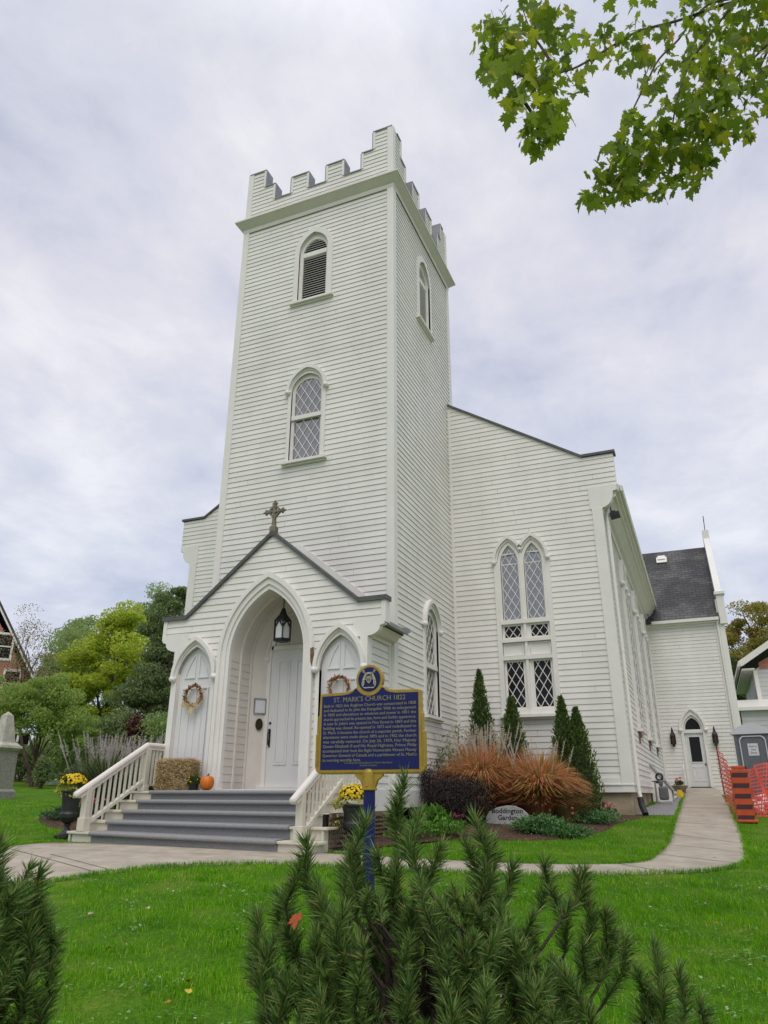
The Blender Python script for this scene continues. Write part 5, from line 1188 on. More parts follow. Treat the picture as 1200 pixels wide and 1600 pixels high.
def conifer(lab, x, y, tips, rb, seed, base=None):
    """narrow evergreen: one or two spires with a clothed outline"""
    z0 = float(gz(x, y)); t = thing('columnar_conifer', lab, 'conifer', (x, y, z0), 'conifers against the nave wall'); r = rnd(seed); VV = []
    mb = MB()
    for tx_, ty_, H, rr, n in tips:
        bx_ = x+tx_; by_ = y+ty_
        f = r.rand(n)**1.35; a = r.uniform(0, 2*math.pi, n); rad = rr*(np.where(f < .25, .80+.8*f, 1.0)*(1-f**1.5)**.9+.015)
        rad *= 1+.13*np.sin(a*5+f*23+seed)+.08*np.sin(a*9-f*41)
        rad *= r.uniform(.62, 1.14, n); P = np.stack([bx_+np.cos(a)*rad, by_+np.sin(a)*rad, z0+.05+f*(H-.05)], 1)
        d = np.stack([np.cos(a)*.55, np.sin(a)*.55, 1.1+0*a], 1)+r.normal(0, .35, (n, 3)); d /= np.linalg.norm(d, axis=1)[:, None]
        q = np.cross(d, r.normal(size=(n, 3))); q /= np.linalg.norm(q, axis=1)[:, None]; l = .095*r.uniform(.6, 1.3, n)[:, None]; ww = .017
        VV.append(np.stack([P-q*ww*.4, P+d*l*.5-q*ww, P+d*l, P+d*l*.5+q*ww], 1).reshape(-1, 3))
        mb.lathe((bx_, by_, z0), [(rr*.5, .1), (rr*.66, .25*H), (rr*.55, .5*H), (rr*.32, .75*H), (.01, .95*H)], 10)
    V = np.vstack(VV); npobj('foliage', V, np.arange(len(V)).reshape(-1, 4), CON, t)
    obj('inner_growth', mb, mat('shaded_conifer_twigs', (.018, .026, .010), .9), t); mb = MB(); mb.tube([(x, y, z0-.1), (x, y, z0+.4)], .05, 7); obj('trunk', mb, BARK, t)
conifer('tallest narrow dark conifer left of the twin lancet window', .9, 3.75, [(0, 0, 3.45, .42, 5200)], .4, 31)
conifer('shorter narrow conifer below the twin lancet window', 1.73, 3.65, [(0, 0, 2.72, .48, 4600)], .4, 32)
conifer('wide dark conifer with a forked top right of the twin lancet window', 3.12, 3.6, [(-.13, 0, 2.72, .40, 5000), (.20, .03, 2.45, .42, 4600)], .5, 33)
def shrub(name, lab, c, rad, n, L_, Wd, m, seed, cat='shrub', group=None, lumps=9, stems=True, up_=.3, shell=.45, wild=.25, stem_m=None):
    t = thing(name, lab, cat, c, group); r = rnd(seed); c = np.array(c, float); rad = np.array(rad, float); P = []
    for k in range(lumps):
        d = r.normal(size=3); d[2] = abs(d[2])*.9-.1; d /= np.linalg.norm(d); cc = c+(0, 0, rad[2]*.42)+d*rad*(.42, .42, .40)*r.uniform(.7, 1+wild)
        P.append(blob(r, cc, rad*np.array((.55, .55, .5))*r.uniform(.75, 1.1), n//lumps, shell, -.6))
    P = np.vstack(P); P = P[P[:, 2] > c[2]+.01]; V, F = quads(r, P, L_, Wd, up_=up_); npobj('foliage', V, F, m, t)
    if stems:
        mb = MB()
        for k in range(9): q = P[r.randint(len(P))]; mb.tube([c+(r.normal(0, .03), r.normal(0, .03), -.05), (c+q)/2+(0, 0, .05), q], [.02*rad[2], .014*rad[2], .006*rad[2]], 5)
        obj('stems', mb, stem_m or BARK, t)
    return t
PURP = leafmat('dark_purple_foliage', [(0, (.018, .012, .014)), (.5, (.04, .028, .03)), (.85, (.06, .045, .04)), (1, (.06, .065, .035))], .1)
shrub('purple_shrub', 'fine leaved blackish purple shrub left of the garden stone', g_(.98, 1.25), (.92, .7, .95), 7500, .05, .018, PURP, 41, group='purple shrubs in the bed', lumps=16, wild=.1)
shrub('purple_shrub', 'blackish purple shrub nearest the tower base, beneath the pale leaved bush', g_(.18, 1.7), (.7, .6, 1.05), 5000, .05, .018, PURP, 42, group='purple shrubs in the bed', lumps=12, wild=.1)
RHO = leafmat('pale_green_leathery_leaves', [(0, (.12, .16, .05)), (.6, (.22, .27, .10)), (1, (.36, .38, .18))], .15)
shrub('rhododendron', 'sparse pale leaved rhododendron against the foot of the tower', g_(.45, 2.9), (.75, .45, 1.45), 600, .13, .045, RHO, 43, lumps=14, wild=.5)
stn = MB(); sx_, sy_ = 1.93, 1.75; sz_ = float(gz(sx_, sy_))+.06
PST = plane((sx_, sy_, sz_), (1, 0, 0), (0, -.985, .17)); so_ = [(-.46, -.1), (-.47, .10), (-.40, .22), (-.22, .31), (.02, .355), (.20, .35), (.36, .28), (.46, .20), (.49, .08), (.48, -.1)]
stn.slab(PST, so_, -.16, .0)
stone = tag(obj('engraved_stone', stn, mat('grey_granite', (.40, .40, .39), .8, .18, 40, bump=.15, bscale=70), loc=(sx_, sy_, sz_), bevel=.02), 'low grey boulder engraved Boddington Garden', 'garden stone')
INK = mat('black_engraving', (.015, .014, .014), .8)
text_part('engraved_lettering', 'Boddington', .02, .195, .14, stone, INK, pl_n=.002, fit=.68, base=PST, bold=.002); text_part('engraved_lettering', 'Garden', .02, .06, .14, stone, INK, pl_n=.002, fit=.42, base=PST, bold=.002)
JUN = leafmat('juniper_sprays', [(0, (.05, .13, .035)), (.5, (.09, .21, .06)), (1, (.15, .29, .09))], .15)
def creeper(lab, c, rad, n, m, seed, L_=.06, W_=.012, group='low junipers in the beds', name='creeping_juniper', cat='ground cover'):
    t = thing(name, lab, cat, c, group); r = rnd(seed); c = np.array(c, float); VV = []; mb = MB()
    for k in range(max(14, n//120)):
        a = r.uniform(0, 2*math.pi); rr = r.uniform(.25, 1)**.7; e_ = np.array((c[0]+math.cos(a)*rad[0]*rr, c[1]+math.sin(a)*rad[1]*rr, 0)); e_[2] = float(gz(e_[0], e_[1]))+rad[2]*(1-rr**2*.8)*r.uniform(.6, 1.1)+.03
        mid = (c+e_)/2+(0, 0, rad[2]*.3); mb.tube([c+(0, 0, .02), mid, e_], [.012, .008, .004], 5); m_ = 120; f = r.uniform(.3, 1.05, m_)[:, None]; p = (1-f)**2*c+2*f*(1-f)*mid+f*f*e_+r.normal(0, 1, (m_, 3))*np.array((.09, .09, .03))
        dd = np.array((math.cos(a), math.sin(a), .45))+r.normal(0, .7, (m_, 3)); dd /= np.linalg.norm(dd, axis=1)[:, None]; q = np.cross(dd, r.normal(size=(m_, 3))); q /= np.linalg.norm(q, axis=1)[:, None]
        l = L_*r.uniform(.6, 1.3, m_)[:, None]; VV.append(np.stack([p-q*W_*.5, p+dd*l*.5-q*W_, p+dd*l, p+dd*l*.5+q*W_], 1).reshape(-1, 3))
    V = np.vstack(VV); npobj('sprays', V, np.arange(len(V)).reshape(-1, 4), m, t); obj('stems', mb, BARK, t)
creeper('bright green spreading juniper in front of the garden stone', g_(2.85, .95), (.60, .42, .36), 6500, JUN, 51)
creeper('low spreading juniper at the front edge of the bed, right of the bigger mound', g_(3.3, .95), (.5, .4, .17), 3600, JUN, 52)
creeper('low juniper tufts right of the perennial stems by the nave corner', g_(3.75, 2.9), (.42, .5, .26), 2600, JUN, 53)
creeper('juniper spreading over the lawn bed left of the urn', g_(-7.2, -1.3), (.9, .6, .26), 5000, leafmat('dusty_juniper', [(0, (.03, .07, .03)), (.6, (.055, .12, .045)), (1, (.10, .16, .07))], .1), 54)
LIME = leafmat('fresh_green_leaves', [(0, (.06, .16, .015)), (.5, (.12, .27, .03)), (1, (.17, .34, .05))], .3)
shrub('leafy_perennial', 'bright green upright leaves before the purple shrub', g_(.75, .35), (.45, .32, .42), 210, .24, .075, LIME, 55, 'plant', up_=1.6, lumps=7, stems=False)
shrub('leafy_perennial', 'soft green groundcover plants beside the right urn', g_(.62, -.7), (.55, .9, .32), 1100, .09, .03, LIME, 56, 'plant', up_=1.0, lumps=10, stems=False)
shrub('leafy_perennial', 'low green foliage under the pine leader in the bed', g_(1.15, -.1), (.6, .35, .28), 700, .09, .03, LIME, 57, 'plant', up_=1.0, lumps=8, stems=False)
PINK = mat('dusty_pink_petals', (.52, .15, .16), .6, .2, 8)
def bedflowers(lab, c, n, col, seed, R=.16, H=.2):
    t = thing('bedding_flower', lab, 'flowers', c, 'small bedding flowers'); r = rnd(seed)
    V, F = quads(r, blob(r, np.array(c)+(0, 0, H*.5), (R, R, H*.5), 120, .3, -.3), .07, .035); npobj('foliage', V, F, LEAF_MUM, t)
    V = []; F = []
    for k in range(n):
        p = np.array(c)+(r.normal(0, R*.5), r.normal(0, R*.5), H*r.uniform(.9, 1.3)); v_, f_ = flowers(r, p, (.03, .03, .03), 16, .018); F.append(f_+sum(len(q) for q in V)); V.append(v_)
    npobj('flower_heads', np.vstack(V), np.vstack(F), col, t)
bedflowers('dark pink bedding flowers left of the garden stone', g_(1.2, .55), 7, mat('plum_petals', (.20, .03, .07), .6), 61, .2, .26); bedflowers('salmon pink bedding flowers by the nave foundation', g_(3.85, 3.6), 9, PINK, 62, .25, .28); bedflowers('coral bedding flower among the perennial stems', g_(3.35, 2.1), 3, mat('coral_petals', (.60, .13, .10), .6), 63, .14, .3)
bedflowers('coral pink flowers in the lawn bed by the left urn', g_(-6.5, -1.6), 8, mat('coral_red_petals', (.62, .17, .17), .6), 64, .22, .42)
grass_clump('ornamental_grass', 'pale feathery pampas like grass behind the left railing', g_(*at(165, 1242, 18.6)[:2]), 1.1, 1.5, 1600, GREENG, 90, PLUMEP, 14, plume_h=1.12, cone=.8, group='feathery grasses left of the steps')
grass_clump('ornamental_grass', 'smaller feathery grass close to the porch behind the left railing', g_(*at(222, 1242, 18.2)[:2]), .8, 1.45, 900, GREENG, 40, PLUMEP, 15, plume_h=1.15, cone=.8, group='feathery grasses left of the steps')
shrub('burgundy_shrub', 'burgundy leaved shrub behind the level part of the left railing', g_(-5.9, 1.6), (.7, .6, 1.5), 1500, .10, .04, leafmat('burgundy_leaves', [(0, (.06, .012, .016)), (.6, (.13, .03, .035)), (1, (.19, .06, .05))], .25), 44, lumps=9)
shrub('leafy_perennial', 'green bedding leaves at the foot of the left railing', g_(-5.75, -1.2), (.5, .8, .4), 800, .10, .04, LEAF_MUM, 58, 'plant', up_=.8, lumps=8, stems=False)

# ------------------------------------------------------------------ things to the right of the wing
TOI = mat('grey_plastic_cabin', (.14, .147, .17), .5, .12, 6); TOR = mat('pale_plastic_roof', (.60, .61, .64), .45)
tx0, ty0 = at(1194, 1242, 25.5)[:2]; txc = (tx0, ty0, float(gz(tx0, ty0)))
toi = thing('portable_toilet', 'grey portable toilet cabin with white domed roof and a paper notice', 'portable toilet', txc); zc_ = txc[2]
th_ = -.18; du_ = np.array((math.cos(th_), math.sin(th_), 0)); PTO = plane((tx0, ty0-.0, zc_), du_, (math.sin(th_), -math.cos(th_), 0))
mb = MB(); mb.slab(PTO, rect(-.55, .55, .1, 2.06), -.55, .55); mb.slab(PTO, rect(-.58, .58, 0, .1), -.58, .58)
for k in (-.5, .5): mb.slab(PTO, rect(k-.05, k+.05, .1, 2.06), .55, .57)
obj('cabin', mb, TOI, toi)
mb = MB(); P = [(-.66, 2.06)]+[(-.66+1.32*k/10, 2.10+.30*math.sin(math.pi*k/10)) for k in range(11)]+[(.66, 2.06)]; mb.slab(PTO, P[::-1], -.62, .62); obj('roof', mb, TOR, toi)
dout = [(-.40, .12), (-.40, 1.86), (-.36, 1.95), (-.28, 2.0), (.28, 2.0), (.36, 1.95), (.40, 1.86), (.40, .12)]; din = [(-.37, .12), (-.37, 1.85), (-.33, 1.92), (-.27, 1.97), (.27, 1.97), (.33, 1.92), (.37, 1.85), (.37, .12)]
mb = MB(); mb.slab(PTO, din, .55, .565); mb.slab(PTO, rect(.16, .18, .2, 1.8), .565, .575); obj('door', mb, TOI, toi); mb = MB(); mb.ring(PTO, din, dout, .55, .60); obj('door_frame', mb, TOR, toi)
mb = MB(); mb.slab(PTO, rect(-.17, .14, 1.38, 1.76), .566, .572); nt2 = obj('paper_notice', mb, mat('paper_notice', (.66, .66, .68), .7), toi)
for z_, s_ in ((1.64, 'Not in'), (1.54, 'Use'), (1.44, 'Sorry')): text_part('notice_lettering', s_, -.015, z_, .09, toi, INK, pl_n=.573, base=PTO)
ORN = mat('orange_plastic_mesh', (.88, .16, .12), .5, trans=.25)
fs = thing('safety_fence', 'sagging orange plastic mesh fence tied to dark stakes', 'fence', g_(6.9, 9.5))
FP = [(*at(u_, 1242, s_)[:2], 0, h_) for u_, s_, h_ in ((1131, 24, 1.62), (1139, 21.5, 1.30), (1147, 18.7, 1.05), (1172, 18.6, .98), (1202, 18.6, 1.18), (1260, 18.8, 1.1), (1330, 19, 1.1))]
fpx = catmull([(a, b, c_ if False else 0) for a, b, c_, d in FP], 14)[:, :2]; fh_ = np.interp(np.arange(len(fpx)), np.arange(len(FP))*14, [d for *_, d in FP])
mb = MB(); r = rnd(8)
fb = [np.array((x, y, float(gz(x, y))+.02)) for x, y in fpx]
nrows = 13
pts = [[fb[i]+np.array((.05*math.sin(i*.7+k*.5), .04*math.cos(i*.9+k*.3), fh_[i]*k/nrows)) for k in range(nrows+1)] for i in range(len(fb))]
for i in range(len(fb)-1):
    for k in range(nrows+1):
        a, b = pts[i][k], pts[i+1][k]; hh = np.array((0, 0, .017)); mb.quad(a-hh, b-hh, b+hh, a+hh)
    for q in range(1):
        f = q/1; a0 = pts[i][0]*(1-f)+pts[i+1][0]*f; d = pts[i+1][0]-pts[i][0]; d = d/np.linalg.norm(d)*.013
        for k in range(nrows):
            a = pts[i][k]*(1-f)+pts[i+1][k]*f; b = pts[i][k+1]*(1-f)+pts[i+1][k+1]*f; mb.quad(a-d, a+d, b+d, b-d)
obj('mesh', mb, ORN, fs, normals=False)
for k in (0, 42, 70):
    m = MB(); p = fb[min(k, len(fb)-1)]; m.tube([p+(.03, -.03, -.2), p+(.0, -.03, fh_[min(k, len(fb)-1)]+.12)], .022, 6); obj('stake', m, mat('dark_steel_stake', (.03, .03, .03), .6), fs)
bx0, by0 = at(1160, 1242, 17.7)[:2]; bz0 = float(gz(bx0, by0))
bar_ = thing('hazard_barrier', 'upright orange barrier panel with dark diagonal stripes in front of the mesh fence', 'barrier', (bx0, by0, bz0))
PB2 = plane((bx0, by0, bz0), (math.cos(.1), math.sin(.1), 0), (math.sin(.1), -math.cos(.1), 0)); ORP = mat('orange_barrier_plastic', (.50, .075, .016), .5, .15, 6); STR = mat('dark_barrier_stripe', (.05, .022, .03), .6)
mb = MB(); mb.slab(PB2, rect(-.19, .19, .02, 1.12), -.05, .05); mb.slab(PB2, rect(-.14, .14, 1.12, 1.2), -.03, .03); mb.slab(PB2, rect(-.22, .22, 0, .06), -.2, .2); obj('panel', mb, ORP, bar_, bevel=.015)
for k in range(5):
    m = MB()
    for q in range(9):
        u0 = -.185+q*.038; m.slab(PB2, [(u0, .02+k*.225+.03), (u0+.036, .02+k*.225+.03), (min(u0+.061, .186), .15+k*.225), (min(u0+.025, .18), .15+k*.225)], .05, .054)
    obj('stripe', m, STR, bar_)
tp = thing('tarpaulin', 'white tarpaulin printed with dark red blocks heaped behind the orange mesh', 'tarpaulin', tuple(at(1190, 1242, 19.5)[:2])+(-.4,)); mb = MB(); r = rnd(4); tq = at(1174, 1242, 19.2)
nx_, ny_ = 26, 16; V = []
for i in range(nx_+1):
    for j in range(ny_+1):
        x = tq[0]+3.2*i/nx_; y = tq[1]+1.2*i/nx_+1.5*j/ny_; h = 1.0*math.sin(math.pi*j/ny_)**.6*(.35+.65*min(1, i/9))*(1-.25*math.sin(i*.8)*.5); V.append((x, y, float(gz(x, y))+.03+h*.8+.05*math.sin(i*1.7+j*2.1)))
mb.add(V, [(i*(ny_+1)+j, (i+1)*(ny_+1)+j, (i+1)*(ny_+1)+j+1, i*(ny_+1)+j+1) for i in range(nx_) for j in range(ny_)])
for f in range(len(mb.f)): mb.m[f] = 1 if (f*7919) % 11 < 3 and f % ny_ < ny_//2+2 else 0
obj('printed_sheet', mb, [mat('white_tarp', (.62, .56, .52), .6), mat('dark_red_print', (.33, .05, .05), .6)], tp)
shrub('weeds', 'dry orange green weeds at the foot of the orange barrier', g_(7.5, 8.6), (.8, .3, .3), 500, .14, .012, TANG, 71, 'weeds', up_=1.5, lumps=8, stems=False)
shrub('weeds', 'green weeds along the walk beside the fence end', g_(6.75, 9.6), (.16, 1.4, .3), 500, .13, .02, GREENG, 72, 'weeds', up_=1.2, lumps=8, stems=False)
# pale house behind
hx, hy = at(1187, 1100, 34)[:2]
hs_ = thing('rear_house', 'pale sided house with an open eave and a lean-to behind the portable toilet', 'house', (hx+2, hy+3, .1))
SID = mat('grey_white_siding', (.56, .56, .54), .6, .06, 2)
PHF = plane((0, hy, 0), (1, 0, 0), (0, -1, 0)); mb = MB(); HX0 = hx
clap(mb, PHF, .0, 5.4, const(HX0, HX0+8), e=.2); mb.poly([(HX0, hy, 5.4), (HX0+8, hy, 5.4), (HX0+4, hy, 8.0)]); mb.quad((HX0, hy, 0), (HX0, hy, 5.4), (HX0, hy+9, 5.4), (HX0, hy+9, 0)); mb.quad((HX0+8, hy, 0), (HX0+8, hy, 5.4), (HX0+8, hy+9, 5.4), (HX0+8, hy+9, 0)); hw2 = obj('wall', mb, SID, hs_, normals=False)
mb = MB(); mb.poly([(HX0+.25, hy-.03, 5.45), (HX0+1.3, hy-.03, 5.45), (HX0+1.3, hy-.03, 6.3), (HX0+.25, hy-.03, 5.75)]); obj('brick_gable', mb, BRICK, hs_)
mb = MB(); e0 = np.array((HX0-.75, hy-.6, 5.15))
for s, xx in ((1, HX0-.55), (-1, HX0+8.55)):
    mb.add([(xx, hy-.55, 5.75), (HX0+4, hy-.55, 8.6), (HX0+4, hy+9, 8.6), (xx, hy+9, 5.75), (xx, hy-.55, 5.6), (HX0+4, hy-.55, 8.45), (HX0+4, hy+9, 8.45), (xx, hy+9, 5.6)], [(0, 1, 2, 3), (7, 6, 5, 4), (0, 3, 7, 4), (0, 4, 5, 1)])
obj('roof', mb, SHING, hs_)
mb = MB(); mb.bar((HX0-.58, hy-.58, 5.64), (HX0+4, hy-.58, 8.5), .05, .26, (0, 0, 1)); mb.bar((HX0-.60, hy-.58, 5.62), (HX0-.60, hy+9, 5.62), .12, .14); mb.box((HX0-.52, hy-.5, 5.40), (HX0+.02, hy+9, 5.44)); mb.box((HX0-.03, hy-.04, 0), (HX0+.14, hy-.001, 5.4)); obj('bargeboard', mb, TRIM, hs_)
mb = MB(); clap(mb, plane((0, hy-1.2, 0), (1, 0, 0), (0, -1, 0)), .0, 3.55, const(HX0-.9, HX0+8), e=.2); lt = obj('lean_to', mb, SID, hs_, normals=False); mb = MB(); mb.add([(HX0-1.05, hy-1.45, 3.5), (HX0+8, hy-1.45, 3.5), (HX0+8, hy, 3.98), (HX0-1.05, hy, 3.98), (HX0-1.05, hy-1.45, 3.64), (HX0+8, hy-1.45, 3.64), (HX0+8, hy, 4.1), (HX0-1.05, hy, 4.1)], [(0, 3, 2, 1), (4, 5, 6, 7), (0, 1, 5, 4), (3, 0, 4, 7)]); obj('lean_to_roof', mb, TRIM, lt)

# ------------------------------------------------------------------ left background: monument, brick house, trees
OB = mat('weathered_monument_stone', (.56, .53, .45), .85, col2=(.38, .36, .30), scale=5, bump=.3, bscale=25); OBD = mat('grey_pedestal_stone', (.36, .35, .31), .9, col2=(.22, .215, .19), scale=18, bump=.5, bscale=40)
oc_ = g_(*at(-12, 1250, 25.6)[:2]); ox, oy, oz = oc_
ob = thing('obelisk_monument', 'weathered stone obelisk on a square pedestal at the left edge of the lawn', 'monument', oc_)
def frus(mb, x, y, z0, z1, a, b): mb.add([(x-a, y-a, z0), (x+a, y-a, z0), (x+a, y+a, z0), (x-a, y+a, z0), (x-b, y-b, z1), (x+b, y-b, z1), (x+b, y+b, z1), (x-b, y+b, z1)], [(0, 3, 2, 1), (4, 5, 6, 7), (0, 1, 5, 4), (1, 2, 6, 5), (2, 3, 7, 6), (3, 0, 4, 7)])
zap = at(18, 1112, 25.6)[2]; zcp = at(5, 1162, 25.6)[2]
mb = MB(); frus(mb, ox, oy, oz-.1, oz+.22, .46, .46); frus(mb, ox, oy, oz+.22, oz+.29, .46, .40); obj('plinth', mb, OBD, ob)
mb = MB(); frus(mb, ox, oy, oz+.29, zcp-.22, .38, .36); obj('pedestal', mb, OBD, ob)
mb = MB(); frus(mb, ox, oy, zcp-.22, zcp-.14, .38, .45); frus(mb, ox, oy, zcp-.14, zcp-.06, .45, .43); frus(mb, ox, oy, zcp-.06, zcp+.04, .40, .30); obj('cap', mb, OB, ob)
mb = MB(); frus(mb, ox, oy, zcp+.04, zap-.13, .27, .13); frus(mb, ox, oy, zap-.13, zap, .13, .01); obj('shaft', mb, OB, ob)
def ground_at(u, s): p = at(u, 1242, s); return (p[0], p[1], float(gz(p[0], p[1])))
# brick house: gable wall facing the churchyard
bh0 = ground_at(-60, 48); bh = thing('brick_house', 'red brick gabled house partly hidden behind the trees at the left edge', 'house', bh0)
hv = np.array((-.80, .60, 0)); rdir = np.array((.60, .80, 0)); q0 = at(52, 1057, 48)
def onhouse(u, v):
    d = (u-600)/FPX*rt-(v-800)/FPX*up+fw; return CAM+d*(((q0-CAM)@hv)/(d@hv))
q1 = onhouse(5, 957)
bh0 = (*(q0-rdir*4.6)[:2], bh0[2]); bh.location = bh0
off = lambda u, z, n=0.0: np.array((bh0[0], bh0[1], 0))+u*rdir-n*hv+np.array((0, 0, z))
ue = float((q0-np.array(bh0))@rdir); ze2 = q0[2]; u1 = float((q1-np.array(bh0))@rdir); z1_ = q1[2]; slp = (z1_-ze2)/(ue-u1); um = ue-4.6
mb = MB(); ub = ue-.45
P = [(2*um-ub, -2), (2*um-ub, ze2-.1), (um, ze2+slp*(ub-um)-.1), (ub, ze2-.1), (ub, -2)]
mb.slab(off, P, -9, 0); 
bw = obj('wall', mb, BRICK, bh)
# keep brick courses in the wall's own frame
mb = MB()
for s in (1, -1):
    a = (um+s*(ue-um), ze2-.05); b = (um, ze2+slp*(ue-um)-.05); P = [a, b, (b[0], b[1]+.28), (a[0], a[1]+.28)]
    mb.slab(off, P if s > 0 else P[::-1], -9.3, .12)
obj('roof', mb, SHING, bh)
mb = MB()
for s in (1, -1):
    a = (um+s*(ue-um), ze2-.25); b = (um, ze2+slp*(ue-um)-.25); P = [a, b, (b[0], b[1]+.34), (a[0], a[1]+.34)]; P = [P[0], P[1], (P[1][0], P[1][1]+.2), (P[0][0], P[0][1]+.2)]; mb.slab(off, P if s > 0 else P[::-1], .121, .16)
obj('bargeboard', mb, TRIM, bh)
for (u_, v_) in ((6, 1010), (17, 1068), (12, 1165), (32, 1165)):
    q = onhouse(u_, v_)-np.array(bh0); uu = float(q@rdir); zz2 = float(q[2]+bh0[2]); m = MB(); m.ring(off, rect(uu-.42, uu+.42, zz2-.75, zz2+.75)+[(uu-.42, zz2-.75)], rect(uu-.55, uu+.55, zz2-.9, zz2+.9)+[(uu-.55, zz2-.9)], 0, .06); m.slab(off, rect(uu-.42, uu+.42, zz2-.04, zz2+.04), 0, .05); f = obj('window', m, TRIM, bh)
    m = MB(); m.slab(off, rect(uu-.42, uu+.42, zz2-.75, zz2+.75), .0, .015); obj('pane', m, GLASSD, f)

def tree(lab, base, trunk_h, tr, blobs, n, L_, Wd, m, seed, name='tree', group=None, cl=.85, multi=1, density=1.0, lean=(0, 0)):
    """trunk and limbs to every leaf clump; leaves gathered in uneven clumps with gaps between"""
    t = thing(name, lab, 'tree', base, group); r = rnd(seed); base = np.array(base, float); C_ = []
    tot = sum(b[3]*b[4]*b[5] for b in blobs)**(1/1.0)
    for b in blobs:
        k = max(9, int(60*density*(b[3]*b[4]*b[5]/tot)+8)); C_.append(np.hstack([blob(r, b[:3], b[3:6], k, .35), np.full((k, 1), min(b[3:6]))]))
    C_ = np.vstack(C_); P = []; per = int(n*3.6)//len(C_)
    for c in C_:
        rad = c[3]*cl*r.uniform(.28, .62); P.append(blob(r, c[:3], (rad*1.25, rad*1.25, rad*.75), int(per*r.uniform(.6, 1.4)), .25))
    P = np.vstack(P); V, F = quads(r, P, L_*.52, Wd*.56, up_=-.25); npobj('crown', V, F, m, t)
    mb = MB(); top = np.array((np.mean(C_[:, 0]), np.mean(C_[:, 1]), base[2]+trunk_h))
    for k in range(multi):
        o = np.array((math.cos(k*2.1), math.sin(k*2.1), 0))*tr*(1.2 if multi > 1 else 0); mb.tube([base+o+(0, 0, -.3), base+o*1.4+(0, 0, .5), base*.5+top*.5+o*2, top+o*6], [tr*1.35, tr, tr*.9, tr*.75], 9)
    top2 = np.array((top[0], top[1], C_[:, 2].mean()+.3*(C_[:, 2].max()-C_[:, 2].mean()))); mb.tube([top, (top+top2)/2+r.normal(0, .15, 3), top2], [tr*.75, tr*.5, tr*.2], 8)
    for c in C_[r.permutation(len(C_))[:18]]:
        a = top if c[2] < top2[2] else (top+top2)/2; a = base*.0+a-(0, 0, trunk_h*.45*r.rand()); dn = np.linalg.norm(c[:3]-a); q1 = a+(c[:3]-a)*.33+(0, 0, dn*.10)+r.normal(0, .05, 3)*dn; q2 = a+(c[:3]-a)*.68+(0, 0, dn*.09)+r.normal(0, .06, 3)*dn; mb.tube([a, q1, q2, c[:3]], [tr*.40, tr*.27, tr*.15, tr*.04], 5)
    obj('trunk', mb, BARK, t); return t
def B(u, v, s, ru, rv, rd=None):
    """crown lump centred behind photo point (u, v) at distance s, radii given in photo pixels"""
    p = at(u, v, s); k = s*math.cos(0)/FPX/ .93; return (p[0], p[1], p[2], ru*k, (rd or ru)*k, rv*k)
LG = leafmat('yellow_green_leaves', [(0, (.28, .40, .05)), (.4, (.42, .55, .06)), (.75, (.56, .64, .07)), (1, (.70, .68, .08))], .5)
MG = leafmat('mid_green_leaves', [(0, (.21, .31, .10)), (.5, (.31, .42, .14)), (1, (.42, .52, .20))], .5)
DG = leafmat('dark_green_leaves', [(0, (.13, .19, .07)), (.5, (.20, .27, .10)), (1, (.29, .35, .15))], .45)
FG = leafmat('fresh_mid_green_leaves', [(0, (.22, .32, .07)), (.5, (.32, .44, .10)), (1, (.44, .55, .14))], .5)
GR = 'background trees beyond the lawn'
tree('broad yellow green tree in the middle of the left treeline', ground_at(172, 55), 3.0, .28, [B(175, 1030, 55, 60, 50), B(190, 985, 55, 38, 35), B(150, 1090, 55, 55, 40), B(215, 1080, 55, 40, 50), B(130, 1050, 55, 40, 40)], 12000, .42, .22, LG, 101, group=GR)
tree('dark green tree closest to the left side of the porch', ground_at(248, 46), 3.0, .3, [B(245, 1060, 46, 42, 60), B(262, 1000, 46, 38, 50), B(280, 950, 46, 28, 35), B(230, 1120, 46, 50, 50), B(285, 1090, 46, 40, 60)], 13000, .36, .18, DG, 102, group=GR)
tree('grey green tree with airy top rising behind the yellow green tree', ground_at(215, 68), 5.0, .3, [B(215, 985, 68, 60, 35), B(150, 1000, 68, 45, 35), B(262, 962, 68, 38, 40), B(105, 1010, 68, 32, 45)], 8000, .45, .2, MG, 103, group=GR)
tree('mid green tree with open crown left of the yellow green tree', ground_at(110, 60), 3.0, .25, [B(115, 1030, 60, 42, 45), B(100, 1080, 60, 40, 40), B(140, 1120, 60, 40, 40)], 6500, .40, .18, MG, 104, group=GR)
tree('low spreading green tree with several stems on the left lawn', ground_at(50, 38), 1.3, .09, [B(50, 1110, 38, 45, 30), B(95, 1120, 38, 38, 34), B(20, 1090, 38, 40, 34), B(120, 1145, 38, 26, 22), B(75, 1080, 38, 34, 28)], 9000, .26, .11, FG, 105, group=GR, multi=3)
tree('thin tree with sparse reddish brown leaves in front of the brick house', ground_at(40, 43), 4.0, .1, [B(40, 1010, 43, 34, 60), B(30, 1080, 43, 34, 50), B(62, 1060, 43, 24, 50)], 1500, .20, .10, leafmat('sparse_russet_leaves', [(0, (.22, .17, .09)), (.5, (.34, .24, .14)), (1, (.34, .38, .14))], .45), 106, group=GR, density=1.6)
shrub('hedge_shrub', 'large grey green shrub under the left treeline', ground_at(118, 44), (3.2, 1.6, 2.8), 9000, .26, .08, MG, 111, group='shrubs under the treeline', lumps=16)
shrub('hedge_shrub', 'dark shrub at the foot of the dark tree left of the porch', ground_at(172, 42), (2.8, 1.5, 3.0), 8000, .24, .08, DG, 112, group='shrubs under the treeline', lumps=16)
shrub('hedge_shrub', 'low dark hedge behind the obelisk', ground_at(24, 46), (3.4, 1.4, 2.0), 7000, .22, .08, DG, 113, group='shrubs under the treeline', lumps=14)
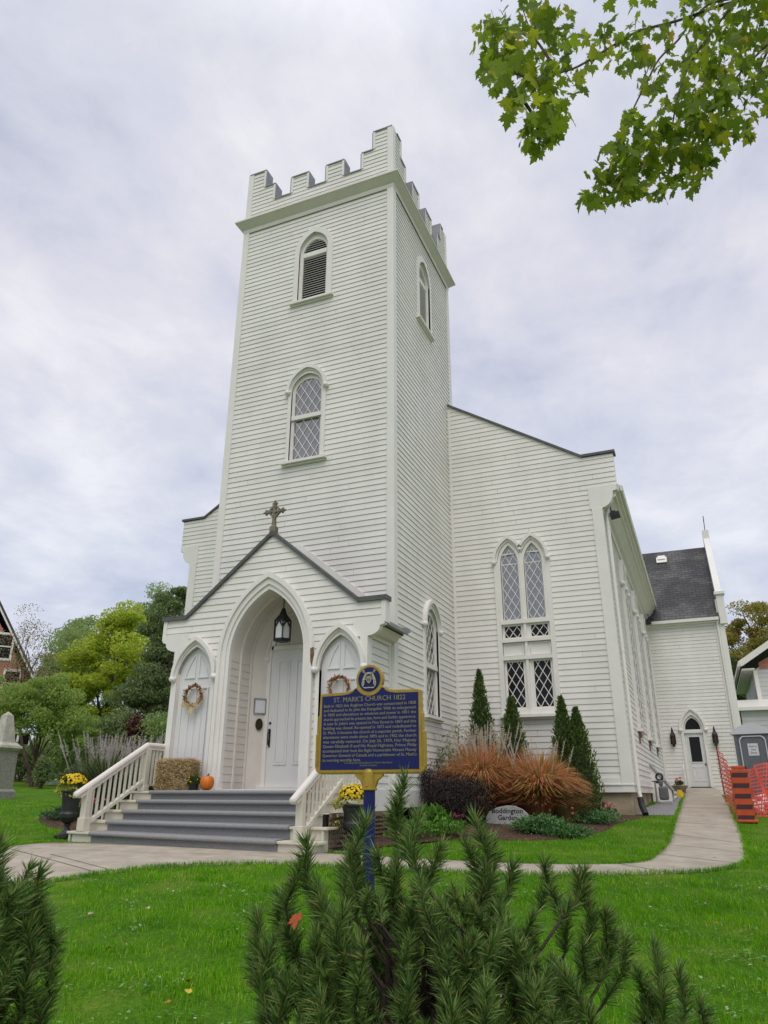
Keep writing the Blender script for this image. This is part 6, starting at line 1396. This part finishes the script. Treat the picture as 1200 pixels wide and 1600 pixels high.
shrub('clipped_shrub', 'small clipped cone shaped shrub below the spreading tree', ground_at(62, 36), (.62, .62, 1.25), 3500, .10, .05, DG, 114, lumps=18, wild=.0)
shrub('red_leaved_shrub', 'reddish shrub glimpsed between the treeline and the feathery grass', ground_at(200, 40), (1.0, .8, 3.1), 1600, .2, .08, leafmat('wine_red_leaves', [(0, (.05, .012, .012)), (1, (.15, .05, .04))], .2), 115, lumps=8)
shrub('hedge_shrub', 'mid green shrub between the red shrub and the porch', ground_at(232, 40), (2.8, 1.3, 2.8), 8000, .22, .08, MG, 116, group='shrubs under the treeline', lumps=14)
def far_wood(us_, s0, hgt, n, m, seed, lab):
    r = rnd(seed); u = r.uniform(*us_, n); s_ = s0+r.uniform(-2, 2, n); P = np.array([at(a, 1242, b_) for a, b_ in zip(u, s_)]); prof = hgt*(.7+.2*np.sin(u*.05)+.15*np.sin(u*.13+1)); P[:, 2] = gz(P[:, 0], P[:, 1])+prof*r.rand(n)**.8
    V, F = quads(r, P, .34, .2); tag(npobj('far_thicket', V, F, m, loc=tuple(P[0])), lab, 'thicket', kind='stuff')
far_wood((-160, 360), 74, 4.5, 26000, MG, 131, 'far green thicket closing the horizon under the left trees'); far_wood((1080, 1420), 78, 4.5, 14000, MG, 132, 'far green thicket closing the horizon behind the pale house')
wl0 = at(74, 1222, 40); wl1 = at(108, 1221, 40); mb = MB(); a = np.array((wl0[0], wl0[1], float(gz(wl0[0], wl0[1]))+.1)); b = np.array((wl1[0], wl1[1], float(gz(wl1[0], wl1[1]))+.12)); mb.bar(a, b, .3, .14); tag(obj('stone_kerb', mb, mat('pale_stone', (.5, .48, .45), .8, .15, 5), loc=tuple(a)), 'short pale stone kerb at the far edge of the lawn', 'kerb')
AU = leafmat('olive_autumn_leaves', [(0, (.17, .19, .04)), (.4, (.29, .30, .055)), (.75, (.42, .35, .08)), (1, (.54, .31, .09))], .45)
tree('olive and orange autumn tree behind the right end of the rear wing', ground_at(1178, 62), 5.0, .35, [B(1180, 985, 62, 42, 36), B(1160, 1010, 62, 30, 40), B(1215, 1000, 62, 50, 50), B(1175, 1050, 62, 45, 45), B(1160, 1090, 62, 40, 40), B(1250, 1050, 62, 60, 60)], 13000, .42, .2, AU, 121, group='trees behind the wing')
tree('darker green tree filling in between the rear wing and the pale house', ground_at(1160, 54), 3.0, .3, [B(1158, 1080, 54, 30, 45), B(1150, 1130, 54, 40, 45), B(1185, 1120, 54, 40, 40)], 6000, .4, .18, leafmat('olive_green_leaves', [(0, (.03, .045, .012)), (.6, (.06, .085, .02)), (1, (.11, .12, .03))], .25), 122, group='trees behind the wing')

# ------------------------------------------------------------------ overhanging maple
MAP = leafmat('maple_leaves', [(0, (.11, .18, .012)), (.45, (.19, .285, .016)), (.82, (.28, .385, .02)), (.985, (.44, .46, .03)), (1, (.55, .32, .06))], .65)
half = [(0, -.06), (.07, -.02), (.17, -.16), (.20, -.06), (.36, -.10), (.31, .02), (.46, .12), (.36, .15), (.52, .34), (.36, .33), (.34, .42), (.21, .33), (.17, .38), (.24, .58), (.15, .57), (.0, .86)]
LS = np.array(half+[(-x, y) for x, y in half[-2:0:-1]]); LS[:, 1] -= .0
mt0 = ground_at(1560, 7.0); mp = thing('maple_tree', 'maple whose leafy branches hang into the upper right of the view', 'tree', mt0)
r = rnd(77); AL = 4.9
clumps = [(775, 60, 40, 24), (800, 112, 42, 28), (842, 75, 48, 28), (872, 40, 36, 18), (830, 160, 44, 28), (838, 205, 30, 16), (880, 130, 34, 14), (862, 182, 30, 14), (782, 90, 30, 14), (905, 60, 14, 3), (815, 30, 40, 22), (762, 45, 20, 8), (770, 110, 22, 8),
          (930, 95, 20, 7), (958, 62, 26, 10), (985, 88, 28, 12), (1003, 52, 24, 9), (1012, 110, 26, 11), (1018, 145, 20, 7), (1080, 60, 55, 40), (1132, 90, 55, 40), (1170, 60, 45, 30), (1180, 130, 34, 18), (1105, 140, 46, 32), (1062, 180, 38, 26), (1000, 205, 34, 20), (1040, 225, 42, 30), (965, 255, 34, 22), (938, 290, 28, 16), (1000, 275, 38, 26), (1060, 262, 40, 28), (1100, 222, 36, 24), (1112, 175, 42, 28), (1150, 190, 30, 14), (968, 295, 24, 12), (925, 312, 16, 6), (1030, 298, 16, 5), (1088, 252, 28, 14), (1130, 20, 60, 40), (1190, 20, 50, 34), (985, 250, 28, 14),
          (1250, 60, 80, 50), (1260, 160, 70, 36), (1240, -60, 100, 60), (1120, -60, 90, 40), (980, -50, 90, 30), (820, -50, 60, 26), (1330, 40, 90, 50), (1400, -60, 110, 60)]
BRS = [[(1420, -40), (1300, -20), (1150, 2), (1060, 32), (1000, 48), (960, 70), (905, 103), (872, 115), (845, 130), (820, 160)], [(1300, -20), (1130, 0), (1090, 22), (1060, 62), (1030, 92), (1010, 130), (992, 165), (975, 205), (955, 255), (935, 300)], [(1150, 2), (1090, 80), (1062, 140), (1050, 200), (1040, 260)],
       [(872, 115), (850, 80), (830, 50), (815, 10)], [(845, 130), (805, 112), (780, 85), (768, 50)], [(1300, -20), (1210, 60), (1160, 110), (1115, 170), (1090, 230)], [(1420, -40), (1000, -60), (880, -50), (850, 10), (838, 60)], [(820, 160), (838, 190), (840, 220)], [(1210, 60), (1190, 100), (1180, 140)]]
dep = lambda u, v: AL+.5*math.sin(u*.013)+.4*math.cos(v*.021)
rootp = np.array((mt0[0], mt0[1], mt0[2]+3.6))
mb = MB()
for i, br in enumerate(BRS):
    P = [at(u, v, dep(u, v)) for u, v in br]
    if i == 0: P = [(rootp+P[0])/2+(0, 0, .3)]+P; mb.tube([rootp, P[0]], [.08, .024], 8)
    P = catmull(P, 4); n = len(P); r0 = .022 if i == 0 else .012; mb.tube(P, [r0*(1-k/n)**1.1+.0035 for k in range(n)], 6)
mbr = obj('branch', mb, BARK, mp)
VV = []; FF = []; nv = len(LS); cnt = 0; sm = MB()
for (u, v, rad, k) in clumps:
    for j in range(int(k*2.1)):
        a = r.uniform(0, 2*math.pi); q = rad*math.sqrt(r.rand()); uu, vv = u+q*math.cos(a), v+q*math.sin(a); p = at(uu, vv, dep(uu, vv)+r.normal(0, .22))
        tip = np.array((r.normal(0, .55), r.normal(0, .55), -1+r.normal(0, .35))); tip /= np.linalg.norm(tip); nn = r.normal(size=3)*(.8, .8, .6)+np.array((0, 0, .9)); xx = np.cross(tip, nn); xx /= np.linalg.norm(xx); nn = np.cross(xx, tip); s = r.uniform(.085, .165); fold = r.uniform(-.15, .35); curl = r.uniform(-.1, .35)
        L3 = p+s*(LS[:, 0:1]*xx+LS[:, 1:2]*tip+(abs(LS[:, 0:1])*fold-LS[:, 1:2]**2*curl)*nn)
        c0 = p+s*.22*tip
        VV.append(np.vstack([c0[None], L3])); b = cnt*(nv+1); FF.append(np.array([(b, b+1+i, b+1+(i+1) % nv) for i in range(nv)])); cnt += 1
        if j % 3 == 0: sm.tube([p-s*.06*tip, p-s*.5*tip-np.array((0, 0, -.02)), p-tip*s*.8+r.normal(0, .03, 3)+(0, 0, .05)], .0016, 3, False)
npobj('crown', np.vstack(VV), np.vstack(FF), MAP, mp)
mb = MB(); mb.tube([np.array(mt0)-(0, 0, .3), np.array(mt0)+(0, 0, .4), np.array(mt0)+(.05, .05, 2), rootp, rootp+(.2, .3, 2.2), rootp+(.5, .4, 4.5)], [.30, .22, .19, .16, .10, .04], 12); obj('trunk', mb, BARK, mp)

# ------------------------------------------------------------------ foreground mugo pines
NEED = mat('pine_needles', (1, 1, 1), .5, island=[(0, (.035, .08, .018)), (.35, (.09, .175, .035)), (.7, (.175, .295, .06)), (.92, (.29, .40, .11)), (1, (.34, .22, .08))], trans=.35, spec=.35)
PBARK = mat('pine_twig_bark', (.06, .042, .032), .9, .4, 30)
def pine(lab, base, tips, nfill, vol, seed, needle=.080, fill_r=None):
    t = thing('mugo_pine', lab, 'pine shrub', tuple(base), 'mugo pines in the foreground'); r = rnd(seed); base = np.array(base, float); mb = MB(); NV = []
    sh = []
    for tip, ln in tips: sh.append((np.array(tip), ln, 1.0))
    vc, vr = vol
    n_ = 0
    while n_ < nfill:
        d = r.normal(size=3); d[2] = abs(d[2])*.8-.25; d /= np.linalg.norm(d); p = np.array(vc)+d*np.array(vr)*r.uniform(.35, 1)**.5
        if p[2] < gz(p[0], p[1])+.12: continue
        sh.append((p, r.uniform(.10, .30), r.uniform(.6, 1.05))); n_ += 1
    for tip, ln, q in sh:
        out_ = tip-base; out_[2] *= .35; h = np.linalg.norm(out_[:2])+1e-6
        d = np.array((out_[0]/h*.30*min(1, h/.5), out_[1]/h*.30*min(1, h/.5), 1.0))+r.normal(0, .24, 3); d /= np.linalg.norm(d)
        bot = tip-d*ln; bend = np.array((out_[0], out_[1], 0))/h*.05*ln/.3
        st = [bot-d*.0+bend*0-np.array((out_[0]/h, out_[1]/h, -.0))*.12*1-np.array((0, 0, .14)), bot, (bot+tip)/2+bend, tip-d*.01]
        low = base+np.array((out_[0]*.25, out_[1]*.25, max(.05, (tip[2]-base[2])*.12))); midp = low*.45+st[0]*.55+np.array((out_[0]/h, out_[1]/h, -.4))*.06
        mb.tube([base+r.normal(0, .03, 3), low, midp]+st, [.022, .017, .011, .008, .006, .0045, .003], 5)
        k = int(430*ln/.25*(.75+.25*q)); f = r.rand(k)
        c = np.where(f[:, None] < .5, bot+(st[2]-bot)*(f*2)[:, None], st[2]+(tip-st[2])*((f-.5)*2)[:, None])
        a = r.uniform(0, 2*math.pi, k); x = np.cross(d, (1, .3, .1)); x /= np.linalg.norm(x); y = np.cross(d, x); op = r.uniform(.45, 1.2, k)*(1.0-.55*np.clip((f-.85)/.15, 0, 1))
        nd = d[None]*np.cos(op)[:, None]*1.0+np.sin(op)[:, None]*(np.cos(a)[:, None]*x+np.sin(a)[:, None]*y); nd /= np.linalg.norm(nd, axis=1)[:, None]
        l = needle*q*r.uniform(.5, 1.2, k)[:, None]; side = np.cross(nd, r.normal(size=(k, 3))); side /= np.linalg.norm(side, axis=1)[:, None]; wd = .0018
        sag = np.array((0, 0, -1))*l*.06
        m_ = c+nd*l*.55+sag*.3; e_ = c+nd*l+sag
        NV.append(np.stack([c-side*wd, c+side*wd, m_+side*wd, e_, m_-side*wd], 1).reshape(-1, 3))
    V = np.vstack(NV); b = np.arange(len(V)//5)*5
    F = np.concatenate([np.stack([b, b+1, b+2, b+4], 1), np.stack([b+4, b+2, b+3, b+3], 1)])
    # last quads are degenerate triangles: give them their own tip
    V2 = np.empty((len(b)*6, 3)); V2.reshape(-1, 6, 3)[:, :5] = V.reshape(-1, 5, 3); V2.reshape(-1, 6, 3)[:, 5] = V.reshape(-1, 5, 3)[:, 3]*.98+V.reshape(-1, 5, 3)[:, 4]*.02
    b = np.arange(len(b))*6; F = np.concatenate([np.stack([b, b+1, b+2, b+4], 1), np.stack([b+4, b+2, b+3, b+5], 1)])
    npobj('needles', V2, F, NEED, t); obj('branch', mb, PBARK, t)
    return t
SP = 3.35
def tp_(u, v, ds, ln): return (at(u, v, SP+ds), ln)
tips = [tp_(634, 1216, .05, .36), tp_(622, 1262, .1, .22), tp_(655, 1275, .0, .25), tp_(574, 1282, -.05, .30), tp_(480, 1318, -.1, .34), tp_(472, 1352, -.1, .30), tp_(497, 1385, -.1, .25), tp_(545, 1345, .1, .25), tp_(740, 1278, .05, .30), tp_(728, 1318, .1, .22), tp_(765, 1312, .1, .2), tp_(690, 1322, -.05, .2), tp_(590, 1335, -.1, .2), tp_(560, 1345, 0, .25),
        tp_(900, 1368, .0, .34), tp_(912, 1362, .02, .22), tp_(860, 1392, .1, .25), tp_(850, 1350, .2, .2), tp_(800, 1355, .1, .25), tp_(945, 1428, -.05, .28), tp_(948, 1436, .02, .24), tp_(830, 1435, -.1, .25), tp_(405, 1428, -.05, .25), tp_(440, 1400, 0, .22), tp_(428, 1470, -.1, .25), tp_(400, 1492, 0, .2), tp_(450, 1460, -.1, .28), tp_(520, 1440, -.15, .25), tp_(640, 1430, -.15, .25), tp_(700, 1450, -.2, .25), tp_(620, 1350, -.1, .3), tp_(660, 1380, -.1, .3), tp_(780, 1420, -.1, .25),
        tp_(1022, 1478, .1, .28), tp_(1060, 1518, .1, .3), tp_(1035, 1545, .0, .25), tp_(995, 1520, .0, .25), tp_(975, 1470, .1, .25), tp_(1095, 1565, .1, .25), tp_(910, 1480, -.1, .3), tp_(880, 1520, -.2, .3), tp_(420, 1560, -.1, .25), tp_(455, 1530, -.2, .3), tp_(560, 1480, -.3, .3), tp_(500, 1520, -.3, .3), tp_(740, 1500, -.3, .3), tp_(820, 1540, -.3, .3), tp_(640, 1540, -.35, .3)]
pb_ = ground_at(690, SP); vc = at(655, 1560, SP)
pine('wide bushy mugo pine with upright leaders in front of the blue post', pb_, tips, 165, (vc, (.60, .55, .52)), 201)
SP2 = 2.9; tl = lambda u, v, ds, ln: (at(u-14, v, SP2+ds), ln)
tips2 = [tl(14, 1320, 0, .25), tl(42, 1388, 0, .2), tl(66, 1405, .1, .2), tl(30, 1400, -.1, .25), tl(-20, 1340, 0, .3), tl(80, 1432, .1, .2), tl(92, 1465, .1, .2), tl(88, 1505, .1, .22), tl(55, 1450, 0, .25), tl(60, 1540, 0, .25), tl(20, 1440, -.1, .25), tl(-40, 1380, .1, .3)]
vc2 = at(-90, 1500, SP2); pine('mugo pine cut off by the left edge of the view', ground_at(-100, SP2), tips2, 95, (vc2, (.36, .36, .42)), 202)

# ------------------------------------------------------------------ lawn blades, fallen leaves
GBL = mat('grass_blades', (1, 1, 1), .6, col2=(.50, .66, .5), scale=1.6, island=[(0, (.10, .28, .006)), (.35, (.165, .42, .007)), (.7, (.23, .53, .012)), (.9, (.36, .60, .03)), (1, (.60, .58, .18))], trans=.45, spec=.05)
r = rnd(300)
def blades(n, s0, s1, wid, hgt, w_):
    s = s0+(s1-s0)*r.rand(n); t = (r.rand(n)*2-1)*wid(s); x = CAM[0]+s*FH[0]+t*rt0[0]; y = CAM[1]+s*FH[1]+t*rt0[1]
    ok = ~inpoly(x, y, POLY_W)
    for P in (BED, BEDL, GRAV): ok &= ~inpoly(x, y, P)
    ok &= ~((x > -9.8) & (x < 4.45) & (y > 4.4)) & ~((x > -5.2) & (x < .05) & (y > -3.5)) & ~((y > 19) & (x > 0) & (x < 8))
    clump = np.sin(x*3.1+np.sin(y*2.3)*1.5)*np.sin(y*3.7+np.cos(x*1.9)*1.7); ok &= r.rand(n) < (.62+.38*clump)
    x, y = x[ok], y[ok]; clump = clump[ok]; n = len(x); z = gz(x, y); a = r.uniform(0, 2*math.pi, n); cl2 = np.sin(x*9.1+np.sin(y*7.3)*1.8)*np.sin(y*10.7+np.cos(x*8.9)*1.9); h = hgt*r.uniform(.45, 1.3, n)*(1+.4*clump+.35*cl2); ln = r.uniform(.1, 1.0, n)*h
    b2 = np.stack([x, y, z-.004], 1); d = np.stack([np.cos(a), np.sin(a), 0*a], 1); sd_ = np.stack([-np.sin(a), np.cos(a), 0*a], 1)*(w_*r.uniform(.6, 1.3, n))[:, None]
    m_ = b2+d*(ln*.3)[:, None]+np.array((0, 0, 1))*(h*.62)[:, None]; e_ = b2+d*ln[:, None]+np.array((0, 0, 1))*(h*(1-.25*(ln/h)))[:, None]
    V = np.stack([b2-sd_, b2+sd_, m_+sd_*.8, e_+sd_*.12, e_-sd_*.12, m_-sd_*.8], 1); return V.reshape(-1, 3)
VA = np.vstack([blades(60000, 3.4, 6.0, lambda s: s*.62+.3, .060, .0021), blades(85000, 6.0, 9.5, lambda s: s*.60+.3, .055, .0026), blades(70000, 9.5, 14, lambda s: s*.60, .050, .0034), blades(60000, 14, 24, lambda s: s*.58, .05, .0055)])
def edge_blades(E_, n):
    i = r.randint(0, len(E_)-1, n); f = r.rand(n)[:, None]; p = E_[i]*(1-f)+E_[i+1]*f; d = E_[i+1]-E_[i]; d /= np.linalg.norm(d, axis=1)[:, None]; q = np.stack([-d[:, 1], d[:, 0]], 1); o = r.normal(0, .022, n)+.035*np.maximum(0, np.sin(p[:, 0]*4.1)*np.sin(p[:, 1]*5.3))*r.normal(0, 1, n)
    p = p+q*o[:, None]; p = p[(p[:, 1] < 17) & ~((p[:, 1] > -3.75) & (p[:, 0] < .1))]; n = len(p); a = r.uniform(0, 6.283, n); h = r.uniform(.03, .085, n); dd = np.stack([np.cos(a), np.sin(a), 0*a], 1); sd_ = np.stack([-np.sin(a), np.cos(a), 0*a], 1)*.0035; b2 = np.stack([p[:, 0], p[:, 1], gz(p[:, 0], p[:, 1])], 1); up_ = np.array((0, 0, 1))
    m_ = b2+dd*(h*.25)[:, None]+up_*(h*.7)[:, None]; e_ = b2+dd*(h*.75)[:, None]+up_*h[:, None]; return np.stack([b2-sd_, b2+sd_, m_+sd_*.8, e_+sd_*.12, e_-sd_*.12, m_-sd_*.8], 1).reshape(-1, 3)
VA = np.vstack([VA, edge_blades(ea, 9000), edge_blades(eb, 9000)])
b = np.arange(len(VA)//6)*6; FA = np.concatenate([np.stack([b, b+1, b+2, b+5], 1), np.stack([b+5, b+2, b+3, b+4], 1)])
tag(npobj('lawn_grass', VA, FA, GBL), 'short green grass of the churchyard lawn', 'grass', kind='stuff')
lm = [mat('fallen_leaf_orange', (.42, .14, .03), .7), mat('fallen_leaf_yellow', (.55, .38, .04), .7), mat('fallen_leaf_tan', (.42, .32, .22), .7)]
LVS = [(168, 1497, 0, 'orange brown fallen leaf on the lawn near the left pine'), (193, 1486, 2, 'tan fallen leaf on the lawn beside the orange brown leaf'), (291, 1551, 0, 'small orange fallen leaf on the lawn above the yellow leaf'), (292, 1568, 1, 'yellow fallen leaf on the foreground lawn'), (402, 1470, 2, 'tan fallen leaf beside the left flank of the big pine'), (1119, 1453, 0, 'rust fallen leaf on the lawn right of the big pine'), (1027, 1470, 2, 'pale fallen leaf among the grass right of the big pine'), (1118, 1348, 0, 'brown fallen leaf on the side walk corner'), (940, 1380, 2, 'pale leaf on the lawn just below the walk'), (1190, 1397, 2, 'pale leaf on the lawn at the right edge'), (315, 1374, 1, 'faded yellow leaf on the lawn near the walk'), (65, 1318, 0, 'dark brown leaf at the walk edge left of the steps')]
LVS += [(230, 1430, 2, 'pale leaf fleck on the lawn midway to the steps'), (140, 1440, 2, 'tan leaf on the lawn between the left pine and the walk'), (1165, 1512, 2, 'pale leaf low in the right corner of the lawn'), (1030, 1560, 2, 'tan leaf in the grass under the right pine shoots'), (350, 1395, 2, 'pale leaf on the lawn near the bottom step'), (258, 1586, 0, 'brown leaf at the bottom of the lawn')]
for u, v, k, lab in LVS:
    d = (u-600)/FPX*rt-(v-800)/FPX*up+fw
    for tt2 in np.arange(3, 40, .02):
        p = CAM+d*tt2
        if p[2] <= gz(p[0], p[1]): break
    p[2] = float(gz(p[0], p[1]))+.065; a = r.uniform(0, 6.28); xx = np.array((math.cos(a), math.sin(a), r.normal(0, .25))); yy = np.array((-math.sin(a), math.cos(a), r.normal(0, .3))); s = .062
    V = [p+s*(x*xx+(y-.3)*yy+np.array((0, 0, abs(x)*.35))) for x, y in LS]; mb = MB(); mb.add([p]+V, [(0, 1+i, 1+(i+1) % nv) for i in range(nv)]); tag(obj('fallen_leaf', mb, lm[k], loc=tuple(p), normals=False), lab, 'leaf', 'fallen leaves on the grass')

p = at(463, 1438, SP-.28); mb = MB(); xx = np.array((.8, .3, .3)); yy = np.array((-.1, -.3, -.95)); mb.add([p]+[p+.062*(x*xx+(y-.3)*yy+np.array((0, -abs(x)*.4, 0))) for x, y in LS], [(0, 1+i, 1+(i+1) % nv) for i in range(nv)])
tag(obj('fallen_leaf', mb, mat('red_orange_leaf', (.42, .09, .03), .7), loc=tuple(p), normals=False), 'red orange leaf caught in the left side of the big pine', 'leaf', 'fallen leaves on the grass')

# clover and broadleaf weeds scattered in the near lawn
r = rnd(909); cs = np.stack([r.uniform(3.8, 11, 170), r.uniform(-.55, .55, 170)], 1); P = []
for s_, t_ in cs:
    t_ *= s_; k = r.randint(8, 34); x = CAM[0]+s_*FH[0]+t_*rt0[0]+r.normal(0, .10, k); y = CAM[1]+s_*FH[1]+t_*rt0[1]+r.normal(0, .10, k); P.append(np.stack([x, y, gz(x, y)+r.uniform(.02, .06, k)], 1))
P = np.vstack(P); P = P[~inpoly(P[:, 0], P[:, 1], POLY_W) & ~((P[:, 1] > -3.6) & (P[:, 0] < .1))]; n = len(P); a = r.uniform(0, 6.283, n); l = r.uniform(.012, .028, n)[:, None]; d = np.stack([np.cos(a), np.sin(a), r.normal(.1, .25, n)], 1); q = np.stack([-np.sin(a), np.cos(a), r.normal(0, .25, n)], 1)
V = np.stack([P-d*l*.6, P+q*l*.55, P+d*l, P-q*l*.55], 1).reshape(-1, 3)
tag(npobj('lawn_weeds', V, np.arange(len(V)).reshape(-1, 4), leafmat('weed_leaves', [(0, (.07, .19, .03)), (.6, (.15, .31, .06)), (.94, (.26, .40, .14)), (1, (.60, .58, .45))], .3)), 'small round weed leaves and clover among the lawn grass', 'weeds', kind='stuff')
